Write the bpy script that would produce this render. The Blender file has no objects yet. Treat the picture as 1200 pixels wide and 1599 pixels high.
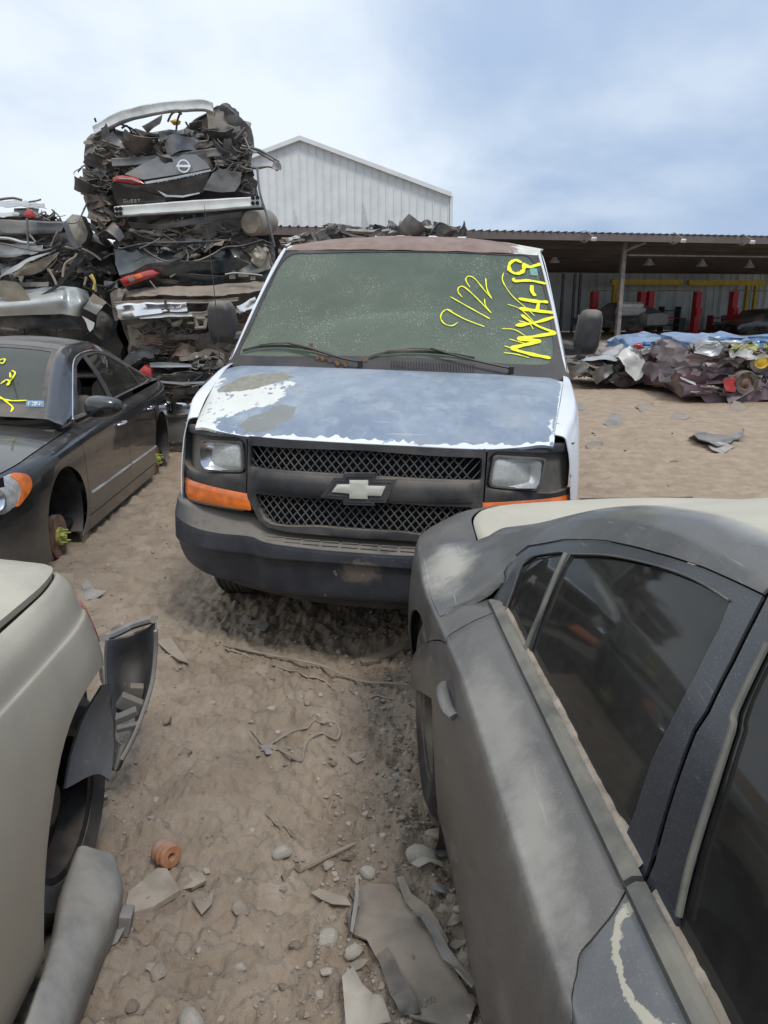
import bpy, math, random
import numpy as np
from mathutils import Vector, Matrix
from mathutils.geometry import delaunay_2d_cdt
R = math.radians
rnd = random.Random(7)
# ---------------------------------------------------------------- camera, world, sun, exposure
SC = bpy.context.scene
COL = SC.collection
F, PT, CAMH, CX, CY = 1190.0, R(15.6), 1.70, 600.0, 799.5
cd = bpy.data.cameras.new('camera'); cam = bpy.data.objects.new('camera', cd); COL.objects.link(cam)
cam.location = (0, 0, CAMH); cam.rotation_euler = (R(90) - PT, 0, 0)
cd.sensor_fit = 'HORIZONTAL'; cd.sensor_width = 36; cd.lens = 36 * F / 1200; cd.clip_start = .05; cd.clip_end = 3000
SC.camera = cam
SC.view_settings.view_transform = 'Standard'; SC.view_settings.look = 'None'
SC.view_settings.gamma = 1; SC.view_settings.use_curve_mapping = False
SC.view_settings.exposure = 0.38
SUN_EL, SUN_AZ = 58, 150      # azimuth measured from +Y clockwise towards +X
W = bpy.data.worlds.new('World'); SC.world = W; W.use_nodes = True
nt = W.node_tree; nt.nodes.clear()
def WN(t, **k):
    n = nt.nodes.new(t)
    for a, b in k.items(): setattr(n, a, b)
    return n
sky = WN('ShaderNodeTexSky', sky_type='NISHITA'); sky.sun_disc = False
sky.sun_elevation = R(SUN_EL); sky.sun_rotation = R(SUN_AZ); sky.air_density = 1.4; sky.dust_density = 1.2
skm = WN('ShaderNodeVectorMath', operation='SCALE'); skm.inputs[3].default_value = .085
nt.links.new(sky.outputs[0], skm.inputs[0])
tc = WN('ShaderNodeTexCoord'); sx = WN('ShaderNodeSeparateXYZ'); nt.links.new(tc.outputs['Generated'], sx.inputs[0])
def wm(op, a, b=None, c=None, clamp=False):
    n = WN('ShaderNodeMath', operation=op); n.use_clamp = clamp
    for i, v in enumerate((a, b, c)):
        if v is None: continue
        if isinstance(v, (int, float)): n.inputs[i].default_value = v
        else: nt.links.new(v, n.inputs[i])
    return n.outputs[0]
den = wm('ADD', wm('MAXIMUM', sx.outputs[2], 0.0), .34)
cv = WN('ShaderNodeCombineXYZ')
nt.links.new(wm('DIVIDE', sx.outputs[0], den), cv.inputs[0]); nt.links.new(wm('DIVIDE', sx.outputs[1], den), cv.inputs[1])
def wnoise(scale, det, rough, off, dist=0.0):
    mp = WN('ShaderNodeMapping'); mp.inputs[1].default_value = off; mp.inputs[3].default_value = (1, .8, 1)
    nt.links.new(cv.outputs[0], mp.inputs[0])
    n = WN('ShaderNodeTexNoise'); n.inputs['Scale'].default_value = scale; n.inputs['Detail'].default_value = det
    n.inputs['Roughness'].default_value = rough; n.inputs['Distortion'].default_value = dist
    nt.links.new(mp.outputs[0], n.inputs['Vector']); return n.outputs[0]
def wramp(v, a, b):
    n = WN('ShaderNodeMapRange', interpolation_type='SMOOTHSTEP'); n.inputs[1].default_value = a; n.inputs[2].default_value = b
    nt.links.new(v, n.inputs[0]); return n.outputs[0]
# cloud cover thins towards the right of the view (+x) where the grey-blue shows through
lean = wm('MULTIPLY', sx.outputs[0], -.44)
c1 = wramp(wm('ADD', wm('ADD', wnoise(1.25, 6, .5, (3.1, 1.7, 0), .2), lean), wm('MULTIPLY', wnoise(4.2, 5, .55, (7, 2, 0)), .12)), .34, .72)
c2 = wramp(wnoise(1.0, 4, .5, (1.3, 8.2, 2)), .35, .72)
mixb = WN('ShaderNodeMix', data_type='RGBA'); mixb.inputs[6].default_value = (.37, .475, .65, 1); mixb.inputs[7].default_value = (.22, .325, .53, 1)
nt.links.new(c2, mixb.inputs[0])
mx0 = WN('ShaderNodeMix', data_type='RGBA'); mx0.inputs[0].default_value = .88
nt.links.new(skm.outputs[0], mx0.inputs[6]); nt.links.new(mixb.outputs[2], mx0.inputs[7])
mx1 = WN('ShaderNodeMix', data_type='RGBA'); mx1.inputs[7].default_value = (.70, .765, .83, 1)
nt.links.new(wm('MULTIPLY', c1, .93), mx1.inputs[0]); nt.links.new(mx0.outputs[2], mx1.inputs[6])
bg = WN('ShaderNodeBackground'); bg.inputs[1].default_value = 1.0
wo = WN('ShaderNodeOutputWorld'); zb_ = WN('ShaderNodeVectorMath', operation='SCALE'); nt.links.new(mx1.outputs[2], zb_.inputs[0]); nt.links.new(wm('ADD', 1.0, wm('MULTIPLY', wramp(sx.outputs[2], .5, 1.0), .5)), zb_.inputs[3])
nt.links.new(zb_.outputs[0], bg.inputs[0]); nt.links.new(bg.outputs[0], wo.inputs[0])
ld = bpy.data.lights.new('sun', 'SUN'); ld.energy = 1.5; ld.angle = R(14); ld.color = (1, .96, .9)
lo = bpy.data.objects.new('sun', ld); COL.objects.link(lo)
_d = Vector((math.sin(R(SUN_AZ)) * math.cos(R(SUN_EL)), math.cos(R(SUN_AZ)) * math.cos(R(SUN_EL)), math.sin(R(SUN_EL))))
lo.rotation_euler = _d.to_track_quat('Z', 'Y').to_euler(); lo.location = (0, 0, 30)

# ---------------------------------------------------------------- geometry helpers
cp_, sp_ = math.cos(PT), math.sin(PT)
def at(px, py, z=None, y=None, x=None):
    """the point of the yard seen at that pixel of the 1200 x 1599 photograph, at height z (or distance y, or x)"""
    X = (px - CX) / F; Y = -(py - CY) / F
    d = np.array([X, cp_ + Y * sp_, -sp_ + Y * cp_])
    t = (z - CAMH) / d[2] if z is not None else (y / d[1] if y is not None else x / d[0])
    return np.array([0, 0, CAMH]) + t * d
def proj(P):
    P = np.asarray(P, float); x, y, z = P[..., 0], P[..., 1], P[..., 2] - CAMH
    d = np.maximum(y * cp_ - z * sp_, 1e-3); u = y * sp_ + z * cp_
    return np.stack([CX + x / d * F, CY - u / d * F], -1)
def _h(ix, iy, iz, seed):
    n = (ix * 374761393 + iy * 668265263 + iz * 2147483647 + seed * 144665) & 0xffffffff
    n = ((n ^ (n >> 13)) * 1274126177) & 0xffffffff
    n = ((n ^ (n >> 16)) * 2246822519) & 0xffffffff
    return ((n ^ (n >> 15)) & 0xffff) / 65535.0
def noise3(P, seed=0):
    P = np.asarray(P, float); i = np.floor(P).astype(np.int64); f = P - i; f = f * f * f * (f * (f * 6 - 15) + 10)
    r = 0
    for a in (0, 1):
        for b in (0, 1):
            for c in (0, 1):
                w = (f[..., 0] if a else 1 - f[..., 0]) * (f[..., 1] if b else 1 - f[..., 1]) * (f[..., 2] if c else 1 - f[..., 2])
                r = r + w * _h(i[..., 0] + a, i[..., 1] + b, i[..., 2] + c, seed)
    return r * 2 - 1
def fbm(P, seed=0, octv=4, gain=.5):
    r = 0; a = 1
    for o in range(octv): r = r + a * noise3(np.asarray(P) * 2.03 ** o + o * 17.3, seed + o); a *= gain
    return r
def noise2(x, y, seed=0, octv=1, gain=.5):
    return fbm(np.stack([x, y, np.zeros_like(x) + seed * 3.7], -1), seed, octv, gain)
def tagobj(o, label=None, cat=None, group=None, kind=None):
    for k, v in (('label', label), ('category', cat), ('group', group), ('kind', kind)):
        if v: o[k] = v
    return o
def thing(name, loc, label, cat, group=None, rz=0.0):
    o = bpy.data.objects.new(name, None); o.empty_display_size = .1; COL.objects.link(o)
    o.location = loc; o.rotation_euler = (0, 0, rz); return tagobj(o, label, cat, group)
WLOC = {}
def rootloc(p):
    v = Vector((0, 0, 0))
    while p is not None: v = v + p.location; p = p.parent
    return v
def mk(name, V, Fc, mat, parent=None, smooth=True, sharp=35, world=True, N=None, bevel=0, kind=None, label=None):
    """one mesh object; V in world coordinates (world=True) or in the parent's own"""
    V = np.asarray(V, float); off = rootloc(parent) if (world and parent is not None) else Vector((0, 0, 0))
    me = bpy.data.meshes.new(name); me.from_pydata([tuple(v - np.array(off)) for v in V], [], [tuple(map(int, f)) for f in Fc])
    me.validate()
    if smooth:
        me.polygons.foreach_set('use_smooth', [True] * len(me.polygons))
        if N is not None:
            try: me.normals_split_custom_set_from_vertices([tuple(n) for n in N])
            except Exception: me.set_sharp_from_angle(angle=R(sharp))
        else: me.set_sharp_from_angle(angle=R(sharp))
    o = bpy.data.objects.new(name, me); COL.objects.link(o)
    if mat is not None: me.materials.append(mat)
    if parent is not None: o.parent = parent
    if bevel:
        b = o.modifiers.new('bevel', 'BEVEL'); b.width = bevel; b.segments = 2; b.limit_method = 'ANGLE'; b.angle_limit = R(40)
        b.harden_normals = False
    if kind: o['kind'] = kind
    if label: o['label'] = label
    return o
class MB:
    """collects shapes that become one mesh"""
    def __init__(s): s.V = []; s.F = []
    def add(s, V, Fc):
        n = len(s.V); s.V += [tuple(v) for v in V]; s.F += [tuple(int(i) + n for i in f) for f in Fc]; return s
    def build(s, name, mat, parent=None, **k): return mk(name, np.array(s.V), s.F, mat, parent, **k)
BOXF = [(0, 3, 2, 1), (4, 5, 6, 7), (0, 1, 5, 4), (1, 2, 6, 5), (2, 3, 7, 6), (3, 0, 4, 7)]
def box(c, size, rot=None):
    h = np.array(size) / 2
    P = np.array([(-1, -1, -1), (1, -1, -1), (1, 1, -1), (-1, 1, -1), (-1, -1, 1), (1, -1, 1), (1, 1, 1), (-1, 1, 1)]) * h
    if rot is not None: P = P @ np.array(rot).T
    return P + np.array(c), BOXF
def hexa(bottom4, top4): return np.array(list(bottom4) + list(top4)), BOXF
def rotm(ax, ay, az): return np.array(Matrix.Rotation(az, 3, 'Z') @ Matrix.Rotation(ay, 3, 'Y') @ Matrix.Rotation(ax, 3, 'X'))
def tube(path, r, n=8, caps=True, flat=1.0, up=(0, 0, 1)):
    P = np.array(path, float); m = len(P); rr = np.full(m, r) if np.isscalar(r) else np.array(r)
    V = []; Fc = []; prev = None
    for i in range(m):
        t = P[min(i + 1, m - 1)] - P[max(i - 1, 0)]; t = t / (np.linalg.norm(t) + 1e-9)
        a = np.cross(t, prev if prev is not None else np.array(up, float))
        if np.linalg.norm(a) < 1e-4: a = np.cross(t, (1, 0, 0.1))
        a /= np.linalg.norm(a); b = np.cross(t, a) if prev is None else np.cross(t, a)
        prev = np.cross(a, t) if prev is None else (prev - t * prev.dot(t)); prev /= np.linalg.norm(prev) + 1e-9
        for k in range(n):
            q = 2 * math.pi * k / n; V.append(P[i] + rr[i] * (math.cos(q) * a + math.sin(q) * prev * flat))
    for i in range(m - 1):
        for k in range(n):
            k2 = (k + 1) % n; Fc.append((i * n + k, i * n + k2, (i + 1) * n + k2, (i + 1) * n + k))
    if caps: Fc.append(tuple(range(n - 1, -1, -1))); Fc.append(tuple(range((m - 1) * n, m * n)))
    return V, Fc
def curve(pts, n=8):
    """smooth path through points"""
    P = np.array(pts, float); m = len(P); out = []
    for i in range(m - 1):
        p0, p1, p2, p3 = P[max(i - 1, 0)], P[i], P[i + 1], P[min(i + 2, m - 1)]
        for t in np.linspace(0, 1, n, endpoint=False):
            out.append(.5 * ((2 * p1) + (p2 - p0) * t + (2 * p0 - 5 * p1 + 4 * p2 - p3) * t * t + (3 * p1 - p0 - 3 * p2 + p3) * t ** 3))
    out.append(P[-1]); return np.array(out)
def lathe(prof, n=24, axis=(0, 0, 1), center=(0, 0, 0), close=False):
    """prof: (r, h) pairs turned about axis"""
    ax = np.array(axis, float); ax /= np.linalg.norm(ax)
    a = np.cross(ax, (0, 0, 1) if abs(ax[2]) < .9 else (1, 0, 0)); a /= np.linalg.norm(a); b = np.cross(ax, a)
    V = []; Fc = []; m = len(prof)
    for r, h in prof:
        for k in range(n):
            q = 2 * math.pi * k / n; V.append(np.array(center) + ax * h + r * (math.cos(q) * a + math.sin(q) * b))
    for i in range(m - 1 if not close else m):
        i2 = (i + 1) % m
        for k in range(n):
            k2 = (k + 1) % n; Fc.append((i * n + k, i * n + k2, i2 * n + k2, i2 * n + k))
    return V, Fc
def interp(xs, ys):
    """monotone cubic through (xs, ys); ys may be vectors"""
    xs = np.array(xs, float); ys = np.array(ys, float); h = np.diff(xs)
    sh = h.reshape((-1,) + (1,) * (ys.ndim - 1)); d = np.diff(ys, axis=0) / sh; m = np.zeros_like(ys)
    m[0] = d[0]; m[-1] = d[-1]
    for i in range(1, len(xs) - 1):
        a, b = d[i - 1], d[i]; w1 = 2 * h[i] + h[i - 1]; w2 = h[i] + 2 * h[i - 1]
        with np.errstate(divide='ignore', invalid='ignore'): hm = (w1 + w2) / (w1 / a + w2 / b)
        m[i] = np.where(a * b > 0, hm, 0)
    def f(x):
        x = np.clip(np.asarray(x, float), xs[0], xs[-1]); i = np.clip(np.searchsorted(xs, x, side='right') - 1, 0, len(xs) - 2)
        hh = h[i]; t = (x - xs[i]) / hh
        if ys.ndim > 1: t = t[..., None]; hh = hh[..., None]
        return ((1 + 2 * t) * (1 - t) ** 2) * ys[i] + t * (1 - t) ** 2 * hh * m[i] + t * t * (3 - 2 * t) * ys[i + 1] + t * t * (t - 1) * hh * m[i + 1]
    return f
class Surf:
    """a parametric surface f(a, b) -> world points; ms = metres per unit of a and b"""
    def __init__(s, f, ar, br, ms=(1, 1), flip=1, near=None):
        s.f, s.ar, s.br, s.ms, s.flip = f, ar, br, ms, flip; s.grid = None; s.near = near
    def ev(s, a, b): return s.f(np.asarray(a, float), np.asarray(b, float))
    def nrm(s, a, b):
        e = 2e-3; ea, eb = e / s.ms[0], e / s.ms[1]
        n = np.cross(s.ev(a + ea, b) - s.ev(a - ea, b), s.ev(a, b + eb) - s.ev(a, b - eb))
        l = np.linalg.norm(n, axis=-1, keepdims=True); return s.flip * n / np.maximum(l, 1e-12)
    def pick(s, pts):
        if s.grid is None:
            A, B = np.meshgrid(np.linspace(*s.ar, 260), np.linspace(*s.br, 160), indexing='ij'); P = s.ev(A, B)
            s.grid = (A.ravel(), B.ravel(), proj(P).reshape(-1, 2), P.reshape(-1, 3)[:, 1])
        A, B, Q, Yw = s.grid; out = []
        for p in pts:
            if isinstance(p[0], str): out.append((p[1], p[2])); continue
            d = np.hypot(Q[:, 0] - p[0], Q[:, 1] - p[1]) + np.where(Yw < .15, 1e4, 0)
            i = int(np.argmin(d)); a, b = A[i], B[i]
            for _ in range(3):
                e = 1e-4; q = proj(s.ev(a, b)); J = np.stack([(proj(s.ev(a + e, b)) - q) / e, (proj(s.ev(a, b + e)) - q) / e], -1)
                try: st = np.linalg.solve(J + 1e-9 * np.eye(2), np.array(p) - q)
                except Exception: break
                da = (s.ar[1] - s.ar[0]) / 100; db = (s.br[1] - s.br[0]) / 80
                st = np.clip(st, (-da, -db), (da, db))
                na, nb = np.clip(a + st[0], *s.ar), np.clip(b + st[1], *s.br)
                if np.hypot(*(proj(s.ev(na, nb)) - p)) < np.hypot(*(q - p)): a, b = na, nb
            out.append((a, b))
        return np.array(out)
def netsurf(P, ms=None, crease=(), flip=1):
    """surface through a net of control points P[j][k]; crease = k rows left sharp"""
    P = np.array(P, float); J, K = P.shape[:2]
    def tang(Q, cre):
        d = np.diff(Q, axis=0); T0 = np.zeros_like(Q); T0[1:-1] = (d[:-1] + d[1:]) / 2; T0[0] = d[0]; T0[-1] = d[-1]
        Tl, Tr = T0.copy(), T0.copy()
        for c in cre:
            if 0 < c < len(Q) - 1: Tl[c] = d[c - 1]; Tr[c] = d[c]
        return Tl, Tr
    def h(t): return (2 * t ** 3 - 3 * t * t + 1, t ** 3 - 2 * t * t + t, -2 * t ** 3 + 3 * t * t, t ** 3 - t * t)
    Tjl, Tjr = tang(P, ())
    def f(a, b):
        a, b = np.broadcast_arrays(a, b); sh = a.shape; a = np.clip(a.ravel(), 0, J - 1); b = np.clip(b.ravel(), 0, K - 1)
        i = np.clip(a.astype(int), 0, J - 2); t = (a - i)[:, None, None]; H = h(t)
        C = H[0] * P[i] + H[1] * Tjr[i] + H[2] * P[i + 1] + H[3] * Tjl[i + 1]
        C = np.swapaxes(C, 0, 1); Tl, Tr = tang(C, crease); k = np.clip(b.astype(int), 0, K - 2); u = (b - k)[:, None]; n = np.arange(len(a)); H = h(u)
        return (H[0] * C[k, n] + H[1] * Tr[k, n] + H[2] * C[k + 1, n] + H[3] * Tl[k + 1, n]).reshape(sh + (3,))
    if ms is None:
        ms = (np.linalg.norm(np.diff(P, axis=0), axis=-1).mean(), np.linalg.norm(np.diff(P, axis=1), axis=-1).mean())
    return Surf(f, (0, J - 1), (0, K - 1), ms, flip)
def inpoly(Q, P):
    x, y = Q[:, 0], Q[:, 1]; r = np.zeros(len(Q), bool); n = len(P)
    for i in range(n):
        x1, y1 = P[i]; x2, y2 = P[(i + 1) % n]
        if y1 == y2: continue
        r ^= ((y1 > y) != (y2 > y)) & (x < (x2 - x1) * (y - y1) / (y2 - y1) + x1)
    return r
def pdist(Q, P):
    d = np.full(len(Q), 1e9); n = len(P)
    for i in range(n):
        a, b = P[i], P[(i + 1) % n]; ab = b - a; L = ab.dot(ab) + 1e-12
        t = np.clip(((Q - a) @ ab) / L, 0, 1); d = np.minimum(d, np.hypot(*(Q - a - t[:, None] * ab).T))
    return d
def densify(P, step):
    out = []
    for i in range(len(P)):
        a, b = P[i], P[(i + 1) % len(P)]; n = max(1, int(math.ceil(np.linalg.norm(b - a) / step)))
        for k in range(n): out.append(a + (b - a) * k / n)
    return np.array(out)
def area2(P): return .5 * float(np.sum(P[:, 0] * np.roll(P[:, 1], -1) - np.roll(P[:, 0], -1) * P[:, 1]))
def inset(P, g):
    P = np.array(P); s = 1 if area2(P) > 0 else -1
    e0 = P - np.roll(P, 1, 0); e1 = np.roll(P, -1, 0) - P
    e0 /= np.linalg.norm(e0, axis=1, keepdims=True) + 1e-12; e1 /= np.linalg.norm(e1, axis=1, keepdims=True) + 1e-12
    n0 = np.stack([-e0[:, 1], e0[:, 0]], -1) * s; n1 = np.stack([-e1[:, 1], e1[:, 0]], -1) * s
    m = n0 + n1; m /= np.maximum(np.sum(m * n0, -1, keepdims=True), .35)
    return P + m * g
def smoothpoly(P, n=6):
    P = np.array(P, float); m = len(P); out = []
    for i in range(m):
        p0, p1, p2, p3 = P[i - 1], P[i], P[(i + 1) % m], P[(i + 2) % m]
        for t in np.linspace(0, 1, n, endpoint=False):
            out.append(.5 * ((2 * p1) + (p2 - p0) * t + (2 * p0 - 5 * p1 + 4 * p2 - p3) * t * t + (3 * p1 - p0 - 3 * p2 + p3) * t ** 3))
    return np.array(out)
def roundpoly(P, r, n=5):
    P = np.array(P, float); out = []
    for i in range(len(P)):
        a, b, c = P[i - 1], P[i], P[(i + 1) % len(P)]
        u = (a - b); v = (c - b); lu, lv = np.linalg.norm(u), np.linalg.norm(v); q = min(r, lu * .45, lv * .45)
        s, e = b + u / lu * q, b + v / lv * q
        for t in np.linspace(0, 1, n): out.append((1 - t) ** 2 * s + 2 * t * (1 - t) * b + t * t * e)
    return np.array(out)
def panel(name, surf, outer, mat, parent, holes=(), step=.035, off=0.0, thick=.005, gap=0.0, smooth=0, rnd_=0, dom=False, lip=0.0, kind=None, label=None, bfun=None):
    """a sheet lying on surf, bounded by the outline (pixels, or domain coordinates when dom)"""
    ms = np.array(surf.ms)
    def prep(p, g):
        q = np.array(p, float) if dom else surf.pick(p)
        q = q * ms
        if smooth: q = smoothpoly(q, smooth)
        if rnd_: q = roundpoly(q, rnd_)
        if g: q = inset(q, g)
        return densify(q, step)
    O = prep(outer, gap); Hs = [prep(h_, -gap) for h_ in holes]
    if area2(O) < 0: O = O[::-1]
    lo_, hi = O.min(0), O.max(0)
    gx = np.arange(lo_[0] + step * .5, hi[0], step); gy = np.arange(lo_[1] + step * .5, hi[1], step)
    G = np.stack(np.meshgrid(gx, gy), -1).reshape(-1, 2)
    if len(G): G[:, 0] += step * .25 * (np.round(G[:, 1] / step) % 2)
    if len(G): G = G[inpoly(G, O)]
    for Hh in Hs:
        if len(G): G = G[~inpoly(G, Hh)]
    if len(G):
        d = pdist(G, O)
        for Hh in Hs: d = np.minimum(d, pdist(G, Hh))
        G = G[d > step * .45]
    ring = [O] + Hs; pts = np.vstack(ring + ([G] if len(G) else [])); edges = []; n = 0
    for r_ in ring: m = len(r_); edges += [(n + i, n + (i + 1) % m) for i in range(m)]; n += m
    res = delaunay_2d_cdt([Vector(p) for p in pts], edges, [], 0, 1e-7)
    V2 = np.array([tuple(v) for v in res[0]]); T = np.array(res[2]); C = V2[T].mean(1); k = inpoly(C, O)
    for Hh in Hs: k &= ~inpoly(C, Hh)
    T = T[k]
    ar = (V2[T[:, 1]] - V2[T[:, 0]]); br = (V2[T[:, 2]] - V2[T[:, 0]]); sg = ar[:, 0] * br[:, 1] - ar[:, 1] * br[:, 0]
    T = T[np.abs(sg) > 1e-10]; sg = sg[np.abs(sg) > 1e-10]
    T[sg < 0] = T[sg < 0][:, ::-1]
    A, B = V2[:, 0] / ms[0], V2[:, 1] / ms[1]
    P = surf.ev(A, B); N = surf.nrm(A, B)
    dd = None
    if lip:   # edge rolled inwards
        d = pdist(V2, O)
        for Hh in Hs: d = np.minimum(d, pdist(V2, Hh))
        dd = -lip * np.exp(-(d / (lip * 1.2)) ** 2)
    o1 = off + (dd if dd is not None else 0) + (bfun(A, B) if bfun is not None else 0)
    P1 = P + N * (o1[:, None] if not np.isscalar(o1) else o1); P2 = P1 - N * thick
    nv = len(P)
    if surf.flip < 0: T = T[:, ::-1]
    Fc = [tuple(t) for t in T] + [(t[2] + nv, t[1] + nv, t[0] + nv) for t in T]
    ec = {}
    for t in T:
        for a, b in ((t[0], t[1]), (t[1], t[2]), (t[2], t[0])): ec[(int(a), int(b))] = 1
    Vx = [P1, P2]; Nx = [N, -N]; base = 2 * nv; Vr = []; Nr = []
    for (a, b) in ec:
        if (b, a) not in ec:
            e = P1[b] - P1[a]; nn = np.cross(e, N[a]); nn = nn / (np.linalg.norm(nn) + 1e-12)
            Vr += [P1[a], P1[b], P2[b], P2[a]]; Nr += [nn] * 4; Fc.append((base + 3, base + 2, base + 1, base)); base += 4
    V = np.vstack(Vx + ([np.array(Vr)] if Vr else [])); NN = np.vstack(Nx + ([np.array(Nr)] if Nr else []))
    if dd is not None or bfun is not None: NN = None
    return mk(name, V, Fc, mat, parent, N=NN, sharp=50, kind=kind, label=label)
def gridmesh(surf, na, nb, ar=None, br=None, off=0):
    A, B = np.meshgrid(np.linspace(*(ar or surf.ar), na), np.linspace(*(br or surf.br), nb), indexing='ij')
    P = surf.ev(A, B)
    if off: P = P + surf.nrm(A, B) * off
    P = P.reshape(-1, 3)
    Fc = [(i * nb + j, (i + 1) * nb + j, (i + 1) * nb + j + 1, i * nb + j + 1) for i in range(na - 1) for j in range(nb - 1)]
    return P, Fc
def copytree(o, parent=None):
    c = o.copy(); COL.objects.link(c); c.parent = parent
    for ch in [k for k in bpy.data.objects if k.parent == o]: copytree(ch, c)
    return c
# ---------------------------------------------------------------- materials
class NB:
    def __init__(s, name):
        s.m = bpy.data.materials.new(name); s.m.use_nodes = True; s.t = s.m.node_tree; s.t.nodes.clear()
        s.out = s.t.nodes.new('ShaderNodeOutputMaterial'); s.c = None
    def n(s, t, **k):
        q = s.t.nodes.new(t)
        for a, b in k.items(): setattr(q, a, b)
        return q
    def l(s, a, b): s.t.links.new(a, b)
    def set(s, sock, v):
        if isinstance(v, bpy.types.NodeSocket): s.l(v, sock)
        elif isinstance(v, (tuple, list)) and len(v) == 3 and sock.type == 'RGBA': sock.default_value = tuple(v) + (1,)
        else: sock.default_value = v
    def coord(s):
        if s.c is None: s.c = s.n('ShaderNodeTexCoord')
        return s.c.outputs['Object']
    def gen(s):
        s.coord(); return s.c.outputs['Generated']
    def map(s, v, loc=(0, 0, 0), sc=(1, 1, 1), rot=(0, 0, 0)):
        q = s.n('ShaderNodeMapping'); s.l(v, q.inputs[0]); q.inputs[1].default_value = loc; q.inputs[2].default_value = rot; q.inputs[3].default_value = sc; return q.outputs[0]
    def noise(s, scale, det=4, rough=.55, loc=(0, 0, 0), sc=(1, 1, 1), dist=0, v=None):
        q = s.n('ShaderNodeTexNoise'); s.l(s.map(v or s.coord(), loc, sc), q.inputs['Vector']); q.inputs['Scale'].default_value = scale
        q.inputs['Detail'].default_value = det; q.inputs['Roughness'].default_value = rough; q.inputs['Distortion'].default_value = dist; return q.outputs[0]
    def vor(s, scale, feat='F1', sc=(1, 1, 1), out=0, v=None):
        q = s.n('ShaderNodeTexVoronoi', feature=feat); s.l(s.map(v or s.coord(), (0, 0, 0), sc), q.inputs['Vector']); q.inputs['Scale'].default_value = scale; return q.outputs[out]
    def math(s, op, a, b=None, c=None, cl=False):
        q = s.n('ShaderNodeMath', operation=op); q.use_clamp = cl
        for i, v in enumerate((a, b, c)):
            if v is not None: s.set(q.inputs[i], v)
        return q.outputs[0]
    def ramp(s, v, a, b, c=0.0, d=1.0):
        q = s.n('ShaderNodeMapRange', interpolation_type='SMOOTHSTEP'); s.set(q.inputs[0], v)
        for i, x in enumerate((a, b, c, d)): s.set(q.inputs[i + 1], x)
        return q.outputs[0]
    def mix(s, f, a, b):
        q = s.n('ShaderNodeMix', data_type='RGBA'); s.set(q.inputs[0], f); s.set(q.inputs[6], a); s.set(q.inputs[7], b); return q.outputs[2]
    def mixf(s, f, a, b):
        q = s.n('ShaderNodeMix', data_type='FLOAT'); s.set(q.inputs[0], f); s.set(q.inputs[2], a); s.set(q.inputs[3], b); return q.outputs[0]
    def up(s):
        g = s.n('ShaderNodeNewGeometry'); x = s.n('ShaderNodeSeparateXYZ'); s.l(g.outputs['Normal'], x.inputs[0]); return x.outputs[2]
    def sep(s, v=None):
        x = s.n('ShaderNodeSeparateXYZ'); s.l(v or s.coord(), x.inputs[0]); return x.outputs
    def bump(s, h, strength=.3, dist=.01):
        q = s.n('ShaderNodeBump'); s.set(q.inputs['Height'], h); q.inputs['Strength'].default_value = strength; q.inputs['Distance'].default_value = dist; return q.outputs[0]
    def bsdf(s, col, rough=.5, metal=0.0, spec=.5, normal=None, coat=0.0, alpha=1.0, trans=0.0, ior=1.45, emit=None, es=0.0, coatr=.08):
        q = s.n('ShaderNodeBsdfPrincipled'); s.set(q.inputs['Base Color'], col); s.set(q.inputs['Roughness'], rough); s.set(q.inputs['Metallic'], metal)
        s.set(q.inputs['Specular IOR Level'], spec); s.set(q.inputs['Coat Weight'], coat); s.set(q.inputs['Coat Roughness'], coatr); s.set(q.inputs['Alpha'], alpha)
        s.set(q.inputs['Transmission Weight'], trans); s.set(q.inputs['IOR'], ior)
        if normal is not None: s.l(normal, q.inputs['Normal'])
        if emit: s.set(q.inputs['Emission Color'], emit); s.set(q.inputs['Emission Strength'], es)
        return q.outputs[0]
    def fin(s, sh): s.l(sh, s.out.inputs[0]); return s.m
DUST = (.36, .30, .235)
def plain(name, col, rough=.5, metal=0.0, var=.25, vs=6.0, dust=.25, dcol=DUST, bump=.15, bs=40.0, coat=0.0, spec=.5, up=.35, scratch=0.0):
    """paint, plastic or metal: colour breaks up a little, dust lies in patches and on faces that look up"""
    b = NB(name); n1 = b.noise(vs, 5, .6)
    c2 = tuple(min(1, max(0, x * (1 - var))) for x in col); c1 = tuple(min(1, x * (1 + var * .6)) for x in col)
    c = b.mix(b.ramp(n1, .35, .65), c2, c1)
    n2 = b.noise(vs * .45, 6, .62, loc=(5, 3, 1))
    u = b.ramp(b.up(), .1, .95)
    d = b.math('ADD', b.math('MULTIPLY', b.ramp(n2, .38, .72), dust), b.math('MULTIPLY', b.math('MULTIPLY', u, b.ramp(n2, .2, .6)), up * (1 if dust else 0)), cl=True)
    c = b.mix(d, c, dcol); r = b.mixf(d, rough, .9)
    if scratch:
        sc_ = b.ramp(b.noise(30, 2, .5, sc=(.15, 1, 1), dist=.3), .66, .7); c = b.mix(b.math('MULTIPLY', sc_, scratch), c, (.55, .53, .5))
    nm = b.bump(b.noise(bs, 4, .6), bump, .004) if bump else None
    return b.fin(b.bsdf(c, r, b.math('MULTIPLY', b.math('SUBTRACT', 1.0, d), metal) if metal else 0.0, spec, nm, b.math('MULTIPLY', b.math('SUBTRACT', 1.0, d), coat) if coat else 0.0))
M = {}
M['black_plastic'] = plain('black_plastic', (.028, .029, .033), .5, var=.3, dust=.16, up=.55, bs=160, bump=.3, vs=7)
M['trim_black'] = plain('trim_black', (.014, .014, .015), .38, dust=.12, up=.3)
M['mirror_black'] = plain('mirror_black', (.016, .016, .018), .42, dust=.10, up=.45, bs=160, vs=7)
M['rubber_dusty'] = plain('dusty_rubber', (.06, .055, .05), .85, dust=.75, dcol=(.26, .23, .185), up=.4)
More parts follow.
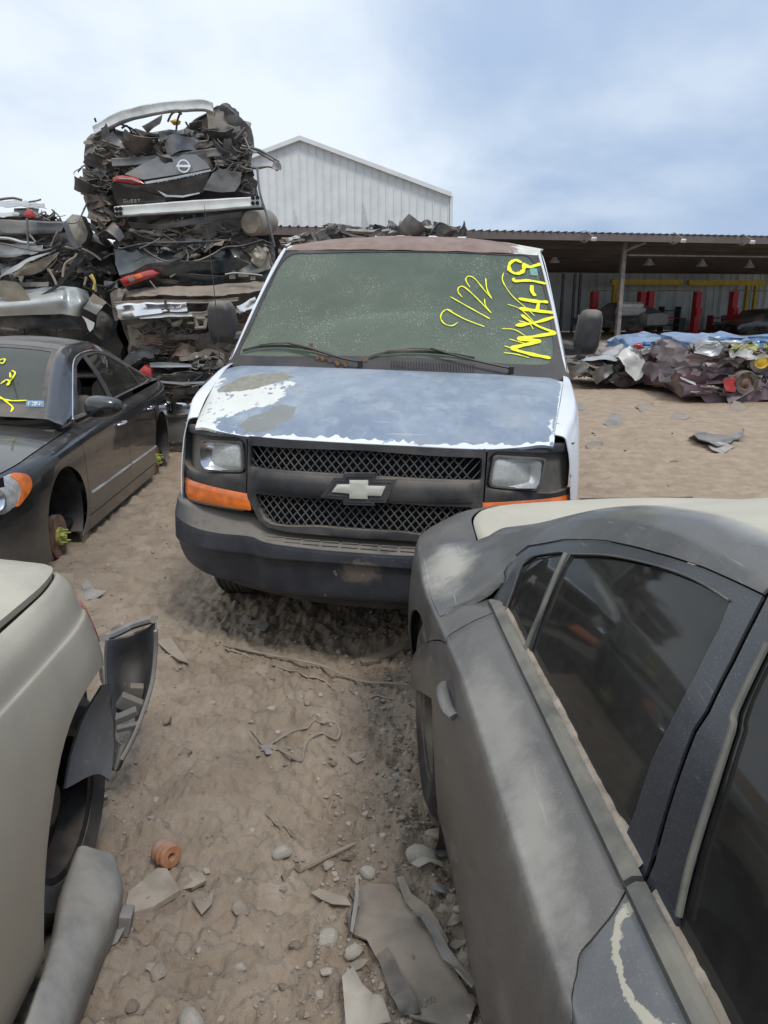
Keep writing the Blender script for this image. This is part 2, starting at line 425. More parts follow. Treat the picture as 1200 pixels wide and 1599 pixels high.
M['rubber'] = plain('rubber', (.02, .02, .02), .75, dust=.45, up=.5)
M['dark_void'] = plain('dark_void', (.008, .008, .008), .9, dust=0, bump=0)
M['interior'] = plain('interior', (.05, .05, .048), .85, dust=.2, bump=0)
M['interior_grey'] = plain('interior_grey', (.16, .16, .15), .85, dust=.2, bump=0)
M['seat_tan'] = plain('seat_tan', (.30, .25, .19), .85, dust=.3, bump=0)
M['chrome'] = plain('chrome', (.75, .76, .78), .14, 1.0, var=.08, dust=.22, up=.25, bump=.06, bs=12)
M['alu'] = plain('aluminium', (.62, .62, .60), .42, .75, var=.2, dust=.15, up=.2, bump=.2, scratch=.3)
M['bare_steel'] = plain('bare_steel', (.22, .21, .20), .5, .55, var=.35, dust=.35)
M['rust'] = plain('rust_steel', (.16, .085, .055), .85, var=.5, dust=.3, vs=14, bs=90, bump=.4)
M['dusty_brown'] = plain('dusty_underbody', (.11, .09, .075), .88, var=.5, dust=.4, vs=9, bs=60, bump=.4)
M['wreck_dark'] = plain('crushed_dark_metal', (.035, .036, .038), .45, .2, var=.5, dust=.35, vs=5, bump=.2)
M['wreck_black'] = plain('crushed_black_paint', (.012, .013, .015), .22, var=.4, dust=.25, vs=4, coat=.7, bump=.1, bs=15)
M['wreck_green'] = plain('crushed_dark_green_paint', (.012, .026, .032), .2, var=.4, dust=.28, vs=4, coat=.8, bump=.1, bs=15)
M['wreck_silver'] = plain('crushed_silver_paint', (.42, .44, .44), .32, .4, var=.2, dust=.3, vs=4, coat=.4)
M['wreck_beige'] = plain('crushed_champagne_paint', (.40, .35, .27), .4, .3, var=.2, dust=.35, vs=4, coat=.3)
M['wreck_grey'] = plain('crushed_grey_paint', (.13, .135, .14), .35, .35, var=.3, dust=.35, vs=5, coat=.3)
M['wreck_maroon'] = plain('crushed_maroon_paint', (.085, .045, .055), .35, var=.5, dust=.3, dcol=(.22, .17, .17), vs=3, coat=.4)
M['wreck_mauve'] = plain('crushed_dusty_mauve', (.20, .15, .16), .5, var=.4, dust=.3, vs=3, coat=.2)
M['wreck_blue'] = plain('crushed_blue_paint', (.10, .23, .44), .3, var=.3, dust=.15, vs=5, coat=.5)
M['wreck_white'] = plain('crushed_white_paint', (.62, .62, .60), .4, var=.1, dust=.25, vs=4, coat=.2)
M['wreck_red'] = plain('crushed_red_paint', (.42, .02, .025), .35, var=.2, dust=.15, coat=.3)
M['khaki_plastic'] = plain('khaki_plastic', (.22, .19, .14), .6, var=.25, dust=.3)
M['yellow_paint'] = plain('yellow_marker_paint', (.86, .84, .02), .6, var=.08, dust=0, up=0, bump=0)
M['lime_hub'] = plain('lime_hub_paint', (.34, .37, .06), .6, var=.5, dust=.4, up=0, vs=30)
M['paper'] = plain('paper', (.36, .33, .28), .85, dust=.4)
def lens(name, col, rough=.15, dust=.25, tr=.0):
    b = NB(name); x = b.sep()
    w = b.n('ShaderNodeTexWave', wave_type='BANDS'); b.l(b.coord(), w.inputs[0]); w.inputs['Scale'].default_value = 30
    n2 = b.noise(9, 5, .6); d = b.math('MULTIPLY', b.ramp(n2, .35, .75), dust)
    c = b.mix(d, b.mix(b.ramp(b.noise(14, 2), .4, .6), tuple(q * .72 for q in col), col), DUST)
    return b.fin(b.bsdf(c, b.mixf(d, rough, .8), 0.0, .5, b.bump(w.outputs[0], .25, .003), .6))
M['lens_red'] = lens('red_lens', (.45, .012, .015))
M['lens_amber'] = lens('amber_lens', (.80, .17, .012), dust=.18)
M['lens_clear'] = lens('clear_lens', (.42, .43, .42), dust=.3)
def glass(name, tint, dustamt, rough=.04, dcol=(.20, .21, .17), opac=.5, scale=3.0, speck=0.0, speckcol=(.42, .40, .30), streak=0.0, zr=None):
    """dusty car glass: a clear tinted pane with a film of dust on it"""
    b = NB(name)
    tp = b.n('ShaderNodeBsdfTransparent'); b.set(tp.inputs[0], tint)
    gl = b.n('ShaderNodeBsdfGlossy'); gl.inputs['Roughness'].default_value = rough; b.set(gl.inputs[0], (.95, .95, .95))
    fr = b.n('ShaderNodeFresnel'); fr.inputs[0].default_value = 1.5
    m1 = b.n('ShaderNodeMixShader'); b.l(fr.outputs[0], m1.inputs[0]); b.l(tp.outputs[0], m1.inputs[1]); b.l(gl.outputs[0], m1.inputs[2])
    df = b.n('ShaderNodeBsdfDiffuse'); n = b.noise(scale, 6, .6); n3 = b.noise(scale * 9, 4, .7)
    f = b.math('MULTIPLY', b.ramp(n, .25, .8, opac, 1.0), dustamt); f = b.math('MULTIPLY', f, b.ramp(n3, .2, .8, .75, 1.15), cl=True)
    if zr is not None:
        f = b.math('ADD', f, b.ramp(b.sep()[2], zr[0], zr[1], zr[2], 0.0), cl=True)  # film raised towards the base paints in the dash's pale reflection
    col = dcol
    if speck:
        v = b.vor(70, 'F1', (1, 1, .55)); v2 = b.vor(150, 'F1', (1, .6, 1)); mk_ = b.ramp(b.noise(5, 3, .6, loc=(9, 2, 1)), .35, .65)
        s_ = b.math('MULTIPLY', b.math('MAXIMUM', b.ramp(v, .24, .12), b.ramp(v2, .26, .15)), b.math('MULTIPLY', mk_, speck), cl=True)
        col = b.mix(s_, dcol, speckcol); f = b.math('MAXIMUM', f, s_)
    if streak:
        w = b.noise(22, 3, .6, sc=(.2, 1, 1), dist=.4); f = b.math('ADD', f, b.math('MULTIPLY', b.ramp(w, .58, .72), streak), cl=True)
    b.set(df.inputs[0], col)
    m2 = b.n('ShaderNodeMixShader'); b.set(m2.inputs[0], f); b.l(m1.outputs[0], m2.inputs[1]); b.l(df.outputs[0], m2.inputs[2])
    return b.fin(m2.outputs[0])
def ell(b, P, cx, cy, rx, ry, rot=0.0):
    """signed blob value around (cx, cy) in the first two of P; <1 inside"""
    dx = b.math('SUBTRACT', P[0], cx); dy = b.math('SUBTRACT', P[1], cy); c, s = math.cos(rot), math.sin(rot)
    x = b.math('DIVIDE', b.math('ADD', b.math('MULTIPLY', dx, c), b.math('MULTIPLY', dy, s)), rx)
    y = b.math('DIVIDE', b.math('SUBTRACT', b.math('MULTIPLY', dy, c), b.math('MULTIPLY', dx, s)), ry)
    return b.math('SQRT', b.math('ADD', b.math('MULTIPLY', x, x), b.math('MULTIPLY', y, y)))
# ---------------------------------------------------------------- the van
VO = np.array([-.127, 3.32, 0.0]); VY = R(8.6); VR = R(1.44)
_c, _s, _cr, _sr = math.cos(VY), math.sin(VY), math.cos(VR), math.sin(VR)
VM = np.array([[_c, _s, 0], [-_s, _c, 0], [0, 0, 1]]) @ np.array([[_cr, 0, _sr], [0, 1, 0], [-_sr, 0, _cr]])
def vw(u, v, w):
    u, v, w = np.broadcast_arrays(np.asarray(u, float), v, w); return np.stack([u, v, w], -1) @ VM.T + VO
def vat(px, py, u=None, v=None, w=None):
    """pixel -> van coordinates (across, back, up) with one of them given"""
    d = at(px, py, y=1.0) - np.array([0, 0, CAMH]); c0 = (np.array([0, 0, CAMH]) - VO) @ VM; dd = d @ VM
    i, val = (0, u) if u is not None else ((1, v) if v is not None else (2, w))
    return c0 + dd * (val - c0[i]) / dd[i]
van = thing('cargo_van', VO, 'white cargo van with peeling faded blue bonnet and yellow writing on its windscreen', 'van')
def van_paint(name, kind):
    b = NB(name); P = b.sep()
    if kind == 'hood':
        n = b.noise(2.2, 5, .6, dist=.4); n2 = b.noise(9, 6, .65, loc=(3, 1, 1)); n3 = b.noise(26, 6, .7)
        c = b.mix(b.ramp(n, .32, .68), (.185, .222, .275), (.285, .328, .375))
        c = b.mix(b.math('MULTIPLY', b.ramp(n2, .42, .7), .55), c, (.36, .40, .43))
        # the nose turns darker and bluer lower down
        c = b.mix(b.math('MULTIPLY', b.ramp(b.math('ADD', P[2], b.math('MULTIPLY', n2, .12)), 1.26, 1.16), .42), c, (.15, .20, .275))
        c = b.mix(b.math('MULTIPLY', b.ramp(n3, .56, .72), .35), c, (.13, .16, .22))
        c = b.mix(b.math('MULTIPLY', b.ramp(b.noise(5, 6, .65, loc=(2, 9, 4)), .6, .75), .5), c, (.27, .24, .19))
        def pk(px, py): return HOOD_PICK(px, py)
        def blob(px, py, rx, ry, rot, k, sc, ld=(0, 0, 0)):
            cx, cz = pk(px, py); q = ell(b, (P[0], P[2]), cx, cz, rx, ry, rot)
            e = b.math('ADD', q, b.math('MULTIPLY', b.math('SUBTRACT', b.noise(sc, 6, .65, loc=ld), .5), k)); return e
        grey = b.ramp(blob(418, 655, .15, .036, .25, 2.2, 10, (1, 0, 0)), 1.02, .98)
        wh = b.ramp(blob(365, 627, .26, .050, .22, 1.5, 9), 1.02, .98)
        wh2 = b.ramp(blob(312, 640, .12, .12, 0, 1.6, 16, (0, 3, 0)), 1.02, .98)
        wh = b.math('MAXIMUM', wh, wh2)
        kh = b.ramp(blob(393, 597, .175, .028, .16, 1.5, 8, (4, 0, 0)), 1.03, .97)
        chip = b.ramp(b.math('ADD', b.math('MULTIPLY', P[2], -1.0), b.math('MULTIPLY', b.noise(30, 4, .7, sc=(1, 1, .25)), .07)), -1.080, -1.076)
        c = b.mix(grey, c, (.20, .205, .19)); c = b.mix(wh, c, (.67, .66, .60)); c = b.mix(kh, c, b.mix(b.ramp(n3, .35, .65), (.20, .185, .14), (.27, .25, .20)))
        tear = b.math('MULTIPLY', wh, b.ramp(b.noise(20, 5, .7, sc=(1, 1, .3), loc=(0, 0, 7)), .585, .60))
        c = b.mix(tear, c, (.22, .25, .29))
        c = b.mix(b.ramp(b.noise(2.5, 7, .7, loc=(1, 5, 5)), .70, .715), c, (.66, .67, .65))
        c = b.mix(b.math('MULTIPLY', b.ramp(b.noise(40, 3, .6, sc=(.12, 1, 1), dist=.5), .64, .70), .3), c, (.50, .54, .58)); c = b.mix(b.math('MULTIPLY', b.ramp(b.noise(70, 3, .6, sc=(1, .2, .2), loc=(3, 0, 0), dist=.5), .66, .70), .3), c, (.10, .13, .18))
        h = b.math('ADD', wh, b.math('MULTIPLY', kh, -1))
        nm = b.bump(b.math('ADD', h, b.math('MULTIPLY', n3, .15)), .35, .002)
        d = b.math('MULTIPLY', b.ramp(b.noise(3, 5, .6, loc=(7, 7, 7)), .45, .8), .35)
        return b.fin(b.bsdf(b.mix(d, c, (.36, .34, .30)), .5, 0, .4, nm, .12, coatr=.3))
    if kind == 'roof':
        n = b.noise(7, 6, .65); c = b.mix(b.ramp(n, .3, .7), (.20, .135, .11), (.285, .21, .175))
        m = b.ramp(b.math('ADD', b.math('ABSOLUTE', b.math('ADD', P[0], -.22)), b.math('MULTIPLY', b.math('SUBTRACT', b.noise(6, 6, .7), .5), .34)), .67, .69)
        m = b.math('MAXIMUM', m, b.ramp(b.math('ADD', P[1], b.math('MULTIPLY', b.noise(12, 6, .75), .25)), 2.12, 2.15))
        c = b.mix(m, c, b.mix(b.ramp(b.noise(12, 5, .6), .4, .65), (.55, .53, .44), (.68, .67, .62)))
        return b.fin(b.bsdf(c, .75, 0, .3, b.bump(b.math('ADD', b.math('MULTIPLY', m, .6), n), .4, .003)))
    n = b.noise(3, 6, .6); c = b.mix(b.ramp(n, .3, .7), (.66, .68, .70), (.76, .78, .79))
    q = b.ramp(b.noise(3.2, 6, .65, loc=(2, 2, 2)), .60, .61)
    zb = b.math('MULTIPLY', q, b.ramp(P[2], 1.25, 1.15))
    c = b.mix(zb, c, (.27, .36, .48)); d = b.math('MULTIPLY', b.ramp(b.noise(2, 5), .4, .8), .3)
    return b.fin(b.bsdf(b.mix(d, c, DUST), .4, 0, .4, None, .2))
def sym(cols):   # mirror a list of control columns given for the left half (u<0, outside to centre)
    return cols + [[(-p[0], p[1], p[2]) for p in c] for c in cols[-2::-1]]
# bonnet
rear = [vat(355, 569, v=.87), vat(460, 571, v=.82), vat(560, 575, v=.80), vat(613, 578, v=.795)]
front = [vat(304, 658, v=.19), vat(343, 670, v=.135), vat(393, 678.5, v=.085), vat(493, 684.5, v=.045), vat(572, 689, v=.03)]
def hood_row(us, vs, ws): return interp([0, .3, .55, .75, .86], vs), interp([0, .3, .55, .75, .86], ws)
hw0 = np.mean([rear[2][2], rear[3][2]]); hwe = rear[0][2]
rv_, rw_ = hood_row(None, [.79, .80, .82, .85, .88], [hw0, hw0 - .002, hw0 - .004, hwe, hwe - .004])
fu = [abs(front[4][0] * 0), abs(front[3][0]), abs(front[2][0]), abs(front[1][0]), abs(front[0][0])]
fv_ = interp(fu, [.03, .045, .085, .135, .19]); fw_ = interp(fu, [p[2] for p in front[::-1]])
HU0, HU1 = fu[-1], abs(rear[0][0])
def hood_f(a, b):   # a across -1..1, b 0 front .. 1 rear
    wd = HU0 + (HU1 - HU0) * b; u = a * wd; au = np.abs(u)
    vf, wf = fv_(au), fw_(au); vr_, wr = rv_(au), rw_(au)
    v = vf + (vr_ - vf) * b; prof = 1 - np.clip(1 - b, 0, 1) ** 1.55
    w = wf + (wr - wf) * prof
    w = w - .018 * np.exp(-((1 - np.abs(a)) / .05) ** 2) - .012 * np.exp(-(b / .05) ** 2)
    return vw(u, v, w)
hood = Surf(hood_f, (-1, 1), (0, 1), (.85, .75), 1)
_hs = {}
def HOOD_PICK(px, py):
    q = hood.pick([(px, py)])[0]; P_ = hood.ev(q[0], q[1]) - VO; return float(P_[0]), float(P_[2])
M['van_white'] = van_paint('van_white_paint', 'white'); M['van_hood'] = van_paint('van_bonnet_paint', 'hood'); M['van_roof'] = van_paint('van_roof_paint', 'roof')
panel('hood', hood, [(-.998, 0.0), (.998, 0.0), (.998, 1), (-.998, 1)], M['van_hood'], van, dom=True, step=.035, thick=.012)
ed = []
for i in range(120): a_ = -.99 + 1.98 * i / 119; ed.append((a_, max(.003, .004 + .012 * max(0., 2.2 * float(noise3(np.array([a_ * 3.1, 4., 1.]), 13)) + .25) + .008 * float(noise3(np.array([a_ * 9, 1., 1.]), 3)) + .009 * float(noise3(np.array([a_ * 33, 5., 1.]), 4)) + (.028 * max(0., float(noise3(np.array([a_ * 47, 2., 2.]), 8))) ** 1.5) + .02 * max(0, a_))))
panel('peeled_edge', hood, [(-.99, -.0), (.99, -.0)] + ed[::-1], M['van_white'], van, dom=True, step=.012, off=.0012, thick=.001)
ed = []
for i in range(60): b_ = .02 + .96 * i / 59; ed.append((.992 - max(.002, .012 + .02 * float(noise3(np.array([b_ * 9, 1., 7.]), 3)) + .014 * float(noise3(np.array([b_ * 30, 5., 1.]), 4))), b_))
panel('peeled_edge', hood, [(.996, .02)] + ed + [(.996, .98)], M['van_white'], van, dom=True, step=.012, off=.0012, thick=.001)
# sides, one net per flank: stations along v, rows of height
def flank(sg):
    st = [.235, .30, .42, .62, .95, 1.5, 2.6, 4.0, 5.3]
    uf = interp([.2, .30, .42, .62, .95, 1.5, 2.6, 5.3], [.935, .955, .985, 1.003, 1.0, 1.0, 1.005, 1.0])
    ug = interp([.19, .5, .88, 1.2, 5.3], [HU0 - .004, (HU0 + HU1) / 2 - .004, HU1 - .004, .93, .94])
    wt = interp([.19, .30, .45, .65, .88, 1.1, 5.3], [fw_(HU0) - .002, fw_(HU0) + .055, fw_(HU0) + .11, fw_(HU0) + .155, hwe + .002, hwe + .012, hwe + .02])
    P = []
    for v in st:
        f, g, t = float(uf(v)), float(ug(v)), float(wt(v))
        P.append([vw(sg * (f - .05), v, .40), vw(sg * f, v, .55), vw(sg * (f + .008), v, .80), vw(sg * (f - .012), v, t - .14), vw(sg * (f - .03), v, t - .06), vw(sg * (f - .048), v, t - .018), vw(sg * g, v, t - .006)])
    return netsurf(P, flip=sg)
for sg in (-1, 1):
    fl = flank(sg); a_of = lambda v: float(np.interp(v, [.235, .30, .42, .62, .95, 1.5, 2.6, 4.0, 5.3], range(9)))
    arch = [(a_of(1.02 + .43 * math.cos(q)), 1.0 * max(0, min(6, (0.62 + .43 * math.sin(q) - .40) / .25))) for q in np.linspace(-.35, math.pi + .35, 22)]
    arch = [(a, min(b, 2.35)) for a, b in arch]
    panel('fender', fl, [(0, .0), (arch[-1][0], 0)] + arch[::-1][0:0] + [(a, max(b, 0)) for a, b in arch[::-1]] + [(a_of(1.5), 0), (a_of(1.5), 6), (0, 6)], M['van_white'], van, dom=True, step=.05)
    panel('side_panel', fl, [(a_of(1.51), 0), (8, 0), (8, 6), (a_of(1.51), 6)], M['van_white'], van, dom=True, step=.12)
# greenhouse
WB0, WB1 = (.0, .84, 1.315), (.93, 1.0, 1.335)
def ws_f(a, b):  # windscreen: a -1..1 across, b 0 base .. 1 header
    aa = np.abs(a); au = .952 + (.782 - .952) * b; u = a * au
    v = (.83 + .15 * aa ** 2.6) * (1 - b) + (1.475 + .055 * aa ** 2.6) * b; w = (1.300 + .03 * aa ** 2) * (1 - b) + (1.975 - .012 * aa ** 2) * b
    bul = .035 * np.sin(np.pi * b) * (1 - aa ** 4 * .6); return vw(u, v - bul * .75, w + bul * .65)
wscr = Surf(ws_f, (-1.02, 1.02), (-.04, 1.02), (.85, .93), 1)
M['windscreen'] = glass('dusty_windscreen', (.78, .88, .78), .56, .07, (.175, .205, .16), .55, 2.5, speck=.9, speckcol=(.48, .48, .38), zr=(-.1 + 1.36, 1.66, .42))
M['frit'] = plain('windscreen_border', (.035, .034, .036), .55, dust=.35, dcol=(.15, .13, .12), up=.1, bs=120)
wo_px = [(362, 562), (372, 530), (405, 460), (446, 392), (500, 388), (640, 386), (790, 390), (839, 397), (862, 455), (880, 540), (886, 584), (700, 574), (500, 566)]
wi_px = [(375, 551), (391, 515), (418, 455), (449, 402), (500, 396), (640, 394), (790, 399), (829, 405), (851, 458), (864, 535), (860, 562), (838, 570), (700, 562), (560, 556), (400, 556)]
panel('windshield', wscr, [(-.985, .01), (.985, .01), (.985, .995), (-.985, .995)], M['windscreen'], van, dom=True, step=.05, thick=.005)
dw = wscr.pick(wi_px)
panel('windshield_border', wscr, [(-1, -.03), (1, -.03), (1, 1.0), (-1, 1.0)], M['frit'], van, holes=[smoothpoly(dw, 5)], dom=True, step=.03, off=.004, thick=.004)
def gh_side(sg):
    P = []
    for v0, v1 in ((.985, 1.53), (1.06, 1.60), (1.5, 1.9), (2.6, 2.8), (5.25, 5.2)):
        P.append([vw(sg * .950, v0, 1.345), vw(sg * .902, v0 + (v1 - v0) * .3, 1.54), vw(sg * .830, v0 + (v1 - v0) * .75, 1.83), vw(sg * .797, v1 - .01, 1.95), vw(sg * .775, v1, 1.985)])
    return netsurf(P, flip=sg)
M['van_glass'] = glass('van_side_glass', (.35, .37, .35), .3, .05)
for sg in (-1, 1):
    g = gh_side(sg); win = [(1.15, .35), (2.1, .35), (2.1, 3.1), (1.35, 3.1)]
    panel('side_frame', g, [(0, 0), (4, 0), (4, 4), (0, 4)], M['van_white'], van, holes=[win], dom=True, step=.06)
    panel('side_window', g, win, M['van_glass'], van, dom=True, step=.08, off=-.008)
def roof_f(a, b):   # b 0 header .. 1 tail
    aa = np.abs(a); v = 1.468 + .06 * aa ** 2.6 + b * 3.7; u = a * (.765 + .05 * np.clip(b * 8, 0, 1))
    f = 1 - np.exp(-np.clip(b, 0, None) * 3.7 / .20); w = 1.982 - .012 * aa ** 2 + f * (.125 - .06 * aa ** 2.2) + .0 * b; return vw(u, v, w)
roof = Surf(roof_f, (-1, 1), (0, 1), (.8, 3.7), 1)
P, Fc = gridmesh(roof, 60, 90); P2 = P.reshape(60, 90, 3); 
bb = np.linspace(0, 1, 90) ** 2.2; A_, B_ = np.meshgrid(np.linspace(-1, 1, 60), bb, indexing='ij'); P = roof.ev(A_, B_).reshape(-1, 3)
P[:, 2] += .004 * noise3(P * 9, 4)
mk('roof', P, Fc, M['van_roof'], van)
# white paint curling off the roof edge
M['paint_flake'] = plain('peeled_white_paint', (.72, .72, .69), .6, dust=.15, var=.1)
rf = random.Random(3)
for i in range(44):
    a = -.97 + 1.92 * (i + rf.random() * .9) / 58; b_ = (.55 + rf.random() * .5) / 3.7 if i < 48 else (.12 + rf.random() * .25) / 3.7
    if a > .55 and rf.random() < .5: b_ *= .5
    a += rf.gauss(0, .03); a = max(-.97, min(.97, a)); c = roof.ev(a, b_); w_, h_ = .010 + rf.random() ** 2 * .045, .004 + .018 * rf.random() ** 2 + (.02 if a > .62 and rf.random() < .4 else 0)
    V = []; n = 4
    for k in range(n):
        t = k / (n - 1); V += [c + np.array([-w_ * (1 - t * .7 * rf.random()), t * .015 + .01 * t * t, h_ * t - .004]), c + np.array([w_ * (1 - t * rf.random()), t * .012, h_ * t * (.7 + rf.random() * .4) - .004])]
    Fc = [(2 * k, 2 * k + 1, 2 * k + 3, 2 * k + 2) for k in range(n - 1)]
    V2 = [v + np.array([0, .0025, .001]) for v in V]; m = len(V)
    mk('paint_flake', np.array(V + V2), Fc + [tuple(x + m for x in f[::-1]) for f in Fc], M['paint_flake'], van)
# header strip and A pillar fillets
for sg in (-1, 1):
    pth = [vw(sg * (.938 - .172 * t), .985 + .545 * t + .0, 1.335 + .645 * t + .03 * math.sin(math.pi * t)) for t in np.linspace(0, 1, 14)]
    V, Fc = tube(pth, [.008] * 14, 8); mk('a_pillar', V, Fc, M['van_white'], van)
# cowl
cow = Surf(lambda a, b: vw(a * .93, (.80 + .08 * np.abs(a) ** 2) * (1 - b) + (.84 + .15 * np.abs(a) ** 2.6) * b, 1.262 + .03 * b + .01 * np.abs(a) * b), (-1, 1), (-.4, 1.1), (.93, .09), 1)
P, Fc = gridmesh(cow, 40, 5); mk('cowl_panel', P, Fc, M['black_plastic'], van)
g0 = MB(); 
for i in range(34):
    px = 612 + i * 4.4; yb = 572 + i * .26
    if i > 29: continue
    p0 = wscr.pick([(px, yb - 9.5)])[0]; p1 = wscr.pick([(px + 1, yb + 3)])[0]
    a0 = wscr.ev(*p0) + np.array([0, -.012, .008]); a1 = wscr.ev(*p1) + np.array([0, -.016, .008]); g0.add(*tube([a0, a1], .0022, 5))
g0.build('cowl_grille', M['trim_black'], van)
# wipers
def wiper(arm, blade):
    A = [wscr.ev(*p) + np.array([0, -.03, .03]) for p in wscr.pick(arm)]; B = [wscr.ev(*p) + np.array([0, -.012, .014]) for p in wscr.pick(blade)]
    w = MB().add(*tube(curve(A), .0065, 6)).add(*tube([A[0] - np.array([0, .0, .03]), A[0] + np.array([0, -.002, .008])], .014, 10)).build('wiper_arm', M['trim_black'], van)
    MB().add(*tube(curve(B), .004, 6, flat=2.2)).add(*tube(curve([B[1] + np.array([0, -.012, .012]), B[2] + np.array([0, -.02, .018]), B[3] + np.array([0, -.012, .012])]), .0035, 6)).build('wiper_blade', M['rubber'], van)
wiper([(563, 573), (530, 566), (490, 553), (450, 543)], [(380, 551), (407, 545), (447, 544), (487, 549), (517, 557)])
wiper([(797, 583), (750, 573), (710, 563), (672, 552)], [(577, 561), (603, 554.5), (647, 552.5), (693, 555), (741, 563)])
# marker writing
def stroke(mb, surf, pts, w, x0=0, y0=0, sc=1, off=.0075, n=6):
    q = surf.pick([(x0 + p[0] / sc, y0 + p[1] / sc) for p in pts]); P = curve([surf.ev(*p) for p in q], n); Nn = surf.nrm(q[0][0], q[0][1])
    T = np.gradient(P, axis=0); T /= np.linalg.norm(T, axis=1, keepdims=True) + 1e-9; S = np.cross(T, Nn)
    m = len(P); tt = np.linspace(0, 1, m); ww = (w * (1 + .38 * noise3(np.stack([np.arange(m) * .45, np.zeros(m) + pts[0][0] * .37, np.zeros(m)], -1), 3)) * np.clip(.45 + np.minimum(tt, 1 - tt) * 6, 0, 1))[:, None]
    V = np.vstack([P + S * ww + Nn * off, P - S * ww + Nn * off]); mb.add(V, [(i, i + 1, m + i + 1, m + i) for i in range(m - 1)])
s1 = MB()
for p in ([(765, 185), (735, 172), (708, 190), (708, 218), (735, 235), (765, 228), (776, 205), (772, 185)], [(772, 188), (800, 204), (830, 197), (856, 189)], [(728, 255), (732, 270), (800, 268), (880, 283)],
          [(812, 290), (812, 318), (828, 340)], [(748, 352), (820, 364), (888, 368)], [(752, 398), (840, 410), (918, 418)], [(845, 362), (835, 412)],
          [(735, 478), (820, 466), (915, 438)], [(762, 428), (835, 478), (925, 513)], [(925, 513), (830, 528), (742, 540)], [(742, 540), (800, 545), (855, 552)], [(855, 552), (780, 568), (712, 585)], [(712, 585), (800, 610), (900, 630)]):
    stroke(s1, wscr, p, .0105, 560, 350, 3)
s1.build('painted_writing', M['yellow_paint'], van, smooth=False, label='thick yellow marker reading MXH-19')
s1 = MB()
for p in ([(680, 230), (676, 270), (720, 338), (785, 395), (825, 432)], [(698, 378), (760, 402), (830, 470)], [(672, 492), (735, 498), (800, 540)], [(682, 572), (740, 590), (800, 606)], [(680, 604), (740, 612), (800, 628)], [(750, 455), (800, 470), (818, 495)], [(706, 540), (760, 556), (810, 570)]):
    stroke(s1, wscr, p, .0028, 560, 350, 3, off=.006)
s1.build('painted_writing', M['yellow_paint'], van, smooth=False, label='thin yellow marker strokes under the thick ones')
s1 = MB()
for p in ([(466, 462), (440, 478), (405, 470), (386, 445), (392, 418), (415, 402), (440, 410)], [(415, 402), (500, 448), (592, 483)], [(430, 342), (520, 393), (617, 447)],
          [(487, 345), (468, 322), (470, 300), (495, 297), (550, 345), (622, 420)], [(622, 420), (596, 385), (590, 352)], [(522, 298), (503, 265), (515, 247), (545, 258), (590, 312), (625, 352)], [(625, 352), (602, 308), (596, 255)]):
    stroke(s1, wscr, p, .0032, 560, 350, 3, off=.006)
s1.build('painted_writing', M['yellow_paint'], van, smooth=False, label='thin yellow marker reading 9/22')
M['teal'] = plain('teal_sticker', (.12, .42, .38), .6, dust=.2)
panel('inspection_sticker', wscr, [(827, 418), (839, 420), (841, 431), (829, 430)], M['teal'], van, off=.003, thick=.001, step=.02)
# dead leaves at the wiper
M['dead_leaf'] = plain('dead_leaf', (.28, .12, .05), .8, dust=.2)
for px, py in ((497, 560), (505, 562), (516, 566), (487, 542), (528, 569), (541, 571), (573, 563)):
    c = wscr.ev(*wscr.pick([(px, py)])[0]) + np.array([0, -.02, .01]); s_ = .008 + rf.random() * .008
    V = [c + np.array([math.cos(q) * s_ * (1.3 if k % 2 else .7), rf.uniform(-.004, .004), math.sin(q) * s_]) for k, q in enumerate(np.linspace(0, 6.28, 8)[:-1])]
    mk('leaf', V + [v + np.array([0, .002, 0]) for v in V], [tuple(range(7)), tuple(range(13, 6, -1))], M['dead_leaf'], van)
# front fascia surface over (u, w)
gv = interp([0, .3, .52, .62, .72, .82, .88, .93, .965, .985], [.0, .012, .055, .085, .125, .175, .215, .27, .34, .44])
fas = Surf(lambda a, b: vw(a, gv(np.abs(a)) + .12 * (b - .88), b), (-.985, .985), (.55, 1.2), (1, 1), 1)
fas.flip = 1
def mir(Q): Q = np.array(Q); return np.stack([-Q[:, 0], Q[:, 1]], -1)[::-1]
def fpk(P_): return fas.pick(P_)
BP = M['black_plastic']
M['void'] = M['dark_void']
# back plate so that nothing shows through
mk('radiator_support', *gridmesh(Surf(lambda a, b: vw(a, gv(np.abs(a)) + .10 + .12 * (b - .88), b), (-.90, .90), (.60, 1.09), (1, 1)), 40, 6), M['dark_void'], van)
def crop5(P_): return [(260 + x / 3, 640 + y / 3) for x, y in P_]
# whole frame with openings
up_l = fpk(crop5([(395, 163), (392, 270), (560, 285), (845, 303)])); upm = fpk(crop5([(1200, 208)]))[0]
frameL = fpk([(289, 657), (303, 661), (343, 673), (393, 683), (493, 689), (572, 694)])
frameB = fpk([(566, 841), (477, 833), (440, 828), (412, 812), (399, 800), (392, 799), (289, 773)])
c_u = float(fpk([(563, 763)])[0][0])
outer = [(-.935, 1.105 - .0)] 
L = [p for p in frameL[:-1]] + [(0, frameL[-1][1])]; Bt = [(0, frameB[0][1])] + list(frameB[1:])
outl = np.vstack([L, mir(L)[1:], mir(Bt[::-1])[::-1][:0]]) 
top = np.array(L); bot = np.array(Bt)   # left half: top from outside in, bottom from centre out
topR = np.stack([-top[::-1, 0], top[::-1, 1]], -1); botR = np.stack([-bot[::-1, 0], bot[::-1, 1]], -1)
outer = np.vstack([top, topR[1:], botR, bot[1:]])
hu = fpk(crop5([(397, 166), (394, 268), (560, 283), (840, 302)])); hl = fpk(crop5([(418, 392), (432, 462), (455, 505), (492, 535), (560, 545)]))
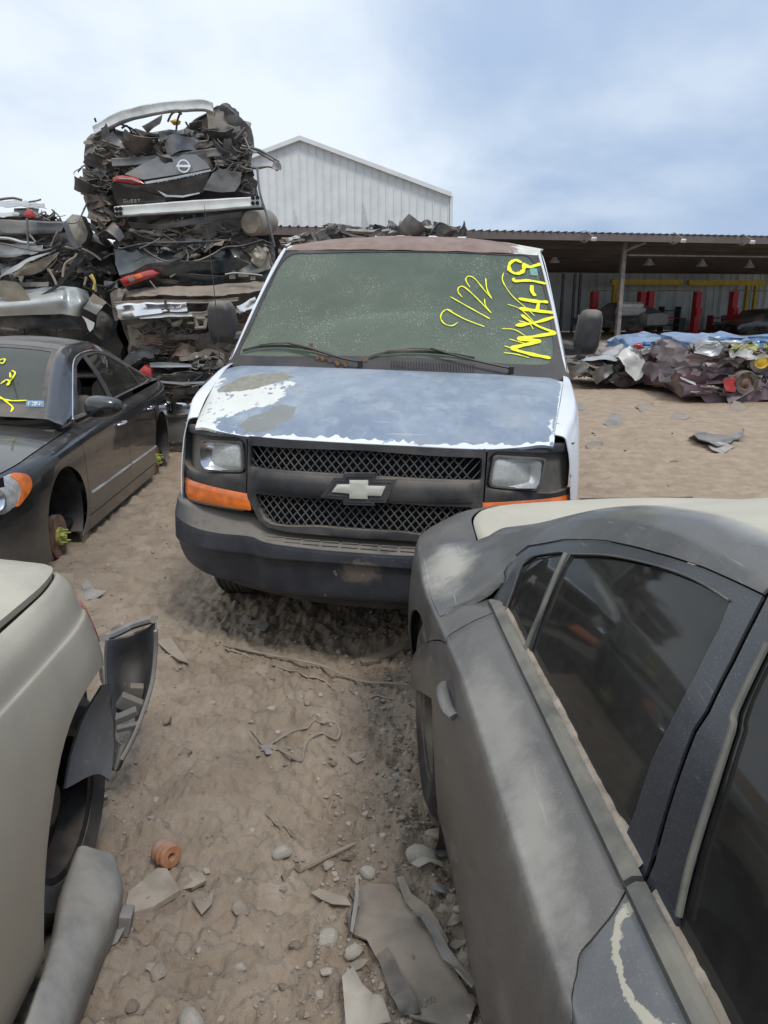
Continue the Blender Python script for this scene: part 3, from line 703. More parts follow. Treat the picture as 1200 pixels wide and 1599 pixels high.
w_ut, w_ub, w_lt, w_lb = float(fpk([(560, 703)])[0][1]), float(fpk([(540, 741)])[0][1]), float(fpk([(560, 783)])[0][1]), float(fpk([(560, 827)])[0][1])
hU = np.array([(hu[0][0], hu[0][1]), (0, w_ut), (-hu[0][0], hu[0][1]), (-hu[1][0], hu[1][1]), (.12, w_ub), (0, w_ub), (-.12, w_ub), (hu[1][0], hu[1][1])])
hL = np.array([(hl[0][0], hl[0][1]), (-.2, w_lt), (.2, w_lt), (-hl[0][0], hl[0][1])] + [(-q[0], q[1]) for q in hl[1:]] + [(.2, w_lb), (-.2, w_lb)] + [tuple(q) for q in hl[:0:-1]])
rec = crop5([(165, 104), (345, 128), (372, 150), (378, 300), (340, 310), (180, 290), (140, 270), (135, 150)])
lampL = fpk(crop5([(164, 141), (352, 150), (362, 288), (178, 284)]))
sigL = fpk(crop5([(76, 300), (392, 392), (398, 474), (88, 396)]))
recL = fpk(crop5([(84, 92), (190, 118), (345, 128), (372, 160), (374, 292), (350, 300), (180, 296), (130, 290), (88, 250)]))
M['bezel'] = plain('dusty_bezel', (.06, .058, .056), .6, dust=.75, dcol=(.22, .20, .17), up=.6, bs=120)
for nm, hs in (('grille_frame', [hU, hL]),):
    mid = [p for p in outer]
    # the centre frame between the lamps
    ctr = np.vstack([[(-.545, top[3][1] + .006)], [tuple(p) for p in top[4:]], [tuple(p) for p in topR[1:3]], [(.545, top[3][1] + .006)],
                     [(.545, hl[0][1] - .02)], [(-q[0] + .018, q[1] - .018) for q in hl[1:]], [(-bot[2][0], bot[2][1]), (-bot[1][0], bot[1][1])], [tuple(q) for q in bot[:3]], [(q[0] - .018, q[1] - .018) for q in hl[:0:-1]], [(-.545, hl[0][1] - .02)]])
    panel('grille_frame', fas, roundpoly(ctr, .01, 3), BP, van, holes=[roundpoly(hU, .012, 3), roundpoly(hL, .012, 3)], dom=True, step=.025, off=.012, thick=.045, lip=.008)
panel('grille_bar', fas, roundpoly([(-.50, w_ub - .012), (.50, w_ub - .012), (.50, w_lt + .012), (-.50, w_lt + .012)], .01), BP, van, dom=True, step=.02, off=.022, thick=.03, lip=.01)
for sg in (1, -1):
    T_ = lambda Q: np.array(Q) if sg == 1 else mir(Q)
    xo = 0 if sg == 1 else .046; sgl = np.array(sigL) + (0 if sg == 1 else np.array([.0, .026]))
    bez = [(-.972 + xo, top[0][1] - .012)] + [tuple(p + np.array([0, -.006])) for p in top[0:3]] + [(-.553, top[3][1] - .0), (-.553, hl[0][1] - .02), (-.56, bot[-2][1] - .002)] + [(bot[-1][0], bot[-1][1] - .004), (-.980 + xo * .6, bot[-1][1] + .01)]
    if sg == 1: pass
    panel('headlight_bezel', fas, T_(roundpoly(bez, .008, 3)), BP, van, holes=[T_(roundpoly(recL, .02)), T_(roundpoly(sgl, .006, 3))], dom=True, step=.025, off=.008, thick=.05, lip=.006)
    # recessed pocket
    panel('bezel_pocket', fas, T_(inset(recL, -.01)), M['bezel'], van, holes=[T_(roundpoly(inset(lampL, -.002), .02))], dom=True, step=.025, off=-.028, thick=.004)
    s_ = panel('turn_signal', fas, T_(roundpoly(inset(sgl, .002), .008)), M['lens_amber'], van, dom=True, step=.015, off=.006, thick=.03, lip=.006, label='amber front turn signal')
    hlm = M['lens_clear']
    h_ = panel('headlight', fas, T_(roundpoly(inset(lampL, .006), .022)), None, van, dom=True, step=.012, off=.0, thick=.012, lip=.012)
    h_.data.materials.append(GLASSL := M.setdefault('headlight_glass', glass('headlight_glass', (.95, .96, .95), .60, .05, (.80, .81, .77), .6, 8)))
    q = T_(inset(lampL, .004)); cu, cw = q.mean(0); ru, rw = (q[:, 0].max() - q[:, 0].min()) / 2, (q[:, 1].max() - q[:, 1].min()) / 2
    # reflector bowl
    V = []; n = 22; nr = 8
    for r_ in range(nr):
        t = r_ / (nr - 1)
        for k in range(n):
            an = 2 * math.pi * k / n; e = 1 / max(abs(math.cos(an)), abs(math.sin(an))) ** .75
            V.append(vw(cu + ru * .86 * t * math.cos(an) * e, float(gv(abs(cu))) + .055 - .06 * t ** 2.2, cw + rw * .86 * t * math.sin(an) * e))
    Fc = [(r_ * n + k, r_ * n + (k + 1) % n, (r_ + 1) * n + (k + 1) % n, (r_ + 1) * n + k) for r_ in range(nr - 1) for k in range(n)]
    mk('reflector', V, Fc, M['chrome'], h_)
    V, Fc = lathe([(.004, .0), (.011, -.004), (.012, -.025), (.006, -.032), (.0, -.033)], 12, (_s, _c, 0), vw(cu, float(gv(abs(cu))) + .05, cw)); mk('bulb_cap', V, Fc, M['alu'], h_)
    panel('headlight_rim', fas, T_(roundpoly(inset(lampL, -.003), .024)), M['bezel'], h_, holes=[T_(roundpoly(inset(lampL, .006), .022))], dom=True, step=.014, off=.004, thick=.03)
# meshes
M['mesh_bar'] = plain('grille_mesh_bar', (.05, .049, .05), .5, dust=.25, dcol=(.22, .20, .17))
def clipseg(p, q, poly):
    ts = [0, 1]; d = q - p
    for i in range(len(poly)):
        a, b = poly[i], poly[(i + 1) % len(poly)]; e = b - a; den = d[0] * e[1] - d[1] * e[0]
        if abs(den) < 1e-12: continue
        t = ((a[0] - p[0]) * e[1] - (a[1] - p[1]) * e[0]) / den; u = ((a[0] - p[0]) * d[1] - (a[1] - p[1]) * d[0]) / den
        if 0 < t < 1 and 0 <= u <= 1: ts.append(t)
    ts.sort(); out = []
    for a, b in zip(ts, ts[1:]):
        m = p + d * (a + b) / 2
        if b - a > 1e-4 and inpoly(m[None], poly)[0]: out.append((p + d * a, p + d * b))
    return out
def lattice(poly, pitch):
    mb = MB(); poly = inset(np.array(poly), -.006)
    for sl in (1, -1):
        x = -.9
        while x < .9:
            p = np.array([x, .5]); q = np.array([x + sl * .75 * .86, 1.25])
            for a, b in clipseg(p, q, poly):
                n = max(2, int(np.linalg.norm(b - a) / .03) + 1); ts = np.linspace(0, 1, n); Q = a + (b - a) * ts[:, None]
                mb.add(*tube(fas.ev(Q[:, 0], Q[:, 1]) + np.array([0, .018 + (.0015 if sl > 0 else 0), 0]), .0023, 4, caps=False, flat=1.5))
            x += pitch * .9
    return mb
lattice(hU, .0435).build('grille_mesh', M['mesh_bar'], van)
lattice(hL, .0435).build('grille_mesh', M['mesh_bar'], van)
# emblem
eb = [(521.7, 766.7), (530, 755), (549, 755), (549, 748.3), (577, 748.3), (577, 757), (604, 757.5), (597, 773), (576, 772), (576, 777.5), (549, 776.7), (549, 769)]
M['emblem'] = plain('emblem_metal', (.62, .60, .52), .35, .5, var=.12, dust=.3, dcol=(.5, .46, .36))
panel('emblem_surround', fas, inset(fpk(eb), -.030), BP, van, dom=True, step=.02, off=.030, thick=.03)
panel('emblem_surround', fas, inset(fpk(eb), -.018), BP, van, holes=[inset(fpk(eb), -.014)], dom=True, step=.02, off=.034, thick=.01)
panel('emblem', fas, fpk(eb), M['emblem'], van, dom=True, step=.01, off=.040, thick=.02, lip=.002)
# bumper
bu = [0, .2, .42, .52, .68, .81, .915, .99, 1.025, 1.03]
def bcol(u, dv):
    i = bu.index(u); return i
prof_px = { # (pixel of the left half for each u station): top back, ledge edge, crease, bottom
}
bvc = [-.075, -.07, -.05, -.0, .035, .08, .15, .24, .36, .62]
topb = [.642, .640, .648, .688, .697, .705, .714, .716, .72, .725]; led = [.605, .605, .612, .622, .616, .618, .628, .637, .645, .65]
cre = [.55, .547, .54, .535, .528, .522, .518, .516, .516, .52]; btm = [.362, .360, .360, .362, .365, .375, .392, .41, .43, .45]
def bum_side():
    P = []
    for i, u in enumerate(bu):
        v = bvc[i]; f = 1 if i < 6 else .5
        P.append([(u - .01, v + .115 * f + .015, topb[i]), (u, v + .095 * f, topb[i] - .008), (u, v + .012 * f, led[i] + .006), (u, v, led[i] - .008), (u, v - .004, (led[i] + cre[i]) / 2), (u, v - .006, cre[i]),
                  (u - .004, v + .012, cre[i] - .022), (u - .008, v + .022, (cre[i] + btm[i]) / 2), (u - .02 * (u / .95), v + .04, btm[i]), (u - .03 * (u / .95), v + .09, btm[i] - .008)])
    return P
Pb = bum_side(); Pb = [[(-p[0], p[1], p[2]) for p in c] for c in Pb[:0:-1]] + Pb
bsurf = netsurf([[vw(*p) for p in c] for c in Pb], crease=(1, 5), flip=1)
M['bumper'] = None
def bumper_mat():
    b = NB('bumper_plastic'); P = b.sep(); n = b.noise(5, 6, .62); up = b.ramp(b.up(), .25, .9)
    c = b.mix(b.ramp(n, .35, .7), (.025, .027, .034), (.05, .052, .06))
    d = b.math('MULTIPLY', up, b.ramp(b.noise(8, 6, .65, loc=(1, 2, 3)), .2, .5), cl=True); c = b.mix(b.math('MULTIPLY', d, .85), c, (.20, .175, .145))
    z = b.ramp(P[2], .60, .72); c = b.mix(b.math('MULTIPLY', z, b.math('MULTIPLY', b.ramp(b.noise(3, 6, .6, loc=(4, 4, 4)), .3, .7), .35)), c, (.13, .12, .115))
    q = ell(b, (P[0], P[2]), .02, .51, .115, .075); q2 = b.math('ADD', q, b.math('MULTIPLY', b.math('SUBTRACT', b.noise(16, 6, .75), .5), 1.6))
    c = b.mix(b.math('MULTIPLY', b.ramp(q2, 1.0, .5), .75), c, (.17, .14, .11))
    sc = b.math('MULTIPLY', b.ramp(b.noise(14, 5, .7, sc=(1, 1, 6), dist=.6), .68, .71), b.ramp(b.noise(2.5, 2, loc=(0, 0, 3)), .5, .62)); c = b.mix(b.math('MULTIPLY', sc, .7), c, (.33, .33, .34))
    return b.fin(b.bsdf(c, b.mixf(d, .48, .9), 0, .45, b.bump(b.noise(190, 2, .5), .12, .003)))
M['bumper'] = bumper_mat()
P, Fc = gridmesh(bsurf, 120, 46); mk('front_bumper', P, Fc, M['bumper'], van, sharp=55)
mb = MB()
for i in range(10):
    u0 = -.44 + i * .09
    for dv, ln in ((.022, 0), (.05, 1)):
        a = vw(u0 + .004, -.075 + .11 * u0 * u0 + dv, .612 + dv * .35); b_ = vw(u0 + .08, -.075 + .11 * u0 * u0 + dv, .612 + dv * .35); mb.add(*tube([a, b_], .003, 4))
mb.build('bumper_tread', M['bumper'], van)
# lower valance, licence bracket holes
vs_ = Surf(lambda a, b: vw(a * (.66 + .16 * b), .0 + .16 * a * a - .02 * b + .05, .29 + .09 * b), (-1, 1), (0, 1), (.8, .1), 1)
P, Fc = gridmesh(vs_, 40, 6); P2, F2 = gridmesh(vs_, 40, 6, off=-.01); MB().add(P, Fc).add(P2, F2).build('valance', M['black_plastic'], van)
mb = MB()
for px, py in ((525, 897), (567, 900), (523, 893), (586, 935), (508, 930)): 
    q = bsurf.pick([(px, py)])[0]; c = bsurf.ev(*q); mb.add(*lathe([(.0, -.001), (.006, -.001), (.007, .0), (.0065, .004), (.0, .005)], 10, bsurf.nrm(*q), c))
mb.build('bumper_bolt', M['rust'], van, kind='stuff')
# wheels
def tyre(parent, c, axis, r=.36, w=.225, rim=.2, mt='rubber', hub=True, rimmat='bare_steel', name='wheel'):
    pr = [(rim, -w / 2 + .01), (rim + .05, -w / 2), (r - .05, -w / 2 - .004), (r - .015, -w / 2 + .012), (r, -w / 2 + .035)] + [(r + (0 if k % 2 else -.006), x) for k, x in enumerate(np.linspace(-w / 2 + .045, w / 2 - .045, 9))] + [(r, w / 2 - .035), (r - .015, w / 2 - .012), (r - .05, w / 2 + .004), (rim + .05, w / 2), (rim, w / 2 - .01)]
    V, Fc = lathe(pr, 40, axis, c, close=True); o = mk('wheel', V, Fc, M[mt], parent)
    V, Fc = lathe([(rim + .005, -w / 2 + .012), (rim - .02, -w / 2 + .02), (rim - .02, 0), (.09, .02), (.06, w / 2 - .05), (.0, w / 2 - .045)], 32, axis, c); mk('rim', V, Fc, M[rimmat], o)
    V, Fc = lathe([(rim + .005, w / 2 - .012), (rim - .02, w / 2 - .02), (rim - .02, 0)], 32, axis, c); mk('rim', V, Fc, M[rimmat], o)
    return o
for u, v in ((-.87, .98), (.87, .98), (-.87, 4.45), (.87, 4.45)): tyre(van, vw(u, v, .31), VM[:, 0] * np.sign(u), .365, mt='rubber_dusty')
# body floor and inner arches keep daylight out
for a in ((0, 3.0, .42, 1.80, 4.4, .04), (0, .62, .7, 1.5, .9, .35)): mk('underbody', *((lambda V, Fc: (V @ VM.T + VO, Fc))(*box((a[0], a[1], a[2]), (a[3], a[4], a[5])))), M['dusty_brown'], van)
for sg in (-1, 1):
    V, Fc = lathe([(.43, -.16), (.44, .10), (.445, .16)], 28, VM[:, 0] * sg, vw(sg * .80, 1.02, .55)); mk('wheel_liner', V, Fc, M['black_plastic'], van)
# tail with window openings
tl = Surf(lambda a, b: vw(a * (.97 - .19 * b ** 2), 5.22 - .0 * b, .45 + 1.58 * b), (-1, 1), (0, 1), (.95, 1.58), -1)
panel('rear_door', tl, [(-1, 0), (-.005, 0), (-.005, 1), (-1, 1)], M['van_white'], van, holes=[[(-.8, .60), (-.12, .60), (-.12, .88), (-.75, .88)]], dom=True, step=.1)
panel('rear_door', tl, [(.005, 0), (1, 0), (1, 1), (.005, 1)], M['van_white'], van, holes=[[(.12, .60), (.8, .60), (.75, .88), (.12, .88)]], dom=True, step=.1)
panel('rear_window', tl, [(-.8, .60), (-.12, .60), (-.12, .88), (-.75, .88)], M['van_glass'], van, dom=True, step=.1, off=-.01)
panel('rear_window', tl, [(.12, .60), (.8, .60), (.75, .88), (.12, .88)], M['van_glass'], van, dom=True, step=.1, off=-.01)
def vbox(name, c, size, mat, parent=van, rot=None, bev=.02):
    V, Fc = box((0, 0, 0), size, rot); return mk(name, (V + np.array(c)) @ VM.T + VO, Fc, M[mat], parent, bevel=bev)
vbox('dashboard', (0, 1.22, 1.08), (1.7, .42, .26), 'interior_grey', bev=.05)
for u in (-.42, .42):
    s_ = vbox('seat', (u, 1.95, 1.10), (.48, .16, .62), 'interior_grey', rot=rotm(-.15, 0, 0), bev=.06); vbox('headrest', (u, 2.02, 1.50), (.26, .1, .16), 'interior_grey', s_, bev=.04)
    vbox('seat', (u, 1.72, .82), (.48, .5, .14), 'interior_grey', bev=.05)
V, Fc = lathe([(.175, -.012), (.19, -.012), (.19, .012), (.175, .012)], 28, VM @ np.array([0, .85, .52]), vw(.42, 1.46, 1.14), close=True); mk('steering_wheel', V, Fc, M['trim_black'], van)
vbox('rear_view_mirror', (.02, 1.46, 1.83), (.22, .03, .06), 'trim_black', bev=.01)
# side mirrors
def vmirror(sg, u0, v0, w0):
    prof = []
    n = 22; rows = [(-.055, .55), (-.05, .80), (-.02, .97), (.03, 1.0), (.06, .93), (.075, .6), (.08, .0)]
    V = []
    for dv, s_ in [(-.058, 0.0)] + rows:
        for k in range(n):
            an = 2 * math.pi * k / n; e = (abs(math.cos(an)) ** 5 + abs(math.sin(an)) ** 5) ** (-1 / 5)
            x, z = math.cos(an) * e * (.082 if sg < 0 else .070) * s_, math.sin(an) * e * .122 * s_
            V.append((u0 + sg * (.012 * z / .13) + x * (1 - .12 * (z > 0) * z / .13), v0 + dv, w0 + z))
    Fc = [(r_ * n + k, r_ * n + (k + 1) % n, (r_ + 1) * n + (k + 1) % n, (r_ + 1) * n + k) for r_ in range(len(rows)) for k in range(n)]
    V = np.array(V) @ VM.T + VO; m = mk('side_mirror', V, Fc, M['mirror_black'], van, sharp=70)
    V, Fc = tube([vw(sg * .90, v0 + .03, w0 - .085), vw(sg * .97, v0 + .01, w0 - .09), vw(u0 - sg * .02, v0, w0 - .085)], [.045, .038, .032], 10, flat=1.0); mk('mirror_arm', V, Fc, M['mirror_black'], m)
    V = [vw(u0 + x * .055, v0 + .0815, w0 + z * .09) for x, z in ((-1, -1), (1, -1), (1, 1), (-1, 1))]; mk('mirror_glass', V, [(0, 1, 2, 3)], M['chrome'], m)
mL, mR = vat(347, 503, v=1.12), vat(919, 519, v=1.12)
vmirror(-1, mL[0], 1.12, mL[2]); vmirror(1, mR[0], 1.12, mR[2])
a0 = vat(344, 570, v=.90); a1 = vat(336, 466, v=.93); a2 = vat(319, 320, v=.98)
V, Fc = tube(curve([vw(*a0), vw(*a1), vw(*a2)]), np.linspace(.0032, .0014, 17), 6); an_ = mk('antenna', V, Fc, M['trim_black'], van)
V, Fc = lathe([(.022, -.012), (.02, .01), (.008, .03), (0, .032)], 12, (0, 0, 1), vw(*a0)); mk('antenna_base', V, Fc, M['rubber'], an_)
# ---------------------------------------------------------------- saloon cars
class Car:
    """local frame: s from the nose back, n across (side sd is modelled, the other mirrored), z up"""
    def __init__(s, root, org, ang, sd, st, levels):
        # ang: direction in which s grows, measured in the ground plane; sd: +1/-1 which side n points to
        s.root = root; s.o = np.array(org, float); s.a = np.array([math.cos(ang), math.sin(ang), 0]); s.b = np.array([-math.sin(ang), math.cos(ang), 0]) * sd
        s.st = np.array(st, float); s.sd = sd
        s.tilt = 0.0
    def w(s, a, n, z):
        a, n, z = np.broadcast_arrays(np.asarray(a, float), n, z)
        z = z + s.tilt * (a - 2.4)
        return s.o + a[..., None] * s.a + n[..., None] * s.b + z[..., None] * np.array([0, 0, 1.])
    def loc(s, P):
        d = np.asarray(P) - s.o; a = d @ s.a; return np.stack([a, d @ s.b, d[..., 2] - s.tilt * (a - 2.4)], -1)
    def pl(s, px, py, **k):   # pixel -> local, n or s or z given
        c0 = s.loc(np.array([0, 0, CAMH])); d = at(px, py, y=1.0); dd = s.loc(d) - c0
        kk = {'s': 0, 'n': 1, 'z': 2}; (key, val), = k.items(); i = kk[key]; return c0 + dd * (val - c0[i]) / dd[i]
    def surf(s, rows, mirror=False, crease=(), flip=1, **k):
        m = -1 if mirror else 1
        P = [[s.w(p[0], m * p[1], p[2]) for p in c] for c in rows]
        return netsurf(P, crease=crease, flip=flip * m, **k)
def ring(cx, cz, r, q0, q1, n=26): return [(cx + r * math.cos(q), cz + r * math.sin(q)) for q in np.linspace(q0, q1, n)]
class Side:
    """body side of a car: half width n(s, z) given by level lines z_k(s), n_k(s); domain is (s, k)"""
    def __init__(s, car, lv, mirror=False, smax=5, smin=0, crease=()):
        s.car = car; s.lv = [(interp(a, z), interp(a2, n)) for (a, z), (a2, n) in lv]; s.m = -1 if mirror else 1; K = len(lv)
        def f(a, b):
            a, b = np.broadcast_arrays(np.asarray(a, float), b); sh = a.shape; a = a.ravel(); b = np.clip(b.ravel(), 0, K - 1)
            Z = np.stack([l[0](a) for l in s.lv], -1); Nn = np.stack([l[1](a) for l in s.lv], -1); Q = np.stack([Z, Nn], -1)
            d = np.diff(Q, axis=1); T = np.zeros_like(Q); T[:, 1:-1] = (d[:, :-1] + d[:, 1:]) / 2; T[:, 0] = d[:, 0]; T[:, -1] = d[:, -1]
            Tl, Tr = T.copy(), T.copy()
            for c_ in crease: Tl[:, c_] = d[:, c_ - 1]; Tr[:, c_] = d[:, c_]
            k = np.clip(b.astype(int), 0, K - 2); u = (b - k)[:, None]; i = np.arange(len(a))
            q = (2 * u ** 3 - 3 * u * u + 1) * Q[i, k] + (u ** 3 - 2 * u * u + u) * Tr[i, k] + (-2 * u ** 3 + 3 * u * u) * Q[i, k + 1] + (u ** 3 - u * u) * Tl[i, k + 1]
            return car.w(a, s.m * q[:, 1], q[:, 0]).reshape(sh + (3,))
        zs = [float(l[0]((smin + smax) / 2)) for l in s.lv]
        s.surf = Surf(f, (smin, smax), (0, K - 1), (1, max(.12, (zs[-1] - zs[0]) / (K - 1))), 1)
        # orientation: n must point outwards
        nn = s.surf.nrm(np.array([(smin + smax) / 2]), np.array([1.0]))[0]
        if nn @ (car.b * s.m) < 0: s.surf.flip = -1
    def k(s, a, z):
        Z = [float(l[0](a)) for l in s.lv]; return float(np.interp(z, Z, range(len(Z))))
    def dom(s, P): return [(a, s.k(a, z)) for a, z in P]
def topsurf(car, sr, zf, nf, crown=.03, ar=(-1, 1)):
    """surface over the middle of the car: domain (s, t)"""
    f = lambda a, t: car.w(a, t * nf(a), zf(a) + (crown(a) if callable(crown) else crown) * (1 - t * t))
    sf = Surf(f, sr, ar, (1, float(nf(sum(sr) / 2))), 1)
    if sf.nrm(np.array([sum(sr) / 2]), np.array([0.0]))[0][2] < 0: sf.flip = -1
    return sf
# ---------------------------------------------------------------- grey saloon on the right
chr_ = thing('parked_car', (1.33, .6, 0), 'dusty dark grey saloon in the right foreground with a dirt-caked roof', 'car', 'stripped saloon cars waiting in the yard')
CC = Car(chr_, (1.33, -2.1, 0), R(93), 1, [0], None)
_bn = CC.b
def car_paint(name, base, film, heavy, up_lo=.25, up_hi=.9, blobs=(), filmc=(.20, .185, .165), heavyc=(.42, .385, .30), nfun=None, rough=.38, sc=1.0, metal=.3, rings=()):
    b = NB(name); P = b.sep(); n = b.noise(3.2 * sc, 6, .6); n2 = b.noise(38 * sc, 4, .65); up = b.up()
    c = b.mix(b.ramp(n, .3, .7), tuple(x * .85 for x in base), base)
    # rain-washed film: streaks run down the flanks
    st = b.noise(13, 4, .6, sc=(1, 1, .12), dist=.2)
    f = b.math('MULTIPLY', b.ramp(b.math('ADD', b.math('MULTIPLY', n, .6), b.math('MULTIPLY', st, .4)), .3, .7, .35, 1.0), film)
    f = b.math('ADD', f, b.math('MULTIPLY', b.ramp(n2, .35, .75), film * .25), cl=True); c = b.mix(f, c, filmc)
    u = b.ramp(up, up_lo, up_hi); h = b.math('MULTIPLY', u, b.math('MULTIPLY', b.ramp(n, .25, .62), heavy), cl=True)
    for (cx, cy, rx, ry, rot, k, am) in blobs:
        q = b.math('ADD', ell(b, (P[0], P[1]), cx, cy, rx, ry, rot), b.math('MULTIPLY', b.math('SUBTRACT', b.noise(11, 5, .7), .5), k))
        q = b.math('ADD', q, b.math('MULTIPLY', b.math('SUBTRACT', n2, .5), .45))
        h = b.math('MAXIMUM', h, b.math('MULTIPLY', b.math('MULTIPLY', b.ramp(q, 1.45, .15), am), b.ramp(up, .12, .5)))
    for (cx, cy, rx, ry, rot) in rings:   # crusty ring left where a puddle dried
        q = b.math('ADD', ell(b, (P[0], P[1]), cx, cy, rx, ry, rot), b.math('MULTIPLY', b.math('SUBTRACT', b.noise(16, 5, .7), .5), .5))
        q = b.math('ADD', b.math('ABSOLUTE', b.math('SUBTRACT', q, 1.0)), b.math('MULTIPLY', b.math('SUBTRACT', b.noise(60, 4, .7), .5), .25))
        h = b.math('MAXIMUM', h, b.math('MULTIPLY', b.math('MULTIPLY', b.ramp(q, .13, .08), .9), b.math('MULTIPLY', b.ramp(up, .2, .4), b.ramp(b.noise(9, 2, loc=(5, 5, 5)), .35, .5))))
    if nfun is not None:   # thick dust in the middle of the panel
        (bx, by, off, lo_, hi_) = nfun
        d = b.math('ADD', b.math('ADD', b.math('MULTIPLY', P[0], bx), b.math('MULTIPLY', P[1], by)), off)
        d = b.math('ADD', d, b.math('MULTIPLY', b.math('SUBTRACT', n, .5), .10))
        h = b.math('MAXIMUM', h, b.math('MULTIPLY', b.ramp(d, hi_, lo_), .93))
    c = b.mix(h, c, b.mix(b.ramp(b.noise(5, 5, .6, loc=(1, 1, 4)), .3, .7), heavyc, tuple(x * 1.12 for x in heavyc)))
    w = b.math('MAXIMUM', h, b.math('MULTIPLY', f, .8))
    hair = b.math('MULTIPLY', b.ramp(b.noise(120, 2, .5, sc=(1, .035, .10), dist=.6), .66, .70), b.ramp(b.noise(6, 3, loc=(2, 2, 2)), .45, .65)); c = b.mix(b.math('MULTIPLY', hair, .35), c, (.40, .38, .33))
    gr = b.ramp(b.noise(260, 2, .6), .55, .75); c = b.mix(b.math('MULTIPLY', gr, .18), c, heavyc)
    sp = b.math('MULTIPLY', b.ramp(b.vor(60, 'F1'), .10, .06), b.ramp(b.noise(4, 2, loc=(3, 0, 0)), .55, .65)); c = b.mix(b.math('MULTIPLY', sp, .3), c, (.45, .42, .35))
    return b.fin(b.bsdf(c, b.mixf(w, rough, .82), b.math('MULTIPLY', b.math('SUBTRACT', 1.0, w), metal), .4, b.bump(n2, .05, .002), b.math('MULTIPLY', b.math('SUBTRACT', 1.0, w), .45), coatr=.12))
def rp(root, px, py, z): p = at(px, py, z=z); return float(p[0] - root.location.x), float(p[1] - root.location.y)
b1 = rp(chr_, 835, 1275, .81); b2 = rp(chr_, 780, 1120, .81); b3 = rp(chr_, 700, 880, .86); b4 = rp(chr_, 1010, 1500, .80)
M['c_side'] = car_paint('grey_saloon_paint', (.058, .058, .062), .55, .10, blobs=[(b1[0], b1[1], .05, .30, .0, 1.2, .62), (b2[0], b2[1], .055, .34, .05, 1.2, .5), (b3[0], b3[1], .09, .16, 0, 1.4, .8)], filmc=(.150, .130, .112), rough=.34, heavyc=(.40, .375, .32))  # film browned so the flank's colour carries the ground's reflection
M['c_front'] = car_paint('grey_saloon_door_paint', (.075, .08, .095), .40, .10, filmc=(.18, .175, .165), rings=[(b4[0] - .0, b4[1] - .035, .045, .10, .0)])
M['c_dark'] = car_paint('grey_saloon_frame_paint', (.035, .039, .05), .12, .08, rough=.3, filmc=(.12, .12, .12))
offr = -(_bn[0] * (CC.o[0] - 1.33) + _bn[1] * (CC.o[1] - .6))
def nf_(lo_, hi_): return (float(_bn[0]), float(_bn[1]), float(offr), lo_, hi_)
M['c_roof'] = car_paint('grey_saloon_roof_paint', (.055, .058, .070), .22, .06, nfun=nf_(.45, .56), rough=.3, filmc=(.16, .155, .15), heavyc=(.47, .43, .335))
M['c_pillar'] = car_paint('grey_saloon_pillar_paint', (.058, .058, .062), .55, .10, blobs=[(b3[0], b3[1], .09, .16, 0, 1.4, .8)], filmc=(.155, .145, .135), rough=.34, nfun=nf_(.45, .56), heavyc=(.44, .41, .34))
M['c_lid'] = car_paint('grey_saloon_boot_paint', (.065, .07, .085), .4, .9, nfun=nf_(.70, .80), filmc=(.2, .19, .17), heavyc=(.46, .42, .33))
sS = [.8, 3.0, 3.9, 4.2, 4.45, 4.7, 4.9, 5.05, 5.15, 5.2]
def lvl(z, n): return ((sS, z), (sS, n))
CL = [lvl([.10] * 4 + [.14, .17, .19, .2, .2, .2], [.905, .91, .92, .93, .93, .92, .86, .74, .5, .2]),
      lvl([.26] * 10, [.945, .95, .955, .97, .975, .975, .945, .83, .58, .25]),
      lvl([.46] * 10, [.965, .968, .97, .98, .99, .992, .975, .88, .63, .28]),
      lvl([.62] * 3 + [.625, .63, .64, .64, .64, .64, .64], [.955, .955, .958, .97, .985, .99, .975, .88, .64, .28]),
      lvl([.742, .742, .747, .756, .775, .80, .81, .81, .80, .80], [.922, .925, .930, .948, .968, .970, .953, .86, .62, .27]),
      lvl([.762, .762, .768, .778, .800, .832, .848, .852, .85, .85], [.900, .905, .912, .932, .953, .950, .925, .83, .60, .26]),
      lvl([.805, .805, .808, .818, .845, .876, .886, .888, .88, .88], [.845, .85, .86, .872, .88, .87, .84, .765, .57, .25]),
      lvl([.832, .835, .838, .845, .868, .893, .902, .902, .893, .893], [.80, .80, .80, .80, .795, .76, .745, .69, .53, .24])]
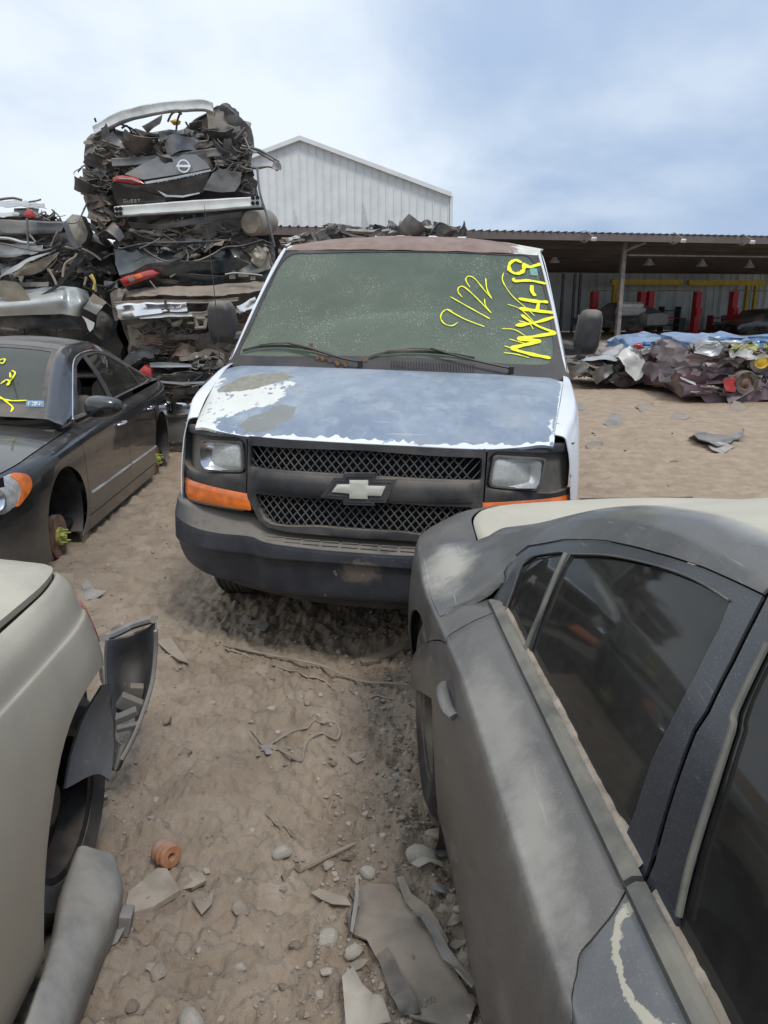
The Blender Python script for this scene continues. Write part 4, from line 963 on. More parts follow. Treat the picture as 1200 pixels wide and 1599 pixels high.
for mir_ in (False, True):
    S = Side(CC, CL, mir_, 5.2, .8, crease=(5,)); sf = S.surf
    D = S.dom; K7 = 7.0; g = .0022
    archc = ring(4.47, .30, .385, -.45, math.pi + .45, 34)     # from rear-low over the top to front-low
    archc = [(a, max(z, .10)) for a, z in archc]
    rear_gap = [(4.235, 7.0), (4.225, 6.5), (4.20, 6.0)]
    rg = [(4.235, K7), (4.225, 6.4), (4.205, 5.5), (4.185, 5.0), (4.15, S.k(4.1, .70)), (4.10, S.k(4.1, .60)), (4.068, S.k(4.1, .50))]
    ac = D(archc); afront = [p for p in ac if p[0] < 4.11]; arear = [p for p in ac if p[0] >= 4.03]
    if not mir_:
        fgp = sf.pick([(989, 1385), (955, 1425), (925, 1462), (903, 1489), (897, 1525), (893, 1560), (890, 1599)]); rgp = sf.pick([(762, 958), (730, 973), (701, 990), (694, 1004), (684, 1050), (678, 1095)]); print('GAPS', fgp.round(3).tolist(), rgp.round(3).tolist())
        fg = [(float(fgp[0][0]), K7)] + [tuple(p[:2]) for p in curve(np.vstack([[(float(fgp[0][0]), K7)], fgp[1:]]), 5)[1:]] + [(float(fgp[-1][0]) - .02, 1.6), (float(fgp[-1][0]) - .02, .55)]
    lowf = []
    fr_ = [p for p in ac if p[0] < 4.0872 and p[1] > .55]
    if not mir_: rg = [(float(rgp[0][0]), K7)] + [tuple(p) for p in rgp[1:]]
    fr_ = [p for p in ac if p[0] < 4.2 and .55 < p[1] < rg[-1][1] and p[0] < 4.47]
    door = fg[::-1] + [(a, b) for a, b in rg] + fr_ + [(4.09, .55)]
    cpan = lambda nm, poly, mt, **k: panel(nm, sf, poly, M[mt], chr_, dom=True, step=.03, gap=k.pop('gap', g), thick=.006, lip=k.pop('lip', .004), **k)
    d1 = cpan('rear_door', door, 'c_side')
    # rear quarter: from gap, over the arch, to the tail
    tail_front = [p for p in ac[::-1]]
    top_arc = [p for p in ac if p[1] >= min(rg[-1][1], 9) or p[0] > 4.5]
    q_arc = [p for p in ac if not (p[0] < 4.47 and p[1] < rg[-1][1])]
    quarter = [(5.2, 0), (5.2, K7)] + rg + q_arc[::-1]
    quarter = [(5.2, 0), (5.2, K7), (4.46, K7), (4.45, 5.03), (4.285, 5.03), (4.275, K7)] + rg + [p for p in ac[::-1] if not (p[0] < 4.47 and p[1] < rg[-1][1])]
    cpan('rear_quarter', quarter, 'c_side')
    fdoor = [(1.7, .55)] + [(1.7, K7)] + list(fg)
    cpan('front_door', fdoor, 'c_front')
    cpan('front_wing', [(.8, 0), (1.69, 0), (1.69, K7), (.8, K7)], 'c_front')
    cpan('sill', [(1.7, 0), (4.085, 0), (4.08, .53), (1.7, .53)], 'c_side')
    # belt moulding
    if True:
        for s0, s1 in ((1.75, 3.10), (3.112, 4.23)):
            A = np.linspace(s0, s1, 26); V = []
            prof = [(.0, -.002), (.001, .012), (-.012, .021), (-.028, .020), (-.034, .006)]
            for a in A:
                tp = min(1, (s1 - a) / .05 + .35) if s1 > 4 else 1
                for dn, dz in prof: V.append(CC.w(a, (1 if not mir_ else -1) * (float(S.lv[7][1](a)) + .003 + dn * (tp)), float(S.lv[7][0](a)) + dz * tp))
            Fc = [(i * 5 + k, i * 5 + k + 1, (i + 1) * 5 + k + 1, (i + 1) * 5 + k) for i in range(25) for k in range(4)] + [(0, 1, 2, 3, 4), tuple(25 * 5 + k for k in (4, 3, 2, 1, 0))]
            mk('belt_moulding', np.array(V), Fc, M.setdefault('moulding', plain('dusty_moulding', (.07, .07, .066), .6, dust=.55, dcol=(.20, .185, .15), up=.5, vs=14)), chr_)
            # dirt caked between moulding and glass
            A2 = np.linspace(s0 + .02, s1 - .02, 120)
            top = np.maximum(.003, .0045 + .0035 * noise3(np.stack([A2 * 5, A2 * 0, A2 * 0], -1), 5) + .0022 * noise3(np.stack([A2 * 60, A2 * 0, A2 * 0], -1), 6) + (.022 * np.exp(-((A2 - 3.16) / .05) ** 2)))
            if s1 > 4: top = top * np.clip((4.15 - A2) / .3, .15, 1) ** .6
            nn0 = S.lv[7][1](A2) - .026; zz0 = S.lv[7][0](A2) + .018; m_ = -1 if mir_ else 1
            P0 = CC.w(A2, m_ * (nn0 + .002), zz0 - .004); P1 = CC.w(A2, m_ * (nn0 - .006), zz0 + .006); P2 = CC.w(A2, m_ * (nn0 - .010 - top * .62), zz0 + top); P3 = CC.w(A2, m_ * (nn0 - .020 - top * .62), zz0 + top - .001)
            V = np.concatenate([P0, P1, P2, P3]); m = len(A2)
            Fc = [(r_ * m + i, r_ * m + i + 1, (r_ + 1) * m + i + 1, (r_ + 1) * m + i) for r_ in range(3) for i in range(m - 1)]
            mk('caked_dirt', V, Fc, M.setdefault('caked', plain('caked_dirt', (.33, .275, .215), .95, dust=0, var=.25, vs=20, bump=.5, bs=120)), chr_)
    # greenhouse side
    gz0 = interp([.8, 4.15, 4.25, 4.45, 4.7, 4.93], [.836, .846, .8495, .867, .892, .901]); gn0 = interp([.8, 4.1, 4.25, 4.45, 4.7, 4.93], [.775, .777, .798, .796, .762, .743])
    gz2 = interp([1.5, 2.1, 2.6, 3.1, 3.5, 3.8, 4.1, 4.3, 4.5, 4.67], [.95, 1.17, 1.262, 1.285, 1.265, 1.215, 1.130, 1.055, .972, .908]); gn2 = interp([1.5, 2.6, 3.1, 3.8, 4.1, 4.3, 4.5, 4.67], [.70, .58, .57, .575, .59, .615, .66, .725])
    q6z, q6n = S.lv[5]
    m_ = -1 if mir_ else 1
    def gf(a, b, m_=m_, q6z=q6z, q6n=q6n):
        n0, n2, z0, z2 = gn0(a), gn2(a), gz0(a), gz2(a)
        bb = np.clip(b, -.1, 1.0); n = n0 + (n2 - n0) * bb; z = z0 + (z2 - z0) * bb
        fl = np.clip((a - 4.235) / .022, 0, 1); fl = fl * fl * (3 - 2 * fl); b0 = np.clip(bb, 0, 1)
        n = n + fl * (q6n(a) - n0) * (1 - b0) ** 5; z = z + fl * (q6z(a) - z0) * (1 - b0) ** 5
        bulge = .030 * np.sin(np.pi * np.clip(bb, 0, 1) ** 1.1) * np.clip((z2 - z0) / .3, 0, 1)
        # cant rail rolls over towards the roof
        t = np.clip(b - 1.0, 0, 1); n = n - .10 * t; z = z + .030 * t + .025 * np.sin(np.pi * t) * .5
        return CC.w(a, m_ * (n + bulge * .8), z + bulge * .35)
    GS = Surf(gf, (1.5, 4.67), (0, 2.0), (1, .38), 1)
    if GS.nrm(np.array([3.]), np.array([.5]))[0] @ (CC.b * m_) < 0: GS.flip = -1
    if not mir_:
        frame_o = [(4.235, .02), (785, 910), (805, 867), (825, 852), (880, 842), (950, 844), (1025, 862), (1100, 885), (1150, 907), (1192, 927), (1175, 960), (1140, 1030), (1100, 1110), (1080, 1140), (1035, 1270), (1015, 1340), (1007, 1365)]
        fo = GS.pick(frame_o[1:]); fo = np.vstack([[(4.235, .0)], fo, [(3.115, 0)]])
        qg = GS.pick([(787, 958), (800, 925), (815, 882), (835, 867), (877, 862), (877.5, 868), (816, 1019)]); qg[-1][1] = .03; qg[0][1] = .03
        mg = GS.pick([(823, 1026), (890, 867), (950, 869), (1025, 885), (1090, 910), (1137, 937), (1120, 980), (1080, 1060), (1040, 1135), (1015, 1185), (990, 1262), (977, 1297)])
        mg[0][1] = .03; mg[-1][1] = .03
        print('CHG', fo.round(3).tolist()); print(qg.round(3).tolist()); print(mg.round(3).tolist())
        ffo = GS.pick([(1011, 1367), (1020, 1345), (1040, 1270), (1085, 1142), (1105, 1112), (1146, 1030), (1180, 962), (1196, 930)]); ffo[0][1] = 0
        fgl = GS.pick([(1062, 1432), (1080, 1350), (1115, 1235), (1145, 1140), (1150, 1110), (1200, 1005)])
    GP = lambda nm, poly, mt, **k: panel(nm, GS, poly, M[mt], chr_, dom=True, step=.03, thick=.005, **k)
    GP('pillar_panel', [(4.665, 0), (4.245, 0)] + [tuple(p) for p in fo[1:10]] + [(fo[9][0] - .01, 2.0)] + [(4.665, 2.0)], 'c_pillar', off=.001)
    GP('pillar_panel', [(fo[9][0] - .014, 1.06), (fo[9][0] - .014, 2.0), (1.5, 2.0), (1.5, 1.06)], 'c_roof')
    GP('window_frame', fo, 'c_dark', holes=[inset(np.array(mg) * GS.ms, .0) / GS.ms, qg], off=-.003, gap=.002)
    M.setdefault('c_glass', glass('grey_saloon_glass', (.10, .105, .105), .36, .055, (.10, .095, .085), .45, 3.0, streak=.06))
    GP('rear_window', mg, 'c_glass', off=-.009)
    GP('quarter_window', qg, 'c_glass', off=-.008)
    fwin = [(float(fgl[0][0]), .03)] + [tuple(p) for p in fgl[1:]] + [(float(fgl[-1][0]) - .10, .93), (2.5, .93), (2.0, .75), (1.75, .03)]
    ffr = [tuple(p) for p in ffo] + [(float(ffo[-1][0]) - .01, 1.05), (1.55, 1.05), (1.55, 0)]
    GP('window_frame', ffr, 'c_dark', holes=[fwin], off=-.003, gap=.002)
    GP('front_window', fwin, 'c_glass', off=-.009)
    if not mir_:
        tr = [GS.ev(a, b) + GS.nrm(a, b) * .002 for a, b in [(float(p[0]) + .0, float(p[1])) for p in fgl]]
        V, Fc = tube(curve(tr), .0055, 6, flat=.6); mk('window_trim', V, Fc, M['moulding'], chr_)
        tr = [GS.ev(a, b) + GS.nrm(a, b) * .001 for a, b in GS.pick([(884, 864), (866, 905), (848, 950), (830, 992), (819, 1022)])]
        V, Fc = tube(curve(tr), .0065, 6, flat=.5); mk('window_divider', V, Fc, M['moulding'], chr_)
        for L_ in ([(788, 958), (800, 925), (815, 884), (835, 868), (877, 861)], [(890, 865), (950, 867), (1025, 883), (1085, 905), (1138, 937)]):
            tr = [GS.ev(a, b) for a, b in GS.pick(L_)]; V, Fc = tube(curve(tr), .0022, 6); mk('window_seal', V, Fc, M['moulding'], chr_)
# roof and boot
rz = lambda a: gz2(a) + .030; rn = lambda a: gn2(a) - .10
RT = topsurf(CC, (1.5, 4.67), rz, rn, interp([1.5, 3.3, 3.9, 4.3, 4.93], [.045, .045, .02, .0, .0]))
panel('roof', RT, [(1.9, -1.0), (3.95, -1.0), (3.95, 1.0), (1.9, 1.0)], M['c_roof'], chr_, dom=True, step=.04, off=.0)
panel('rear_screen', RT, [(3.96, -.98), (4.66, -.98), (4.66, .98), (3.96, .98)], M['c_glass'], chr_, dom=True, step=.05, off=-.004)
panel('windshield', RT, [(1.5, -.98), (1.89, -.98), (1.89, .98), (1.5, .98)], M['c_glass'], chr_, dom=True, step=.05, off=-.004)
LD = topsurf(CC, (4.55, 5.2), interp([4.55, 4.9, 5.1, 5.17, 5.2], [.872, .890, .896, .889, .874]), interp([4.55, 4.7, 4.9, 5.05, 5.15, 5.2], [.772, .756, .741, .686, .526, .236]), .018)
panel('boot_lid', LD, [(4.64, -.995), (5.2, -.995), (5.2, .995), (4.64, .995)], M['c_lid'], chr_, dom=True, step=.03, lip=.004)
V = []; 
for z, nn_ in ((.2, .93), (.5, .97), (.86, .96), (.90, .93)):
    for t in np.linspace(-1, 1, 15): V.append(CC.w(5.2 + .0 - .0 * abs(t), t * .26 * nn_, z))
mk('rear_bumper', V, [(r_ * 15 + i, r_ * 15 + i + 1, (r_ + 1) * 15 + i + 1, (r_ + 1) * 15 + i) for r_ in range(3) for i in range(14)], M['c_side'], chr_)
# handle, arch liner, wheel, cabin
S = Side(CC, CL, False, 5.2, .8); hp = S.surf.pick([(705, 1092)])[0]; hw = S.surf.ev(*hp); hn = S.surf.nrm(*hp); ha = CC.a
bz = np.cross(hn, ha); 
panel('door_handle_cup', S.surf, [(hp[0] + .075 * math.cos(q) , hp[1] + .30 * math.sin(q)) for q in np.linspace(0, 6.283, 25)[:-1]], M['c_dark'], chr_, dom=True, step=.02, off=.0025, thick=.004)
V, Fc = tube(curve([hw - ha * .085 + hn * .002, hw - ha * .055 + hn * .016, hw + hn * .02, hw + ha * .055 + hn * .016, hw + ha * .085 + hn * .002]), [.017] * 33, 10, flat=.4); mk('door_handle', V, Fc, M['c_side'], chr_)
for sg in (1, -1):
    c = CC.w(4.47, sg * .80, .30)
    V, Fc = lathe([(.40, -.14), (.405, .0), (.392, .15)], 40, CC.b * sg, c); V = [v for v in V]; mk('wheel_liner', V, Fc, M['black_plastic'], chr_)
    V, Fc = lathe([(.0, -.14), (.40, -.14)], 30, CC.b * sg, c); mk('inner_arch', V, Fc, M['dark_void'], chr_)
    tyre(chr_, CC.w(4.47, sg * .85, .335), CC.b * sg, .335, .22, .21, rimmat='rubber')
def cbox(car, root, nm, s, n, z, size, mat, rot=None, bev=.03, par=None):
    V, Fc = box((0, 0, 0), size, rot); V = np.array([car.w(s + v[0], n + v[1], z + v[2]) for v in V]); return mk(nm, V, Fc, M[mat], par or root, bevel=bev)
cbox(CC, chr_, 'floor_pan', 3.0, 0, .22, (4.2, 1.66, .06), 'dark_void')
cbox(CC, chr_, 'rear_shelf', 4.35, 0, .80, (.5, 1.36, .04), 'interior')
for n in (-.38, .38):
    st_ = cbox(CC, chr_, 'front_seat', 2.72, n, .62, (.16, .5, .62), 'interior_grey', rotm(0, .2, 0), .06); cbox(CC, chr_, 'headrest', 2.80, n, 1.0, (.11, .28, .17), 'interior_grey', rotm(0, .2, 0), .05, st_)
    cbox(CC, chr_, 'seat_cushion', 2.45, n, .38, (.52, .5, .16), 'interior_grey', bev=.05)
cbox(CC, chr_, 'rear_seat', 3.85, 0, .60, (.18, 1.3, .60), 'interior', rotm(0, .25, 0), .06)
cbox(CC, chr_, 'rear_seat_cushion', 3.55, 0, .36, (.5, 1.3, .18), 'interior', bev=.06)
# ---------------------------------------------------------------- black saloon on the left
blk = thing('parked_car', (-3.1, 6.2, 0), 'shiny black saloon without wheels on the left, yellow marker on its windscreen', 'car', 'stripped saloon cars waiting in the yard')
BC = Car(blk, (-3.015, 4.0, 0), R(92), -1, [0], None)
def gloss(name, base, film, up, fc=(.20, .18, .155), coat=1.0, rough=.22):
    b = NB(name); n = b.noise(2.5, 6, .6); n2 = b.noise(60, 3, .6); u = b.ramp(b.up(), .15, .95); P = b.sep()
    f = b.math('ADD', b.math('MULTIPLY', b.ramp(n, .3, .75), film), b.math('MULTIPLY', b.math('MULTIPLY', u, b.ramp(n, .1, .6)), up), cl=True)
    f = b.math('ADD', f, b.math('MULTIPLY', b.ramp(P[2], .55, .1), b.math('MULTIPLY', b.ramp(n, .2, .7), .45)), cl=True)
    c = b.mix(f, base, fc)
    return b.fin(b.bsdf(c, b.mixf(f, rough, .8), 0, .5, b.bump(n2, .04, .002), b.math('MULTIPLY', b.math('SUBTRACT', 1.0, f), coat), coatr=.04))
M['k_body'] = gloss('black_saloon_paint', (.008, .009, .012), .10, .22)
M['k_roof'] = gloss('black_saloon_roof_paint', (.02, .02, .022), .5, .55, (.17, .155, .135))
M['k_glass'] = glass('black_saloon_glass', (.42, .46, .42), .42, .04, (.17, .18, .15), .6, 3)
M['k_side_glass'] = glass('black_saloon_side_glass', (.28, .30, .28), .18, .03, (.2, .19, .16), .4, 3)
bS = [.0, .04, .12, .30, .60, .95, 1.5, 3.3, 3.7, 4.0, 4.25, 4.45, 4.58, 4.62]
bn = np.array([.42, .55, .68, .80, .875, .895, .90, .90, .885, .855, .79, .68, .48, .2])
def bl(z, n): return ((bS, z), (bS, n))
one = np.ones(14)
hz = np.array([.60, .62, .65, .69, .735, .765, .80, .855, .87, .875, .875, .87, .86, .85])
KL = [bl(.05 * one + np.array([.06, .05, .03] + [0] * 7 + [.06, .1, .12, .12]), bn - .02), bl(.20 * one, bn + .005), bl(.40 * one, bn + .012), bl(hz - .22, bn + .01), bl(hz - .09, bn - .002), bl(hz - .03, bn - .03), bl(hz, np.minimum(bn - .07, .80))]
def beltk(a): return 6.0
blP = lambda sf, nm, poly, mt, **k: panel(nm, sf, poly, M[mt], blk, dom=True, step=k.pop('step', .045), gap=k.pop('gap', .003), thick=.006, **k)
for mir_ in (False, True):
    S = Side(BC, KL, mir_, 4.62, 0); sf = S.surf; D = S.dom
    fa = D([(a, max(z, .05)) for a, z in ring(.98, .27, .335, math.pi + .72, -.72, 30)]); ra = D([(a, max(z, .05)) for a, z in ring(3.60, .27, .335, math.pi + .72, -.72, 30)])
    g1, g2, g3 = 1.36, 2.42, 3.30
    blP(sf, 'front_wing', [(0, 0)] + fa + [(g1, 0), (g1, 6), (0.25, 6), (0, 5)], 'k_body')
    d = blP(sf, 'front_door', [(g1, .8), (g2, .8), (g2, 6), (g1, 6)], 'k_body')
    blP(sf, 'sill', [(g1, 0), (3.27, 0), (3.27, .78), (g1, .78)], 'k_body')
    ra_f = [p for p in ra if p[0] < 3.36 and p[1] > .8]
    e = blP(sf, 'rear_door', [(g2, .8)] + [(3.27, .8)] + ra_f + [(g3 + .05, 4), (3.47, 6), (g2, 6)], 'k_body')
    blP(sf, 'rear_quarter', [(3.47, 6), (3.35, 4)] + [p for p in ra if not (p[0] < 3.36)] + [(4.62, 0), (4.62, 6)], 'k_body')
    for root_, s0, s1 in ((d, g1 + .05, g2 - .02), (e, g2 + .02, 3.26)):
        pts = [sf.ev(a, S.k(a, .33)) + sf.nrm(a, S.k(a, .33)) * .004 for a in np.linspace(s0, s1, 8)]; V, Fc = tube(pts, .010, 6, flat=1); mk('door_strip', V, Fc, M['alu'], root_)
    for root_, s_ in ((d, 2.27), (e, 3.18)):
        q = S.k(s_, .70); c = sf.ev(s_, q); n_ = sf.nrm(s_, q); V, Fc = tube(curve([c - BC.a * .09, c - BC.a * .06 + n_ * .03, c + BC.a * .06 + n_ * .03, c + BC.a * .09]), .012, 8, flat=.8); mk('door_handle', V, Fc, M['chrome'], root_)
    m_ = -1 if mir_ else 1
    gz0 = interp([1.2, 1.45, 2.6, 3.4, 4.2], [.825, .835, .878, .90, .885]); gn0 = interp([1.2, 1.4, 3.3, 4.2], [.80, .81, .805, .76])
    gz2 = interp([1.28, 1.55, 1.80, 2.06, 2.35, 2.7, 3.1, 3.5, 3.8, 4.1, 4.2], [.87, 1.03, 1.175, 1.285, 1.325, 1.325, 1.26, 1.13, 1.01, .91, .89]); gn2 = interp([1.28, 2.06, 2.35, 3.1, 3.8, 4.2], [.755, .60, .58, .575, .64, .70])
    def gf(a, b, m_=m_, gz0=gz0, gz2=gz2, gn0=gn0, gn2=gn2):
        n0, n2, z0, z2 = gn0(a), gn2(a), gz0(a), gz2(a); bb = np.clip(b, -.1, 1); n = n0 + (n2 - n0) * bb; z = z0 + (z2 - z0) * bb
        t = np.clip(b - 1, 0, 1); n = n - .07 * t + .025 * np.sin(np.pi * np.clip(bb, 0, 1)); z = z + .025 * np.sin(t * np.pi / 2)
        return BC.w(a, m_ * n, z)
    G = Surf(gf, (1.28, 4.2), (0, 2), (1, .36), 1)
    if G.nrm(np.array([2.5]), np.array([.5]))[0] @ (BC.b * m_) < 0: G.flip = -1
    sb = lambda P: [(a, (z - float(gz0(a))) / (float(gz2(a)) - float(gz0(a)))) for a, z in P]
    wo_ = sb([(1.50, .85), (1.50, .88), (1.80, 1.07), (2.08, 1.225), (2.35, 1.275), (2.7, 1.275), (3.05, 1.215), (3.40, 1.10), (3.72, .965), (3.73, .925), (3.4, .91), (2.6, .892), (1.7, .858)])
    fw = sb([(1.60, .868), (1.84, 1.045), (2.10, 1.195), (2.33, 1.245), (2.36, .895)]); rw = sb([(2.47, .90), (2.43, 1.25), (2.70, 1.252), (3.03, 1.195), (3.28, 1.105), (3.30, .922)]); qw = sb([(3.34, .925), (3.33, 1.09), (3.42, 1.07), (3.67, .96), (3.66, .932)])
    blP(G, 'roof_side', [(1.28, 0), (4.2, 0), (4.2, 2), (1.28, 2)], 'k_body', holes=[wo_], gap=0)
    blP(G, 'window_frame', wo_, 'trim_black' if False else 'k_frame' if 'k_frame' in M else 'trim_black', holes=[fw, rw, qw], off=-.004, gap=.001, step=.03)
    tr = [G.ev(a, b) + G.nrm(a, b) * .001 for a, b in wo_[:9]]; V, Fc = tube(curve(tr), .0055, 6); mk('window_trim', V, Fc, M['chrome'] if not mir_ else M['trim_black'], blk)
    tr = [G.ev(a, b) + G.nrm(a, b) * .001 for a, b in wo_[9:] + wo_[:1]]; V, Fc = tube(curve(tr), .006, 6); mk('belt_moulding', V, Fc, M['bare_steel'], blk)
    if mir_: blP(G, 'front_window', fw, 'k_side_glass', off=-.010)
    else: blP(G, 'front_window', [(1.95, .02), (2.0, .18), (2.2, .40), (2.36, .44), (2.36, .02)], 'k_side_glass', off=-.014)
    blP(G, 'rear_window', rw, 'k_side_glass', off=-.010); blP(G, 'quarter_window', qw, 'k_side_glass', off=-.009)
    # wheel wells, brake discs and yellow-painted studs
    for s_ in (.98, 3.60):
        c = BC.w(s_, m_ * .72, .27); V = [BC.w(s_ + .345 * math.cos(q), m_ * (.72 + dn), max(.06, .27 + .345 * math.sin(q))) for q in np.linspace(-.6, math.pi + .6, 26) for dn in (-.3, -.1, .06, .15)]; mk('wheel_liner', V, [(i * 4 + k, i * 4 + k + 1, i * 4 + 5 + k, i * 4 + 4 + k) for i in range(25) for k in range(3)], M['black_plastic'], blk)
        V, Fc = lathe([(.0, -.10), (.20, -.08), (.345, -.2)], 24, BC.b * m_, c); mk('inner_arch', V, Fc, M['dark_void'], blk)
        c = BC.w(s_ - .02, m_ * .80, .135); V, Fc = lathe([(.06, -.02), (.150, -.02), (.150, -.008), (.145, -.006), (.145, .006), (.150, .008), (.150, .02), (.06, .02)], 30, BC.b * m_, c, close=True); r_ = mk('brake_disc', V, Fc, M['rust'], blk)
        V, Fc = lathe([(.0, -.03), (.062, -.03), (.062, .04), (.030, .045), (.028, .065), (.0, .068)], 20, BC.b * m_, c); mk('hub', V, Fc, M['lime_hub'], r_)
        for k in range(5):
            an = k * 1.2566 + .3; p = c + BC.a * math.cos(an) * .045 + np.array([0, 0, math.sin(an) * .045]); V, Fc = tube([p + BC.b * m_ * .045, p + BC.b * m_ * .085], .006, 6); mk('stud', V, Fc, M['lime_hub'], r_)
M['k_frame'] = M['trim_black']
# nose
rowz = [.08, .20, .30, .36, .44, .52, .60]
def nosef(a, b):   # a: 0..1 from side join to centre and on to the far side (-1..1), b: height 0..1
    aa = np.abs(a); sN = interp([0, .5, .66, .80, .92, 1.0], [-.045, .0, .03, .095, .20, .32]); nN = aa * .80
    z = .08 + (.61 + .09 * aa ** 2 - .08) * b; fw_ = .04 * np.sin(np.pi * np.clip(b * 1.2 - .1, 0, 1)) + .05 * b
    return BC.w(sN(aa) - .05 + fw_ * 1.0, a * .80 * (1 - .0 * b), z)
NS = Surf(nosef, (-1, 1), (0, 1), (.85, .55), 1)
if NS.nrm(np.array([0.]), np.array([.5]))[0] @ BC.a > 0: NS.flip = -1
P, Fc = gridmesh(NS, 50, 16); mk('front_bumper', P, Fc, M['k_body'], blk)
cs = [NS.ev(a, .50 - .10 * (1 - abs(a))) + np.array([0, -.012, 0]) for a in np.linspace(.35, .99, 14)]; V, Fc = tube(cs, .011, 6); mk('bumper_strip', V, Fc, M['alu'], blk)
cs = [NS.ev(-a, .50 - .10 * (1 - abs(a))) + np.array([0, -.012, 0]) for a in np.linspace(.35, .99, 14)]; V, Fc = tube(cs, .011, 6); mk('bumper_strip', V, Fc, M['alu'], blk)
S = Side(BC, KL, False, 4.62, 0)
for mir_ in (False, True):
    SS = Side(BC, KL, mir_, 4.62, 0); S3 = SS.surf
    o_ = SS.dom([(.02, .60), (.16, .655), (.30, .68), (.44, .695), (.52, .655), (.52, .585), (.42, .52), (.22, .475), (.02, .47)])
    h_ = panel('headlight', S3, smoothpoly(np.array(o_) * S3.ms, 4) / S3.ms, M['lens_clear'], blk, dom=True, step=.02, off=.006, thick=.02, lip=.01)
    i_ = SS.dom([(.40, .68), (.44, .69), (.515, .655), (.515, .59), (.43, .535), (.36, .51), (.42, .60)])
    panel('indicator_lens', S3, smoothpoly(np.array(i_) * S3.ms, 3) / S3.ms, M['lens_amber'], h_, dom=True, step=.02, off=.009, thick=.01)
    V, Fc = lathe([(0, .0), (.055, .0), (.075, .012), (.08, .02), (.07, .022), (.04, .004), (0, .004)], 20, S3.nrm(*SS.dom([(.22, .58)])[0]), S3.ev(*SS.dom([(.22, .58)])[0]) + S3.nrm(*SS.dom([(.22, .58)])[0]) * .0); mk('projector', V, Fc, M['chrome'], h_)
# bonnet, screen, roof, boot
HD = topsurf(BC, (.02, 1.34), interp(bS, hz + .004), interp(bS, np.minimum(bn - .075, .795)), interp([0, .2, 1.3], [.0, .06, .07]))
P, Fc = gridmesh(HD, 40, 30); mk('hood', P, Fc, M['k_body'], blk)
ROT = topsurf(BC, (1.28, 4.2), lambda a: gz2(a) + .025, lambda a: gn2(a) - .07, interp([1.28, 2.0, 2.6, 3.2, 4.2], [.03, .045, .05, .05, .02]))
def RTP(nm, s0, s1, mt, **k): return panel(nm, ROT, [(s0, -1), (s1, -1), (s1, 1), (s0, 1)], M[mt], blk, dom=True, step=.05, **k)
RTP('roof', 2.10, 3.2, 'k_roof'); RTP('windshield', 1.33, 2.095, 'k_glass', off=-.004); RTP('rear_screen', 3.205, 4.15, 'k_side_glass', off=-.004)
panel('windshield_border', ROT, [(1.28, -1.0), (2.095, -1.0), (2.095, 1.0), (1.28, 1.0)], M['trim_black'], blk, holes=[roundpoly([(1.40, -.94), (2.03, -.94), (2.03, .94), (1.40, .94)], .04)], dom=True, step=.04, off=-.001, thick=.002)
BT = topsurf(BC, (4.05, 4.62), interp(bS, hz + .003), interp(bS, np.minimum(bn - .072, .80)), .03); P, Fc = gridmesh(BT, 14, 14); mk('boot_lid', P, Fc, M['k_body'], blk)
V = [BC.w(4.6, t * .3, z) for z in (.1, .5, .87) for t in (-1, -.5, 0, .5, 1)]; mk('rear_bumper', V, [(r_ * 5 + i, r_ * 5 + i + 1, (r_ + 1) * 5 + i + 1, (r_ + 1) * 5 + i) for r_ in range(2) for i in range(4)], M['k_body'], blk)
cbox(BC, blk, 'cowl_panel', 1.34, 0, .80, (.12, 1.5, .03), 'trim_black')
# writing on the screen, sticker
s1 = MB()
for L_ in ([(0, 252), (18, 258), (30, 236), (12, 232), (0, 240)], [(5, 380), (40, 355), (60, 372), (45, 385), (90, 320), (70, 300)], [(60, 310), (70, 345), (100, 270), (120, 268), (130, 300), (105, 370)], [(185, 268), (140, 320), (105, 372)], [(0, 465), (70, 480), (160, 478)], [(0, 455), (50, 495), (76, 520), (66, 548)]):
    stroke(s1, ROT, L_, .0065, 0, 500, 3.807, off=.004 * ROT.flip * ROT.flip)
s1.build('painted_writing', M['yellow_paint'], blk, smooth=False, label='yellow marker scrawl on the windscreen')
M['sticker_blue'] = plain('sticker_blue', (.05, .20, .45), .5, dust=.1); M['sticker_white'] = plain('sticker_white', (.55, .62, .64), .5, dust=.1)
st_ = panel('registration_sticker', ROT, [(41, 625), (69, 626), (69, 636), (41, 635)], M['sticker_blue'], blk, off=.002, thick=.001, step=.02)
panel('sticker_print', ROT, [(44, 627.5), (66, 628), (66, 634), (44, 633.5)], M['sticker_white'], st_, off=.004, thick=.001, step=.02)
s1 = MB()
G7 = {'0': [[(0, 0), (1, 0), (1, 2), (0, 2), (0, 0)]], '4': [[(0, 0), (0, 1), (1, 1)], [(1, 0), (1, 2)]], '2': [[(0, 0), (1, 0), (1, 1), (0, 1), (0, 2), (1, 2)]], '3': [[(0, 0), (1, 0), (1, 2), (0, 2)], [(0, 1), (1, 1)]], '-': [[(0, 1), (1, 1)]]}
for i, ch in enumerate('04-23'):
    for L_ in G7[ch]: stroke(s1, ROT, [(46.5 + i * 3.9 + x * 2.3, 628.8 + y * 2.1 + i * .1) for x, y in L_], .0028, off=.0062, n=2)
s1.build('sticker_digits', M['wreck_dark'], st_, smooth=False)
